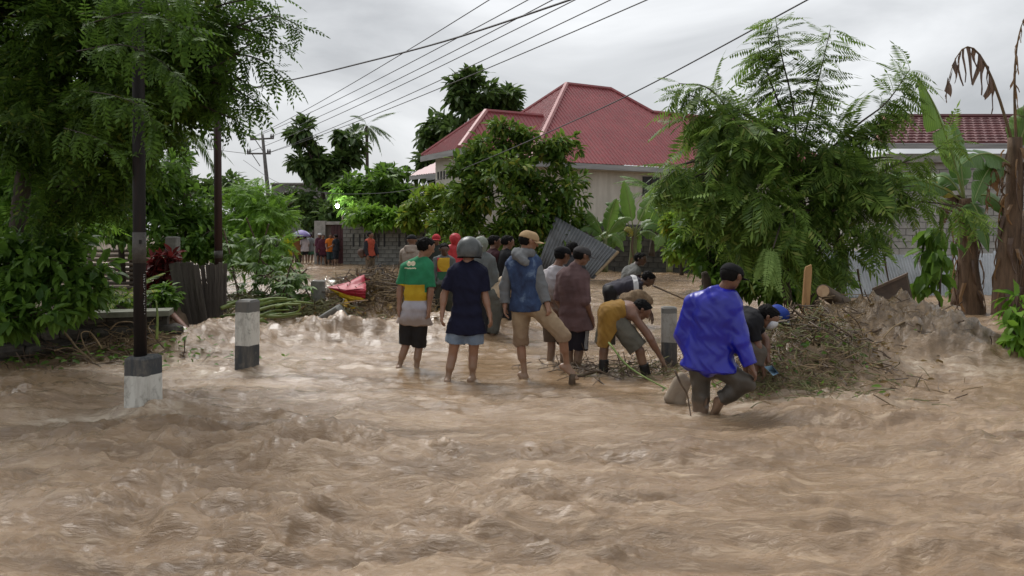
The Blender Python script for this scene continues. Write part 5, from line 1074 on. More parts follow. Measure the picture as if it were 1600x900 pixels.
    def hair(s, long=0, mat=None, g=.014):
        h = Sdf(); c, Fh, U = s.hc, s.face, s.hup; cp = getattr(s, 'capped', False); g = .004 if cp else g
        h.cone(c - Fh * .03 + U * .024, c + Fh * .026 + U * .026, .083 + g, .078 + g, .02); h.cone(c - Fh * .04 + U * .01, c - Fh * .035 - U * (.045 + long), .074 + g * .7, .06 + g * .3, .03)
        pl = [(c + Fh * .030 + U * .022, Fh * .80 - U * .60), (c - U * (.055 + long), -U)]
        return s.put('hair', h.mesh(min(s.vox, .011) if s.vox < .02 else s.vox * .7, pl, .001 if cp else .009, 3, .022), mat or M_hair)
    capped = False
    def cap(s, mat, brim=True, bw=.075, g=.013, name='cap', bmat=None):
        s.capped = True; h = Sdf(); c, Fh, U, Lt = s.hc, s.face, s.hup, s.lat
        h.cone(c - Fh * .03 + U * .026, c + Fh * .026 + U * .028, .084 + g, .080 + g, .02)
        o = s.put(name, h.mesh(min(s.vox, .011) if s.vox < .02 else s.vox * .7, [(c + U * .022, -U - Fh * .10)], .0015, 5, .06), mat)
        if brim:
            V = []; n = 13; rows = 5
            for r_ in range(rows):
                for i in range(n):
                    a = (i / (n - 1) - .5) * R(150); q = r_ / (rows - 1); rad = .092 + q * bw * math.cos(a * .72); V.append(c + Fh * (rad * math.cos(a) * 1.0 + .018) + Lt * rad * math.sin(a) * .93 + U * (.028 - .012 * q - .022 * (math.sin(a) ** 2)))
            V += [v - U * .006 for v in V]; k = n * rows; fs = [(r_ * n + i, r_ * n + i + 1, (r_ + 1) * n + i + 1, (r_ + 1) * n + i) for r_ in range(rows - 1) for i in range(n - 1)]; fs += [tuple(x + k for x in q[::-1]) for q in fs]
            e = [(rows - 1) * n + i for i in range(n)]; fs += [(e[i], e[i] + k, e[i + 1] + k, e[i + 1]) for i in range(n - 1)]
            m = MB(); m.add([Vector(v) for v in V], fs); m.build('brim', bmat or mat, o, True)
        return o
    def hoodup(s, mat, g=.03):
        h = Sdf(); c, Fh, U = s.hc, s.face, s.hup; h.cone(c - Fh * .03 + U * .03, c + Fh * .02 + U * .03, .085 + g, .08 + g, .02).cone(c - Fh * .03, s.j['neck'] + U * .02, .09 + g * .6, .085, .04)
        h.sub(c + Fh * .14 + U * .005, c + Fh * .13 - U * .06, .075, .07); return s.put('hood', h.mesh(s.vox, (), .005, 9, .06), mat)
    def helmet(s, mat):
        h = Sdf(); c, Fh, U = s.hc + s.hup * .012, s.face, s.hup; h.cone(c - Fh * .025, c + Fh * .02, .137, .134, .02).cone(c - Fh * .03 - U * .05, c + Fh * .03 - U * .05, .13, .13, .03); h.sub(c + Fh * .19 - U * .04, c + Fh * .17 - U * .09, .10, .1)
        o = s.put('helmet', h.mesh(.010, [(c - U * .105, -U + Fh * .12)]), mat); Lt = s.lat
        m = MB(); pts = []
        for i in range(25): a = R(35 + 290 * i / 24); pts.append(Vector(c - U * (.104 - .012 * math.cos(a)) + Fh * (math.cos(a) * .142) + Lt * math.sin(a) * .134))
        m.tube(pts, .008, 6); m.build('rim', M_hair, o, True)
        m = MB(); pts = []
        for i in range(15): a = R(-75 + 150 * i / 14); pts.append(Vector(c + U * .03 + Fh * (math.cos(a) * .150 - .004) + Lt * math.sin(a) * .142))
        m.tube(pts, .014, 6); m.build('visor', stdmat('visor', (.22, .24, .22), (.16, .17, .16), .2, 5, 0), o, True); return o
    def shirt(s, mat, sleeve=.55, hem=.10, g=.018, flare=.012, name='shirt', fold=.009, loose=.012, hood=None, collar=False, flen=.11, extra=(), seed=0, sleeve_g=None):
        J = s.j; h = s.torso_prims(g, w_=flare * .3); pel = (J['ha'] + J['hb']) / 2; nk = J['neck']; ax = vnorm(pel - nk) if hem > -.05 else vnorm(pel - nk)
        dnv = vnorm(ax * .55 + np.array((0, 0, -.45))) if s.__dict__.get('upright', True) else ax
        lh = vnorm(J['hb'] - J['ha']); hw = max(.05, np.linalg.norm(J['hb'] - J['ha']) / 2); e = pel + dnv * (hem + .03)
        if hem > 0:
            for o in (-1, 0, 1): h.cone(pel + lh * o * max(.066 * s.bd, hw * .95), e + lh * o * (max(.066 * s.bd, hw * .95) + flare), .098 * s.bd + g, .098 * s.bd + g + flare * .6, .05)
        pls = [(pel + dnv * hem, dnv)]
        sg = sleeve_g if sleeve_g is not None else g * .6 + loose
        for q in 'ab':
            sl = sleeve[q] if isinstance(sleeve, dict) else sleeve; S0, E, W = J['s' + q], J['e' + q], J['w' + q]
            if sl <= 0: continue
            t = min(sl, 1); end = S0 + (E - S0) * t; r1 = .052 * s.bd + sg * .8; r2 = .046 * s.bd + sg
            if sl <= 1: d_ = vnorm(E - S0); h.cone(S0, end + d_ * .05, r1, r2, .018, (end, d_)); h.sub(end - d_ * .03, end + d_ * .1, r2 - .016, r2 - .012)
            else:
                h.cone(S0, E, r1, r2, .018); d_ = vnorm(W - E); end = E + (W - E) * (sl - 1); h.cone(E, end + d_ * .04, r2, .034 + sg * .8, .025, (end, d_)); h.sub(end - d_ * .02, end + d_ * .08, .022 + sg * .7, .022 + sg * .7)
        for (a, b_, ra, rb, k) in extra: h.cone(a, b_, ra, rb, k)
        if collar: U = vnorm(s.hc - nk); h.cone(nk + U * .02 - s.fwd * .005, nk + U * .045 + s.fwd * .01, .07, .066, .02)
        # hems apply to the torso only
        cut = Sdf(); cut.p = h.p; cut.neg = h.neg
        n_t = len(s.torso_prims(0).p)
        cut.p = [(a, b_, ra, rb, k, c if c is not None else ((pls[0][0], pls[0][1]) if i < n_t + 3 and hem >= 0 and i < (n_t + (3 if hem > 0 else 0)) else None)) for i, (a, b_, ra, rb, k, c) in enumerate(h.p)]
        return s.put(name, cut.mesh(s.vox, (), fold, seed + 11, flen), mat)
    def shorts(s, mat, leg=.8, g=.022, flare=.018, name='shorts', fold=.006, rise=.2, seed=0, flen=.11, taper=0):
        J = s.j; h = Sdf(); pel = (J['ha'] + J['hb']) / 2; lh = vnorm(J['hb'] - J['ha']); hw = max(.05, np.linalg.norm(J['hb'] - J['ha']) / 2); nk = J['neck']; upv = vnorm(nk - pel)
        for t in (-.02, rise * .6): c = pel + (nk - pel) * t; h.cone(c - lh * .066 * s.bd, c + lh * .066 * s.bd, .096 * s.bd + g * .7, .096 * s.bd + g * .7, .04, (pel + (nk - pel) * rise, upv))
        for q in 'ab':
            lg = leg[q] if isinstance(leg, dict) else leg; S0, E, W = J['h' + q], J['k' + q], J['a' + q]; r0 = .09 * s.bd + g
            if lg <= 1: d_ = vnorm(E - S0); end = S0 + (E - S0) * lg; r2 = (.088 - .03 * lg) * s.bd + g + flare; h.cone(S0, end + d_ * .05, r0, r2, .035, (end, d_)); h.sub(end - d_ * .035, end + d_ * .1, r2 - .018, r2 - .012)
            else:
                h.cone(S0, E, r0, .062 * s.bd + g, .035); d_ = vnorm(W - E); end = E + (W - E) * (lg - 1); r2 = .058 * s.bd + g - taper; h.cone(E, end + d_ * .05, .060 * s.bd + g, r2, .03, (end, d_)); h.sub(end - d_ * .03, end + d_ * .1, r2 - .016, r2 - .012)
        return s.put(name, h.mesh(s.vox, (), fold, seed + 21, flen), mat)
    def boot(s, q, mat, hgt=.18):
        J = s.j; h = Sdf(); a, k = J['a' + q], J['k' + q]; u = vnorm(k - a); h.cone(a - u * .06, a + u * hgt * 1.2, .052, .062, .03, (a + u * hgt, u)); D = vnorm(J['t' + q] - a); h.cone(a - u * .05 - D * .03, a - u * .06 + D * .14, .05, .043, .03); return s.put('boot', h.mesh(s.vox), mat)

def PJ(d_, **kw):
    """joints from view positions: name=(px, py[, further by metres])"""
    return {k: P(v[0], v[1], d_ + (v[2] if len(v) > 2 else 0)) for k, v in kw.items()}
def stand(base, ht=1.65, yaw=0, lean=0, arms=((.0, .0), (.0, .0)), stride=.0):
    """generic standing figure; yaw 0 faces away from the camera (+Y)"""
    s = ht / 1.70; fw = Vector((math.sin(yaw), math.cos(yaw), 0)); rt = Vector((math.cos(yaw), -math.sin(yaw), 0)); up = Vector((0, 0, 1)); b0 = Vector(base)
    def q(r_, f_, u_): return b0 + (rt * r_ + fw * (f_ + lean * max(0, u_ - .9) * 1.0) + up * u_) * s
    j = dict(head=q(0, .03, 1.585), neck=q(0, -.01, 1.44), sa=q(-.18, 0, 1.38), sb=q(.18, 0, 1.38), ha=q(-.085, 0, .90), hb=q(.085, 0, .90), ka=q(-.10, .02 + stride, .48), kb=q(.10, .02 - stride * .3, .48), aa=q(-.10, -.02 + stride, .07), ab=q(.10, -.02 - stride, .07), ta=q(-.12, .16 + stride, .03), tb=q(.12, .16 - stride, .03))
    for k, sg, (a1, a2) in (('a', -1, arms[0]), ('b', 1, arms[1])):
        e = j['s' + k] + (rt * sg * .05 + fw * math.sin(a1) * .28 - up * math.cos(a1) * .28) * s; wv = (rt * -sg * .02 + fw * math.sin(a1 + a2) * .25 - up * math.cos(a1 + a2) * .25) * s; j['e' + k] = e; j['w' + k] = e + wv
    return j, fw
AWAY = (0, 1, 0)
GR = 'men clearing flood debris'

# --- man in the green, yellow and white T-shirt
d = 9.55
p = Person('person in a green, yellow and white T-shirt and black shorts seen from behind', PJ(d, head=(666, 386), neck=(660, 402), sa=(633, 414, .02), sb=(671, 412, -.03), ea=(625, 452, .03), eb=(673, 453, -.05), wa=(623.5, 482, -.02), wb=(670, 484, -.06), ha=(637, 499), hb=(657, 499), ka=(634, 541, .02), kb=(655, 542, .04), aa=(623, 575, .0), ab=(650, 580, 0), ta=(622, 588, .2), tb=(652, 592, .2)), (.8, .55, -.28), (.35, .93, 0), .010, SK1, .93, GR); p.hair(.01)
b = NB('tricolour_shirt'); sx = b.sep(); z = b.math('ADD', sx[2], b.math('MULTIPLY', b.math('SUBTRACT', b.noise(b.coord(), 6, 2), .5), .015))
zg, zy = P(0, 444, d).z, P(0, 469, d).z
gmask = b.math('MAXIMUM', b.math('GREATER_THAN', z, zg), b.math('MULTIPLY', b.math('GREATER_THAN', sx[0], P(665, 0, d).x), b.math('GREATER_THAN', sx[2], P(0, 456, d).z))); ymask = b.math('GREATER_THAN', z, zy)
nz = b.noise(b.coord(), 7, 4); GRN = b.ramp(nz, [(.3, (.012, .15, .065)), (.7, (.02, .22, .095))]); YEL = b.ramp(nz, [(.3, (.42, .27, .01)), (.7, (.55, .37, .02))]); WH = b.ramp(nz, [(.3, (.36, .35, .40)), (.7, (.48, .47, .52))])
k = b.new('ShaderNodeMapRange'); zz = b.math('ADD', sx[2], b.math('MULTIPLY', b.math('SUBTRACT', b.noise(b.coord((1, 1, .3)), 22, 4), .5), .1)); b.L(zz, k.inputs[0]); k.inputs[1].default_value = P(0, 500, d).z; k.inputs[2].default_value = P(0, 481, d).z; k.inputs[3].default_value = .85; k.inputs[4].default_value = 0
WH = b.mix(k.outputs[0], WH, (.22, .15, .10)); c = b.mix(ymask, WH, YEL); c = b.mix(gmask, c, GRN)
# pale emblem printed between the shoulders, a line of script under it
def oval(cx, cz, rx, rz):
    u_ = b.math('DIVIDE', b.math('SUBTRACT', sx[0], cx), rx); v_ = b.math('DIVIDE', b.math('SUBTRACT', sx[2], cz), rz); return b.math('LESS_THAN', b.math('ADD', b.math('MULTIPLY', u_, u_), b.math('MULTIPLY', v_, v_)), 1.0)
e0 = P(643.5, 411.5, d); em = b.math('MAXIMUM', oval(e0.x - .026, e0.z, .029, .030), oval(e0.x + .026, e0.z + .002, .029, .030)); em = b.math('MULTIPLY', em, b.math('GREATER_THAN', b.noise(b.coord(), 60, 2), .40))
l0 = P(642.5, 418.5, d); ln = b.math('LESS_THAN', b.math('ABSOLUTE', b.math('SUBTRACT', sx[2], b.math('ADD', l0.z, b.math('MULTIPLY', b.math('SUBTRACT', b.noise(b.coord((1, .01, .01)), 95, 2), .5), .03)))), .0065); ln = b.math('MULTIPLY', ln, b.math('LESS_THAN', b.math('ABSOLUTE', b.math('SUBTRACT', sx[0], l0.x)), .075))
c = b.mix(b.math('MAXIMUM', em, ln), c, (.62, .55, .38)); b.L(c, b.b.inputs['Base Color']); b.b.inputs['Roughness'].default_value = .85; b.bump(b.noise(b.coord(), 30, 4), .2, .006)
p.shirt(b.m, {'a': .8, 'b': .9}, .055, .024, .034, fold=.008, seed=1); p.shorts(clothmat('black_wet', (.018, .017, .018), .55), {'a': .92, 'b': 1.0}, .022, .012, rise=.12, seed=1)

# --- man in navy T-shirt and motorcycle helmet
d = 8.78
p = Person('person in a navy T-shirt and grey motorcycle helmet, denim shorts, barefoot', PJ(d, head=(734, 390), neck=(731, 409), sa=(706, 422), sb=(755, 421), ea=(694, 461, .0), eb=(758, 464, .0), wa=(691, 489, -.05), wb=(765, 491, -.05), ha=(715, 508), hb=(742, 508), ka=(707, 557, .03), kb=(739.5, 557, .06), aa=(699, 594, -.02), ab=(738, 591, .05), ta=(701, 600, .22), tb=(748, 594, .2)), (.35, .9, -.15), (.05, 1, 0), .010, SK1, 1.02, GR)
b = NB('helmet_grey'); b.L(b.ramp(b.noise(b.coord(), 9, 5), [(.4, (.055, .06, .06)), (.7, (.10, .105, .105))]), b.b.inputs['Base Color']); b.b.inputs['Roughness'].default_value = .38; b.bump(b.noise(b.coord(), 40, 3), .06, .003); p.capped = True; p.hair(0); p.helmet(b.m)
p.shirt(clothmat('navy_cotton', (.012, .013, .032), .9), .78, .09, .022, .018, fold=.006, seed=2); p.shorts(stdmat('pale_denim', (.20, .25, .32), (.11, .15, .21), .85, 9, .3, .005), .56, .022, .022, rise=.05, seed=2)

# --- man in cap, denim vest over grey hoodie, stepping
d = 8.85
p = Person('person in a tan cap and denim vest over a grey hoodie stepping over a log', PJ(d, head=(826, 377, 0), neck=(819, 397, .0), sa=(797, 410, .05), sb=(838, 408, -.05), ea=(789, 447, .06), eb=(846, 448, -.10), wa=(789, 477, .02), wb=(855, 475, -.16), ha=(813, 478, .03), hb=(838, 478, -.05), ka=(814, 534, .05), kb=(880, 525, -.16), aa=(820, 588, .05), ab=(886, 573, -.10), ta=(829, 600, .02), tb=(908, 588, -.12)), (.93, .25, -.2), (.75, .65, 0), .010, SK1, 1.02, GR)
p.cap(clothmat('tan_cap', (.42, .29, .16), .85)); p.hair(0)
J = p.j; nk = J['neck']; gm = clothmat('grey_marl', (.17, .175, .18), .9)
p.shirt(gm, {'a': 1.92, 'b': 1.92}, .02, .020, .0, name='hoodie', fold=.006, loose=.012, seed=3)
h = Sdf(); h.cone(nk + A3_((-.09, -.05, .02)), nk + A3_((.07, -.09, .015)), .06, .057, .03).cone(nk + A3_((-.07, -.12, -.02)), nk + A3_((.02, -.145, -.09)), .052, .045, .04).cone(nk + A3_((-.10, -.09, -.01)), nk + A3_((0, -.15, -.08)), .05, .045, .03).cone(nk + A3_((.05, .02, .035)), nk + A3_((.08, -.06, .0)), .05, .045, .03); p.put('hood', h.mesh(.010, (), .006, 4, .06), gm)
b = NB('worn_denim'); n = b.noise(b.coord((1, 1, .8)), 7, 5, .6, .4); b.L(b.ramp(n, [(.35, (.012, .022, .06)), (.55, (.025, .05, .12)), (.72, (.14, .20, .30))]), b.b.inputs['Base Color']); b.b.inputs['Roughness'].default_value = .85; b.bump(b.noise(b.coord(), 50, 3), .25, .005)
p.shirt(b.m, 0, .045, .030, .004, name='vest', fold=.005, seed=3); p.shorts(stdmat('khaki', (.34, .25, .155), (.23, .16, .095), .9, 6, .25, .006, mud=(.45, .72)), {'a': 1.05, 'b': 1.12}, .026, .01, fold=.008, rise=.12, seed=3)

# --- man in mud-stained white T-shirt and black cap
d = 10.1
p = Person('person in a mud-stained white T-shirt and black cap behind the maroon shirt', PJ(d, head=(879, 399), neck=(871, 416), sa=(853, 425, .05), sb=(884, 424, .1), ea=(856, 460, -.05), eb=(888, 460, .1), wa=(866, 484, -.1), wb=(890, 486, .05), ha=(860, 500), hb=(880, 500), ka=(862, 542), kb=(882, 545, .1), aa=(860, 584), ab=(880, 584), ta=(866, 590), tb=(890, 590)), (.85, .5, -.15), (.6, .8, 0), .011, SK2, 1.0, GR); p.cap(clothmat('black_cap', (.008, .008, .009), .9)); p.hair(0)
p.shirt(clothmat('dirty_white', (.50, .47, .49), .9, mud=(P(0, 470, d).z, P(0, 440, d).z)), .8, .07, .02, .012, seed=4); p.shorts(clothmat('brown_wet_shorts', (.10, .07, .05), .8), .8, seed=4)
# --- someone hidden behind, only hair showing
d = 12.2; jj, fw = stand(((893 - 800) / F * d, d, 0), 1.56, .5); p = Person('person with black hair almost hidden behind the two capped men', jj, (.5, .85, 0), fw, .016, SK2, 1, GR); p.hair(0); p.shirt(clothmat('dark_grey_tee', (.05, .05, .055)), .7, seed=5); p.shorts(clothmat('black_wet', (.018, .017, .018)), .8)
# --- man in maroon shirt and black shorts with white stripes
d = 9.75
p = Person('person in a faded maroon shirt, dark cap and striped black shorts', PJ(d, head=(909, 400, 0), neck=(898, 418), sa=(877, 428, .10), sb=(912, 429, -.06), ea=(873, 470, .1), eb=(914, 470, -.1), wa=(890, 500, .2), wb=(925, 498, -.05), ha=(888, 505, .05), hb=(907, 505, -.03), ka=(889, 549, .06), kb=(905, 549, 0), aa=(891, 582, .06), ab=(902, 584, 0), ta=(900, 590, .05), tb=(914, 592, 0)), (.88, .38, -.22), (.75, .65, 0), .010, SK2, 1.08, GR)
p.cap(clothmat('dark_grey_cap', (.045, .042, .042), .85)); p.hair(0)
p.shirt(stdmat('faded_maroon', (.125, .075, .075), (.075, .042, .042), .9, 6, .3, .006), {'a': 1.0, 'b': 1.15}, .075, .028, .025, fold=.008, collar=True, seed=6, flen=.13)
sh = p.shorts(clothmat('black_sport', (.016, .014, .022), .7), .93, .022, .02, seed=6)
hb, kb = Vector(p.j['hb']), Vector(p.j['kb']); dv = (kb - hb).normalized()
for i in range(3):
    o = .10 + .0; V = []
    for q in range(8):
        t = .18 + .70 * q / 7; c = hb.lerp(kb, t) + Vector((.66, -.75, 0)) * (.118 + .006 * math.sin(q)); sdv = Vector((.75, .66, 0)); V += [c + sdv * (i * .02 - .028), c + sdv * (i * .02 - .019)]
    m = MB(); m.add(V, [(2 * q, 2 * q + 1, 2 * q + 3, 2 * q + 2) for q in range(7)]); m.build('stripe', stdmat('white_stripe', (.65, .65, .66), (.5, .5, .5)), sh)

# --- man bending in mustard cloth
d = 9.2
p = Person('person bending double in a mustard cloth and black boots, bare back', PJ(d, head=(1003, 484, -.05), neck=(993, 482, .0), sa=(985, 480, .16), sb=(994, 492, -.14), ea=(1012, 520, .18), eb=(1016, 530, -.16), wa=(1028, 548, .15), wb=(1034, 562, -.14), ha=(950, 492, .09), hb=(957, 495, -.09), ka=(944, 548, .08), kb=(1000, 548, -.12), aa=(943, 583, .08), ab=(1011, 590, -.10), ta=(956, 594, .05), tb=(1026, 600, -.14)), (.75, -.1, -.65), (.8, .0, -.5), .010, SK2, 1.0, GR, hpose={'b': ((.5, 0, -.85), (-.8, 0, -.3)), 'a': ((.5, 0, -.85), (-.8, 0, -.3))}); p.hair(.0)
p.shorts(stdmat('olive_grey', (.13, .12, .095), (.07, .065, .05), .9, 6, .3, .006), {'a': .8, 'b': .93}, .03, .035, fold=.009, rise=.3, seed=7)
J = p.j; pe = (J['ha'] + J['hb']) / 2; h = Sdf(); b0 = pe + A3_((-.03, 0, .03))
for o in (-.10, 0, .10): h.cone(b0 + A3_((.02, o, .0)), b0 + A3_((-.02, o * 1.15, -.40)), .128, .115, .05).cone(b0 + A3_((.02, o, 0)), b0 + A3_((.17, o, .05)), .122, .112, .05)
p.put('cloth_wrap', h.mesh(.010, [(b0 + A3_((0, 0, -.40)), (-.1, 0, -1)), (b0 + A3_((.20, 0, 0)), (1, 0, .1)), (b0 + A3_((.13, 0, -.12)), (.8, 0, -.5))], .008, 8, .12), stdmat('mustard_cloth', (.27, .15, .026), (.17, .09, .017), .9, 5, .3, .006))
for q in 'ab': p.boot(q, stdmat('black_rubber', (.014, .014, .015), None, .45, 6, .1), .17)

# --- two men bending behind
d = 12.4
p = Person('person in a dark jersey with a white sleeve band bending down to the right', PJ(d, head=(1013, 436, 0), neck=(1001, 442), sa=(991, 436, .16), sb=(994, 450, -.15), ea=(1004, 470, .15), eb=(1008, 470, -.15), wa=(1016, 492, .1), wb=(1018, 492, -.1), ha=(953, 452, .09), hb=(953, 456, -.09), ka=(957, 488, .09), kb=(955, 490, -.09), aa=(948, 520, .09), ab=(948, 522, -.09), ta=(958, 522, .09), tb=(958, 524, -.09)), (.75, -.15, -.6), (.6, 0, -.7), .012, SK3, 1.0, GR); p.hair()
b = NB('dark_jersey'); x = b.sep()[0]; x0 = P(987, 0, d).x; band = b.math('MULTIPLY', b.math('GREATER_THAN', x, x0), b.math('LESS_THAN', x, x0 + .085)); c = b.mix(band, b.ramp(b.noise(b.coord(), 6, 3), [(.3, (.02, .018, .028)), (.7, (.038, .034, .05))]), (.50, .49, .5)); b.L(c, b.b.inputs['Base Color']); b.b.inputs['Roughness'].default_value = .85
p.shirt(b.m, .9, 0, .02, seed=8); p.shorts(clothmat('black_wet', (.018, .017, .018)), 1.6, .02, rise=.2, seed=8)
d = 13.8
p = Person('person in a grey vest over maroon sleeves crouching beneath the banana leaves', PJ(d, head=(1001, 405, 0), neck=(992, 416), sa=(978, 422, .1), sb=(996, 424, -.12), ea=(974, 448, .1), eb=(997, 448, -.14), wa=(985, 468, 0), wb=(1005, 468, -.1), ha=(972, 464, .06), hb=(984, 464, -.06), ka=(990, 480, .06), kb=(1000, 482, -.06), aa=(982, 506, .06), ab=(992, 508, -.06), ta=(992, 508, .06), tb=(1002, 510, -.06)), (.8, -.45, -.2), (.85, -.2, 0), .013, SK3, 1.0, GR); p.hair()
p.shirt(clothmat('maroon_long', (.045, .022, .03)), 1.6, .05, .018, name='shirt', seed=9); p.shirt(stdmat('grey_vest', (.19, .19, .18), (.10, .10, .09), .9, 12), 0, .06, .03, name='vest', seed=9); p.shorts(clothmat('black_wet', (.018, .017, .018)), 1.5)

# --- man in the blue raincoat
d = 7.2
b = NB('blue_plastic'); n = b.noise(b.coord(), 5, 4); b.L(b.ramp(n, [(.3, (.007, .009, .24)), (.7, (.010, .013, .34))]), b.b.inputs['Base Color']); b.b.inputs['Roughness'].default_value = .34; b.b.inputs['Specular IOR Level'].default_value = .55; wrinkle(b.m, .5, .035, 3.2, (2.3, 2.3, .3))
p = Person('person in a shiny blue plastic raincoat and black cap reaching right', PJ(d, head=(1143, 432, -.05), neck=(1127, 456, 0), sa=(1082, 468, .10), sb=(1146, 474, -.10), ea=(1068, 522, .16), eb=(1157, 532, -.15), wa=(1080, 562, .1), wb=(1173, 572, -.2), ha=(1093, 570, .05), hb=(1125, 572, -.05), ka=(1096, 622, .05), kb=(1166, 600, -.16), aa=(1092, 680, .06), ab=(1122, 626, -.06), ta=(1100, 690, .1), tb=(1110, 643, .04)), (.78, .55, -.28), (.7, .7, -.1), .010, SK2, 1.06, GR, hpose={'b': ((.5, 0, -.85), (-.75, .3, -.4))})
p.cap(clothmat('black_cap', (.008, .008, .009), .9)); p.hair(0)
J = p.j; nk = J['neck']; pe = (J['ha'] + J['hb']) / 2
ex = [(nk + A3_((-.10, -.02, .0)), nk + A3_((.06, -.09, -.02)), .06, .055, .03), (nk + A3_((-.08, -.09, -.05)), nk + A3_((.03, -.12, -.12)), .055, .045, .03), (nk + A3_((.05, .0, .02)), nk + A3_((.10, -.02, -.03)), .045, .04, .03),
      (J['sa'] + A3_((.05, 0, -.10)), pe + A3_((-.15, .05, .02)), .09, .09, .05), (J['sb'] + A3_((-.03, .02, -.1)), pe + A3_((.10, -.03, .02)), .09, .09, .05), (nk + A3_((-.05, -.03, -.2)), pe + A3_((-.02, -.06, .0)), .10, .10, .05)]
p.shirt(b.m, {'a': 1.75, 'b': 1.98}, .03, .045, .03, name='raincoat', fold=.010, loose=.018, extra=ex, seed=10, flen=.15)
p.shorts(stdmat('wet_trousers', (.075, .063, .05), (.038, .032, .025), .5, 6, .3, .008, mud=(.0, .2)), {'a': 1.98, 'b': 1.9}, .016, .0, name='trousers', fold=.010, rise=.1, seed=10, flen=.14)
# --- man in black T-shirt stooping beside him
d = 7.95
p = Person('person in a black T-shirt and white face mask stooping over the green stalks', PJ(d, head=(1200, 495, -.02), neck=(1184, 492), sa=(1166, 487, .14), sb=(1178, 505, -.14), ea=(1196, 530, .16), eb=(1184, 541, -.14), wa=(1200, 565, .1), wb=(1192, 572, -.12), ha=(1140, 533, .09), hb=(1150, 536, -.09), ka=(1176, 545, .1), kb=(1184, 550, -.1), aa=(1160, 610, .1), ab=(1170, 615, -.1), ta=(1175, 615, .1), tb=(1185, 620, -.1)), (.75, -.25, -.6), (.6, -.1, -.7), .010, SK2, 1.0, GR); p.hair()
p.shirt(clothmat('black_tee', (.014, .014, .016), .85), .75, 0, .022, seed=11); p.shorts(stdmat('wet_trousers2', (.11, .09, .07), (.06, .05, .04), .7, 6, .3), 1.3, .03, rise=.15, seed=11)
h = Sdf(); c, Fh, U, Lt = p.hc, p.face, p.hup, p.lat; h.cone(c + Fh * .06 - U * .03 - Lt * .03, c + Fh * .06 - U * .03 + Lt * .03, .05, .05, .03).cone(c + Fh * .055 - U * .06, c + Fh * .07 - U * .02, .05, .055, .03); p.put('face_mask', h.mesh(.010, [(c + Fh * .045, -Fh)]), clothmat('white_mask', (.6, .62, .65)))
# --- person in a blue and white cap beyond
d = 8.7
p = Person('person in a blue and white cap crouching beyond the black T-shirt', PJ(d, head=(1216, 494, 0), neck=(1212, 508), sa=(1198, 514, .1), sb=(1222, 516, .1), ea=(1196, 545, .1), eb=(1226, 545, .1), wa=(1206, 570, 0), wb=(1224, 570, 0), ha=(1202, 560, .2), hb=(1218, 560, .2), ka=(1200, 565, -.1), kb=(1220, 565, -.1), aa=(1202, 598, .1), ab=(1218, 598, .1), ta=(1202, 604, -.05), tb=(1220, 604, -.05)), (.6, -.6, -.5), (.3, -.9, 0), .013, SK2, .9, GR); p.cap(clothmat('blue_cap', (.02, .05, .28), .7), bmat=clothmat('white_mask', (.6, .62, .65))); p.hair(); p.shirt(clothmat('brown_wet_shirt', (.10, .075, .055)), .8, .0, seed=12); p.shorts(clothmat('brown_wet_shorts', (.10, .07, .05)), 1.2)

# --- people in the middle distance
GM = 'onlookers in the flooded lane'
def mid(label, px, d_, ht, yaw, skin, top, bottom, sleeve=.8, leg=.85, lean=0, arms=((0, 0), (0, 0)), face=None, vox=.018, hem=.08, z=0, stride=0, hat=None, hatname='cap', group=GM, long=0, dark=None, topname='shirt', fold=.006, bd=1.0):
    jj, fw = stand(((px - 800) / F * d_, d_, z), ht, yaw, lean, arms, stride); q = Person(label, jj, face or tuple(fw), fw, vox, skin, bd, group)
    if hat: q.cap(hat, hatname == 'cap', name=hatname)
    if hat is None or hatname == 'cap': q.hair(long)
    q.shirt(top, sleeve, hem, .022, .015, name=topname, seed=int(px), fold=fold, loose=.018); q.shorts(bottom, leg, .024, .015, seed=int(px), name='trousers' if leg > 1.2 else 'shorts'); return q
brown_camo = stdmat('camo', (.18, .13, .085), (.06, .05, .035), .9, 14, .2); dk = clothmat('dark_trousers', (.03, .03, .034))
q = mid('person in an orange front jacket with dark sleeves carrying a black plastic bag', 578, 27.5, 1.75, 2.2, SK2, clothmat('dark_jacket', (.03, .03, .036)), brown_camo, 1.95, 1.95, arms=((.2, .3), (.1, .2)), face=(.9, -.3, 0), z=-.05); q.shirt(clothmat('orange_vest', (.42, .085, .05)), 0, .03, .034, name='vest', seed=2)
m = MB(); c = P(593, 424, 27.2); m.tube([c + Vector((0, 0, t)) for t in (-.26, -.2, -.05, .1, .2, .3)], [.06, .17, .2, .15, .06, .02], 10); o = m.build('plastic_bag', stdmat('black_plastic', (.015, .015, .017), None, .25, 8, .6, .03), None, True); tag(o, 'black plastic bag hanging from the hand of the orange jacket wearer', 'bag')
h = Sdf(); c = A3_(P(564, 394, 27.4)); h.cone(c, c + A3_((.04, 0, -.1)), .13, .11); me = h.mesh(.02, (), .01, 3); o = link('bundle', mesh_np('bundle', me[0], me[1], stdmat('brown_bundle', (.10, .06, .045), None, .8), True)); tag(o, 'round dark brown bundle under the arm of the orange jacket wearer', 'bundle')
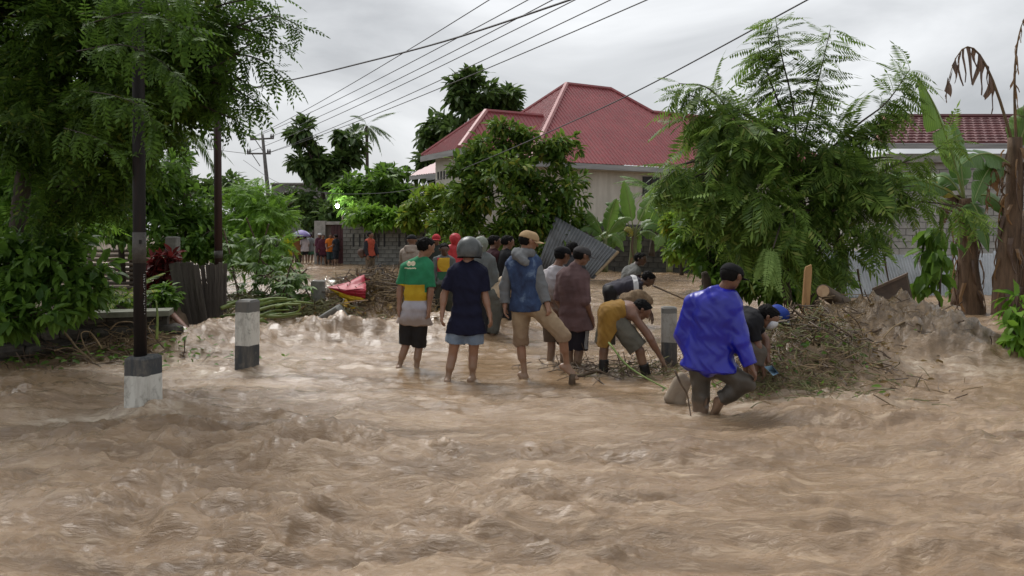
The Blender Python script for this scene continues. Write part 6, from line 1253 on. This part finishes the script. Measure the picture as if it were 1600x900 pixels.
q = mid('person in a beige hooded jacket and black beanie facing the block wall', 643, 15.2, 1.66, .15, SK2, stdmat('beige_hoodie', (.36, .30, .25), (.25, .20, .165), .9), dk, {'a': 1.1, 'b': 1.9}, 1.9, arms=((.7, .6), (0, .1)), hat=clothmat('black_knit', (.013, .013, .015)), hatname='beanie', vox=.014); nk = q.j['neck']; h = Sdf(); h.cone(nk + A3_((-.08, -.06, 0)), nk + A3_((.08, -.06, 0)), .06, .06).cone(nk + A3_((-.05, -.1, -.06)), nk + A3_((.05, -.1, -.06)), .05, .05); q.put('hood', h.mesh(.014, (), .006, 3), MATS['beige_hoodie'])
q = mid('person in a red and white cap looking over from behind the boy', 682, 17, 1.66, 3.3, SK2, clothmat('dark_green_shirt', (.04, .05, .045)), dk, 1.9, 1.9, hat=clothmat('red_cap', (.42, .03, .04)), face=(-.1, -1, -.1))
d = 14.8; jj, fw = stand(((694 - 800) / F * d, d, -.04), 1.53, 2.95); q = Person('young person in a grey jacket open over a red and yellow shirt facing us', jj, (.25, -.9, -.3), fw, .013, SK3, .92, GM); q.hair()
b = NB('red_yellow_shirt'); sx = b.sep(); c0 = P(697, 412, d); u_ = b.math('DIVIDE', b.math('SUBTRACT', sx[0], c0.x), .16); v_ = b.math('DIVIDE', b.math('SUBTRACT', sx[2], c0.z), .16); disc = b.math('LESS_THAN', b.math('ADD', b.math('MULTIPLY', u_, u_), b.math('MULTIPLY', v_, v_)), 1); low = b.math('LESS_THAN', sx[2], P(0, 424, d).z)
c = b.mix(disc, (.40, .02, .03), (.50, .30, .02)); c = b.mix(low, c, (.02, .10, .05)); b.L(c, b.b.inputs['Base Color']); b.b.inputs['Roughness'].default_value = .85
q.shirt(clothmat('grey_jacket', (.13, .14, .14)), 1.9, .05, .018, name='jacket', seed=4); h = q.torso_prims(.032); q.put('shirt', h.mesh(.013, [(q.j['neck'] + A3_(fw) * .02, -A3_(fw)), (q.j['neck'] - A3_((.125, 0, 0)), (-1, 0, 0)), (q.j['neck'] + A3_((.115, 0, 0)), (1, 0, 0)), (q.j['neck'] - A3_((0, 0, .03)), (0, 0, 1))], .004, 3), b.m); q.shorts(clothmat('olive_trousers', (.06, .06, .045)), 1.9, name='trousers', seed=4)
d = 18; jj, fw = stand(((711 - 800) / F * d, d, 0), 1.66, 2.6); q = Person('person in a bright red hooded raincoat behind the motorcycle helmet', jj, (.5, .6, .1), fw, .018, SK2, 1, GM); rd = clothmat('red_hood', (.50, .05, .06), .5); q.hoodup(rd); q.shirt(rd, 1.9, .2, .03, name='raincoat', seed=5); q.shorts(dk, 1.9)
d = 12; jj, fw = stand(((751 - 800) / F * d, d, 0), 1.63, .2); q = Person('person in a pale grey-green hooded raincoat just behind the helmet', jj, (.2, .9, 0), fw, .016, SK2, 1, GM); gg = clothmat('pale_raincoat', (.22, .24, .20), .5); q.hoodup(gg); q.shirt(clothmat('grey_rain', (.12, .13, .13), .5), 1.9, .15, .03, name='raincoat', seed=6); q.shorts(dk, 1.9)
mid('person in a dark maroon sweater with an arm raised to the chest', 771, 13.2, 1.66, 1.1, SK2, clothmat('maroon_knit', (.05, .018, .022)), stdmat('grey_trousers', (.11, .11, .095), None, .9), 1.85, 1.95, arms=((.1, .3), (.5, 1.2)), face=(.85, .1, -.1), vox=.014)
mid('person in a black shirt looking right beside the maroon sweater', 791, 13.0, 1.66, 1.2, SK2, clothmat('black_long', (.014, .014, .016)), dk, 1.9, 1.95, arms=((.3, 1.2), (.2, .8)), face=(.9, .25, -.15), vox=.014)
d = 12.0
p = Person('person in a cream shirt and grey trousers bent forward behind the tan cap', PJ(d, head=(818, 452, 0), neck=(804, 440), sa=(797, 432, .15), sb=(800, 444, -.12), ea=(806, 470, .15), eb=(810, 474, -.12), wa=(814, 498, .1), wb=(818, 498, -.1), ha=(771, 459, .09), hb=(771, 462, -.09), ka=(776, 492, .09), kb=(773, 494, -.09), aa=(768, 530, .09), ab=(768, 532, -.09), ta=(780, 534, .09), tb=(780, 536, -.09)), (.8, 0, -.5), (.6, 0, -.7), .014, SK2, 1.05, GM); p.hair(); p.shirt(stdmat('cream_shirt', (.50, .40, .28), (.36, .26, .17), .9), .8, 0, .03, .02, seed=13, fold=.009); p.shorts(MATS['grey_trousers'], 1.7, .03, rise=.12, seed=13)
# --- far group at the gate
GF = 'people gathered near the far gate'
C_ = lambda n, c: clothmat(n, c)
far = [(450, 40, 1.66, 2.5, 'person in a bright yellow raincoat near the far gate', C_('yellow_coat', (.62, .58, .02)), 1.9, dk, .9, .35), (458, 41, 1.6, 1.2, 'person in a dark top and lilac skirt beside the yellow raincoat', C_('dark_top', (.06, .045, .06)), .8, C_('lilac', (.30, .28, .36)), .6, .0), (466, 40, 1.66, .2, 'person in a long brown robe under the purple umbrella', C_('brown_robe', (.20, .09, .035)), 1.9, C_('brown_dark', (.07, .045, .03)), 1.9, .3), (476, 40, 1.56, -.6, 'person in a white shirt with a black bag under the umbrella', C_('white_shirt', (.55, .50, .52)), .8, C_('black_skirt', (.015, .015, .017)), .8, .05), (485, 40.5, 1.62, .3, 'person in a grey top and green shorts at the umbrella edge', C_('grey_top', (.22, .24, .25)), .8, C_('green_shorts', (.06, .16, .10)), .9, .1), (499, 39, 1.66, 2.2, 'person in maroon with a white helmet before the gate pillar', C_('maroon_top', (.10, .03, .05)), 1.8, dk, 1.0, .15), (505, 38.5, 1.58, 3.0, 'person in a plum jacket beside the white helmet', C_('plum', (.075, .02, .035)), 1.9, C_('plum_dark', (.04, .02, .03)), 1.0, .2), (516.5, 38.0, 1.63, 2.8, 'person in an orange shirt before the maroon gate', C_('orange_shirt', (.58, .16, .02)), .7, C_('teal_dark', (.03, .05, .055)), 1.3, .05), (525, 37.8, 1.6, -1.2, 'person in a dark top holding a pale bundle beside the orange shirt', C_('navy_dark', (.025, .03, .04)), .7, C_('navy_dark', (.025, .03, .04)), 1.2, .0), (440, 42, 1.6, .6, 'person in a white top half hidden by the feathery bush', C_('white_top', (.5, .5, .5)), .7, dk, 1.2, .0)]
for i, (px, d_, ht, yaw, lb, top, sl, bot, lg, hem) in enumerate(far):
    q = mid(lb, px, d_, ht, yaw, SK2, top, bot, sl, lg, vox=.03, hem=.06 + hem, arms=((.2, .5 + .3 * (i % 3)), (.1, .3 + .4 * (i % 2))), group=GF, hat=C_('white_helmet', (.7, .7, .7)) if i == 5 else None, hatname='helmet', fold=.004, z=-.05, bd=1.1)
# ------------------------------------------------------------------ flood debris
def zw(x, y): return float(zwater(np.array([x]), np.array([y]))[0])
def stalks(mb, cx, cy, rx, ry, n, L0, L1, r0, r1, hmax, rn, flat=.5, shape=None):
    xs = [rn.gauss(0, .5) for _ in range(n)]; ys = [rn.gauss(0, .5) for _ in range(n)]
    X_ = np.array([cx + q * rx for q in xs]); Y_ = np.array([cy + q * ry for q in ys]); Zs = zwater(X_, Y_)
    for i in range(n):
        dome = max(0, 1 - (xs[i] ** 2 + ys[i] ** 2)); c = Vector((X_[i], Y_[i], Zs[i] + rn.random() * hmax * (.25 + .75 * dome) + .01))
        a = rn.uniform(0, 6.28); e = rn.gauss(0, flat); L_ = rn.uniform(L0, L1); D = Vector((math.cos(a) * math.cos(e), math.sin(a) * math.cos(e), math.sin(e))); S_ = Vector((-D.y, D.x, rn.uniform(-.3, .3))); k = rn.uniform(-.5, .5) * L_
        pts = [c - D * L_ / 2, c - D * L_ / 6 + S_ * k * .8, c + D * L_ / 6 + S_ * k, c + D * L_ / 2 + S_ * k * rn.uniform(-.6, .9) + Vector((0, 0, -.12 * L_))]; r_ = rn.uniform(r0, r1) * .8; mb.tube(bez(pts, 2), [r_, r_, r_, r_ * .9, r_ * .8, r_ * .7, r_ * .4], 4, False)
M_olive = stdmat('olive_stalk', (.17, .165, .055), (.085, .085, .03), .6, 9, .2)
rn = random.Random(11)
def heap(label_stuff, sets):
    for name, mat, args in sets:
        m = MB()
        for a in args: stalks(m, *a, rn)
        tag(m.build(name, mat), label_stuff[0], label_stuff[1], None, 'stuff')
heap(('tangled stalks and straw heaped in front of the silt mound', 'debris'), (
    ('plant_debris', M_straw, ((3.15, 8.6, .9, .8, 320, .10, .34, .004, .009, .09), (3.05, 8.0, .9, .6, 220, .10, .35, .004, .008, .08), (4.2, 9.6, 1.2, .8, 40, .15, .5, .004, .01, .10))),
    ('green_plant_debris', M_olive, ((3.1, 8.35, .95, .75, 330, .10, .36, .004, .008, .10), (2.75, 7.75, .7, .4, 160, .10, .4, .004, .007, .08))),
    ('twig_debris', M_stick, ((3.25, 8.7, .95, .9, 300, .10, .42, .004, .013, .14), (4.6, 9.6, 1.5, .9, 60, .1, .4, .004, .012, .06)))))
heap(('brown straw and twigs banked up round the collapsed umbrella', 'debris'), (
    ('plant_debris', M_straw, ((-2.75, 15.0, 1.1, 1.0, 420, .2, .8, .006, .014, .40), (-2.1, 14.6, .9, .8, 160, .2, .7, .006, .012, .25))),
    ('twig_debris', M_stick, ((-2.8, 15.2, 1.3, 1.1, 320, .2, .9, .006, .016, .45), (-4.2, 13.8, 1.6, .7, 160, .2, .9, .006, .014, .2))),
    ('green_plant_debris', M_olive, ((-4.4, 13.4, 1.5, .6, 160, .3, 1.0, .006, .014, .25), (-3.4, 13.6, .8, .5, 80, .2, .8, .006, .012, .2)))))
heap(('dry twigs and roots caught along the stone retaining wall', 'debris'), (
    ('twig_debris', M_stick, ((-5.4, 9.75, 1.6, .3, 150, .12, .5, .004, .011, .16),)), ('plant_debris', M_straw, ((-4.95, 9.9, .7, .3, 130, .1, .4, .003, .008, .22),))))
heap(('twigs and stalks trailing in the water round the bending men', 'debris'), (('twig_debris', M_stick, ((1.35, 9.35, .9, .5, 110, .12, .6, .003, .009, .08), (.9, 9.6, .6, .4, 50, .1, .5, .003, .008, .06))), ('green_plant_debris', M_olive, ((1.5, 9.2, .7, .4, 60, .2, .6, .003, .007, .1),))))
# torn leaves matted through the heaps
rg = np.random.default_rng(77)
def litter(label, cx, cy, rx, ry, n, size, mat, lift=.07):
    x = cx + rg.normal(size=n) * rx * .5; y = cy + rg.normal(size=n) * ry * .5; z = zwater(x, y) + rg.random(n) * lift; D = rg.normal(size=(n, 3)); D[:, 2] *= .35; N = rg.normal(size=(n, 3)) * .45 + np.array((0, -.2, 1.0)); lv = Leaves(); lv.add(*scatter(LEAF, np.stack([x, y, z], -1), D, N, size * rg.uniform(.5, 1.5, n), rg)); o = lv.build('leaf_litter', mat, None); tag(o, label, 'leaves', None, 'stuff')
litter('torn green leaves matted into the stalk heap', 3.05, 8.3, 1.0, .8, 240, .08, LM_mid); litter('dead brown leaves matted into the silt heap', 3.6, 9.0, 1.2, 1.0, 260, .08, LM_dead); litter('dead leaves and scraps on the heap round the red umbrella', -3.2, 14.4, 2.4, 1.3, 600, .12, LM_dead, .2); litter('green leaf scraps caught along the stone wall', -5.2, 9.8, 1.8, .5, 260, .09, LM_mid, .12)
# long single sticks and stalks
def stick(label, pts, r_, mat, name='stick', group=None, cat='stick', n=5, taper=.5):
    m = MB(); tp = bez(pts, n); m.tube(tp, [r_ * (1 - taper * i / (len(tp) - 1)) for i in range(len(tp))], 6); o = m.build(name, mat, None, True); tag(o, label, cat, group); return o
stick('long pale green stalk leaning from the water past the black boots', [P(951, 535, 8.9), P(985, 575, 8.6), P(1050, 612, 8.2), P(1062, 618, 8.2)], .012, M_green_stick, 'plant_stalk', None, 'stalk')
stick('thin brown stick lying in front of the black boots', [P(930, 590, 8.9), P(958, 612, 8.5), P(974, 628, 8.2)], .009, M_stick)
stick('forked brown twig half sunk beside the grey sack', [P(1003, 598, 8.7), P(1018, 619, 8.2), P(1008, 600, 8.7)], .008, M_stick)
stick('crooked twig propped on the front of the grey sack', [P(1054, 578, 7.2), P(1064, 600, 7.15), P(1074, 618, 7.15), P(1080, 655, 7.1)], .011, M_stick)
stick('bare branch with side leaves held by the man in the dark jersey', [P(1020, 446, 12.2), P(1040, 455, 12.1), P(1075, 470, 12.0)], .018, M_stick, 'branch', None, 'branch')
stick('long thin bent twig lying across the silt heap', [P(1290, 594, 8.3), P(1335, 596, 8.3), P(1380, 602, 8.3), P(1415, 612, 8.2)], .010, M_stick)
stick('pale split stick slanting down the silt heap', [P(1420, 500, 9.4), P(1395, 512, 9.2), P(1376, 533, 9.1)], .013, M_straw)
stick('straight pale stick beside the split one on the silt heap', [P(1432, 505, 9.3), P(1440, 512, 9.3), P(1428, 548, 9.1)], .010, M_straw)
stick('short brown stick lying flat on top of the silt heap', [P(1358, 520, 9.3), P(1400, 506, 9.4), P(1418, 500, 9.5)], .014, M_stick)
for (a, c, lb) in (((1340, 420), (1350, 472), 'thin dark stake before the zinc fence'), ((1381, 396), (1390, 446), 'thin dark stake standing above the brown board')): stick(lb, [P(*a, 12.6), P(a[0] + 3, a[1] + 20, 12.6), P(*c, 12.6)], .02, M_stick, 'stake', None, 'stake')
stick('reddish brown wooden pole end sticking up by the paling fence', [P(270, 492, 11.3), P(298, 522, 10.8), P(303, 530, 10.7)], .045, stdmat('red_brown_wood', (.17, .075, .045), (.09, .04, .027), .7, 8, .3), 'log', None, 'log', taper=.1)
stick('bare bleached branch reaching up out of the water by the stone wall', [P(88, 505, 9.2), P(110, 530, 9.1), P(122, 545, 9.0), P(148, 565, 8.9)], .014, M_straw, 'branch', None, 'branch')
stick('thin curved dry stem arching beside the bleached branch', [P(85, 548, 9), P(105, 543, 9.0), P(125, 550, 8.9), P(150, 568, 8.8)], .009, M_straw, 'branch', None, 'branch')
stick('looped dry stem rising from the twigs by the wall', [P(160, 545, 9.1), P(142, 520, 9.1), P(127, 521, 9.0), P(133, 542, 9.0), P(150, 565, 8.9)], .008, M_straw, 'branch', None, 'branch')
stick('arched dry stem touching the steel pole', [P(172, 515, 9.0), P(185, 504, 9.0), P(205, 503, 8.9), P(212, 508, 8.9)], .008, M_straw, 'branch', None, 'branch')
stick('fresh green stalk standing upright beside the steel pole', [P(245, 530, 9.6), P(246, 495, 9.6), P(244, 470, 9.6)], .018, M_green_stick, 'plant_stalk', None, 'stalk')
stick('floating branch trailing from the toppled bollard', [P(545, 502, 12.5), P(505, 520, 12.0), P(470, 530, 11.5), P(420, 548, 10.8)], .03, M_stick, 'branch', None, 'branch')
# banana stalks washed against the bollard
g = random.Random(21)
for i, (xa, ya, xb, yb, bow) in enumerate(((285, 505, 372, 478, 6), (300, 512, 375, 490, 4), (320, 500, 370, 470, 8), (395, 487, 470, 475, 4), (398, 478, 462, 468, 3), (400, 496, 452, 484, 4), (398, 505, 440, 490, 3), (405, 470, 448, 466, 2), (330, 515, 360, 500, 2), (398, 492, 470, 490, -4), (395, 500, 425, 508, 3), (270, 515, 330, 492, 5), (345, 482, 385, 472, 3), (430, 480, 490, 474, 5))):
    dd = 12.2 + g.uniform(-.25, .35); stick('flattened light green banana leaf stalk washed up behind the bollards', [P(xa, ya, dd), P((xa + xb) / 2, (ya + yb) / 2 - bow, dd + .1), P(xb, yb, dd + g.uniform(-.2, .3))], g.uniform(.022, .038), M_green_stick if i % 3 else MATS['midrib'], 'plant_stalk', 'banana stalks washed up behind the bollards', 'stalk')
stick('pale green stalk curled into a loop on the stalk pile', [P(440, 492, 12.3), P(465, 487, 12.3), P(467, 474, 12.3), P(455, 468, 12.3), P(448, 476, 12.3), P(456, 482, 12.2)], .022, M_green_stick, 'plant_stalk', None, 'stalk')
# stake and cut log on the heap
sk = MB(); a, c = P(1257, 503, 9.9), P(1263, 417, 9.9); up = (c - a); V = []
for t, w_ in ((-.35, .045), (.93, .045), (1.0, .035)):
    q = a + up * t; V += [q + Vector((-w_, -.02, 0)), q + Vector((w_, -.02, (.03 if t == 1 else 0))), q + Vector((w_, .02, (.03 if t == 1 else 0))), q + Vector((-w_, .02, 0))]
sk.add(V, [(0, 1, 5, 4), (1, 2, 6, 5), (2, 3, 7, 6), (3, 0, 4, 7), (4, 5, 9, 8), (5, 6, 10, 9), (6, 7, 11, 10), (7, 4, 8, 11), (8, 9, 10, 11), (3, 2, 1, 0)])
tag(sk.build('wooden_stake', stdmat('fresh_wood', (.40, .235, .10), (.25, .14, .06), .8, 7, .3, stretch=(3, 3, .3))), 'fresh yellow-brown wooden stake standing upright in the debris heap', 'stake')
lg = thing('log', 'sawn log with a pale round cut end on top of the debris heap', 'log', tuple(P(1290, 470, 10.4)))
m = MB(); e0, e1 = P(1286, 455, 10.2), P(1320, 476, 11.0); m.tube([e0, e0.lerp(e1, .4), e1], [.095, .10, .11], 14); m.build('bark', M_stick, lg, True)
m = MB(); dq = (e0 - e1).normalized(); m.tube([e0, e0 + dq * .006], [.082, .080], 14); m.build('cut_end', stdmat('cut_wood', (.46, .32, .19), (.33, .2, .11), .8, 14, .2), lg)
st = thing('tree_stump', 'small dark stub under the raised bare foot', 'stump', tuple(P(893, 600, 8.7)))
m = MB(); m.tube([P(893, 612, 8.72), P(894, 592, 8.72), P(895, 584, 8.72)], [.045, .04, .038], 10); m.build('stub', M_stick, st, True)
stick('rough dark branch lying just above the water behind the raised foot', [P(897, 590, 9.1), P(925, 582, 9.2), P(955, 576, 9.3)], .028, M_stick, 'branch', None, 'branch')
# sacks
def sack(label, prims, mat, vox=.012, fold=.01):
    h = Sdf()
    for a, c, r0, r1 in prims: h.cone(A3_(a), A3_(c), r0, r1, .06)
    v, f = h.mesh(vox, (), fold, 5, .12); o = link('sack', mesh_np('sack', v, f, mat, True)); tag(o, label, 'sack')
sack('wet grey-brown sack slumped against the leg of the blue raincoat wearer', ((P(1064, 588, 7.7), P(1046, 622, 7.7), .045, .06), (P(1072, 596, 7.7), P(1062, 628, 7.7), .05, .065)), wrinkle(stdmat('grey_sack', (.32, .26, .195), (.22, .175, .13), .9, 6, .2)))
sack('matted straw-coloured bundle between the two bending men', ((P(978, 470, 11.2), P(1010, 470, 11.2), .11, .10), (P(990, 462, 11.2), P(1002, 462, 11.2), .09, .09)), stdmat('straw_bundle', (.27, .19, .115), (.15, .10, .06), .95, 25, .9, .02), .014, .014)
# litter
m = MB(); m.add([P(1194, 573, 7.7), P(1206, 571, 7.7), P(1217, 583, 7.6), P(1208, 587, 7.6), P(1200, 579, 7.75), P(1212, 580, 7.85)], [(0, 1, 4), (1, 5, 4), (1, 2, 5), (2, 3, 5), (4, 5, 3), (0, 4, 3)]); tag(m.build('plastic_litter', stdmat('blue_litter', (.25, .45, .6), (.5, .6, .65), .4)), 'crumpled pale blue plastic scrap beside the stooping man', 'litter')
# collapsed red and yellow umbrella
um = thing('umbrella', 'collapsed red and yellow umbrella lying on the debris heap', 'umbrella', tuple(P(545, 475, 14.2)))
M_ured = stdmat('umbrella_red', (.42, .022, .045), (.30, .014, .03), .5, 3, .1); M_uyel = stdmat('umbrella_yellow', (.62, .42, .02), (.5, .3, .015), .5, 3, .1); wrinkle(M_ured, .6, .03, 3); wrinkle(M_uyel, .5, .02, 3)
tip, a0, a1, a2, a3 = P(511, 449, 14.2), P(569, 430, 14.5), P(572, 452, 13.9), P(571, 467, 13.9), P(540, 472, 14.0)
def gore(A_, B_, C2, mat, n=8, bulge=.06, name='gore'):
    V = []
    for i in range(n + 1):
        t = i / n
        for j in range(n + 1):
            s_ = j / n; q = A_.lerp(B_.lerp(C2, s_), t); V.append(q + Vector((0, -1, .4)) * bulge * math.sin(math.pi * s_) * t + Vector((0, 0, -.02 * math.sin(math.pi * t))) + Vector((0, -1, 0)) * .022 * math.sin(s_ * 17 + t * 5) * t + Vector((0, 0, .02)) * math.sin(t * 9 + s_ * 7) * t)
    m = MB(); m.add(V, [(i * (n + 1) + j, i * (n + 1) + j + 1, (i + 1) * (n + 1) + j + 1, (i + 1) * (n + 1) + j) for i in range(n) for j in range(n)]); o = m.build(name, mat, um, True); sd_ = o.modifiers.new('t', 'SOLIDIFY'); sd_.thickness = .004
gore(tip, a0, a1, M_ured, bulge=-.05); gore(tip, a1, a2, M_ured, bulge=.04); gore(tip, a2, a3 + Vector((.12, 0, -.01)), M_uyel, bulge=.05); gore(tip, a0, a0.lerp(a1, .5) + Vector((0, .5, 0)), M_ured, bulge=-.06); gore(P(540, 466, 14.0), P(556, 482, 13.9), P(530, 480, 13.9), M_uyel, bulge=.04)
m = MB(); m.tube([P(505, 478, 13.9), P(560, 470, 13.8), P(575, 469, 13.8)], .012, 6); m.build('shaft', stdmat('pale_shaft', (.5, .33, .2), None, .5), um)
# purple umbrella at the far gate
pu_ = thing('umbrella', 'open purple umbrella held over the people near the far gate', 'umbrella', tuple(P(471, 400, 39.8)))
c = P(471, 359.5, 39.8); m = MB(); V = [c + Vector((0, 0, .02))]; n = 16
for r_, dz in ((.16, -.02), (.30, -.09), (.42, -.19), (.50, -.32)):
    for k in range(n): a = 2 * math.pi * k / n; e = 1 - .05 * (k % 2); V.append(c + Vector((math.cos(a) * r_ * e, math.sin(a) * r_ * e, dz)))
fs = [(0, 1 + k, 1 + (k + 1) % n) for k in range(n)] + [(1 + i * n + k, 1 + (i + 1) * n + k, 1 + (i + 1) * n + (k + 1) % n, 1 + i * n + (k + 1) % n) for i in range(3) for k in range(n)]
m.add(V, fs); o = m.build('canopy', stdmat('purple_cloth', (.27, .22, .46), (.2, .16, .36), .6, 2, .05), pu_, True); sd_ = o.modifiers.new('t', 'SOLIDIFY'); sd_.thickness = .01
m = MB(); m.tube([c + Vector((0, 0, .08)), c + Vector((.02, 0, -1.0))], .012, 6); m.build('shaft', M_wire, pu_)
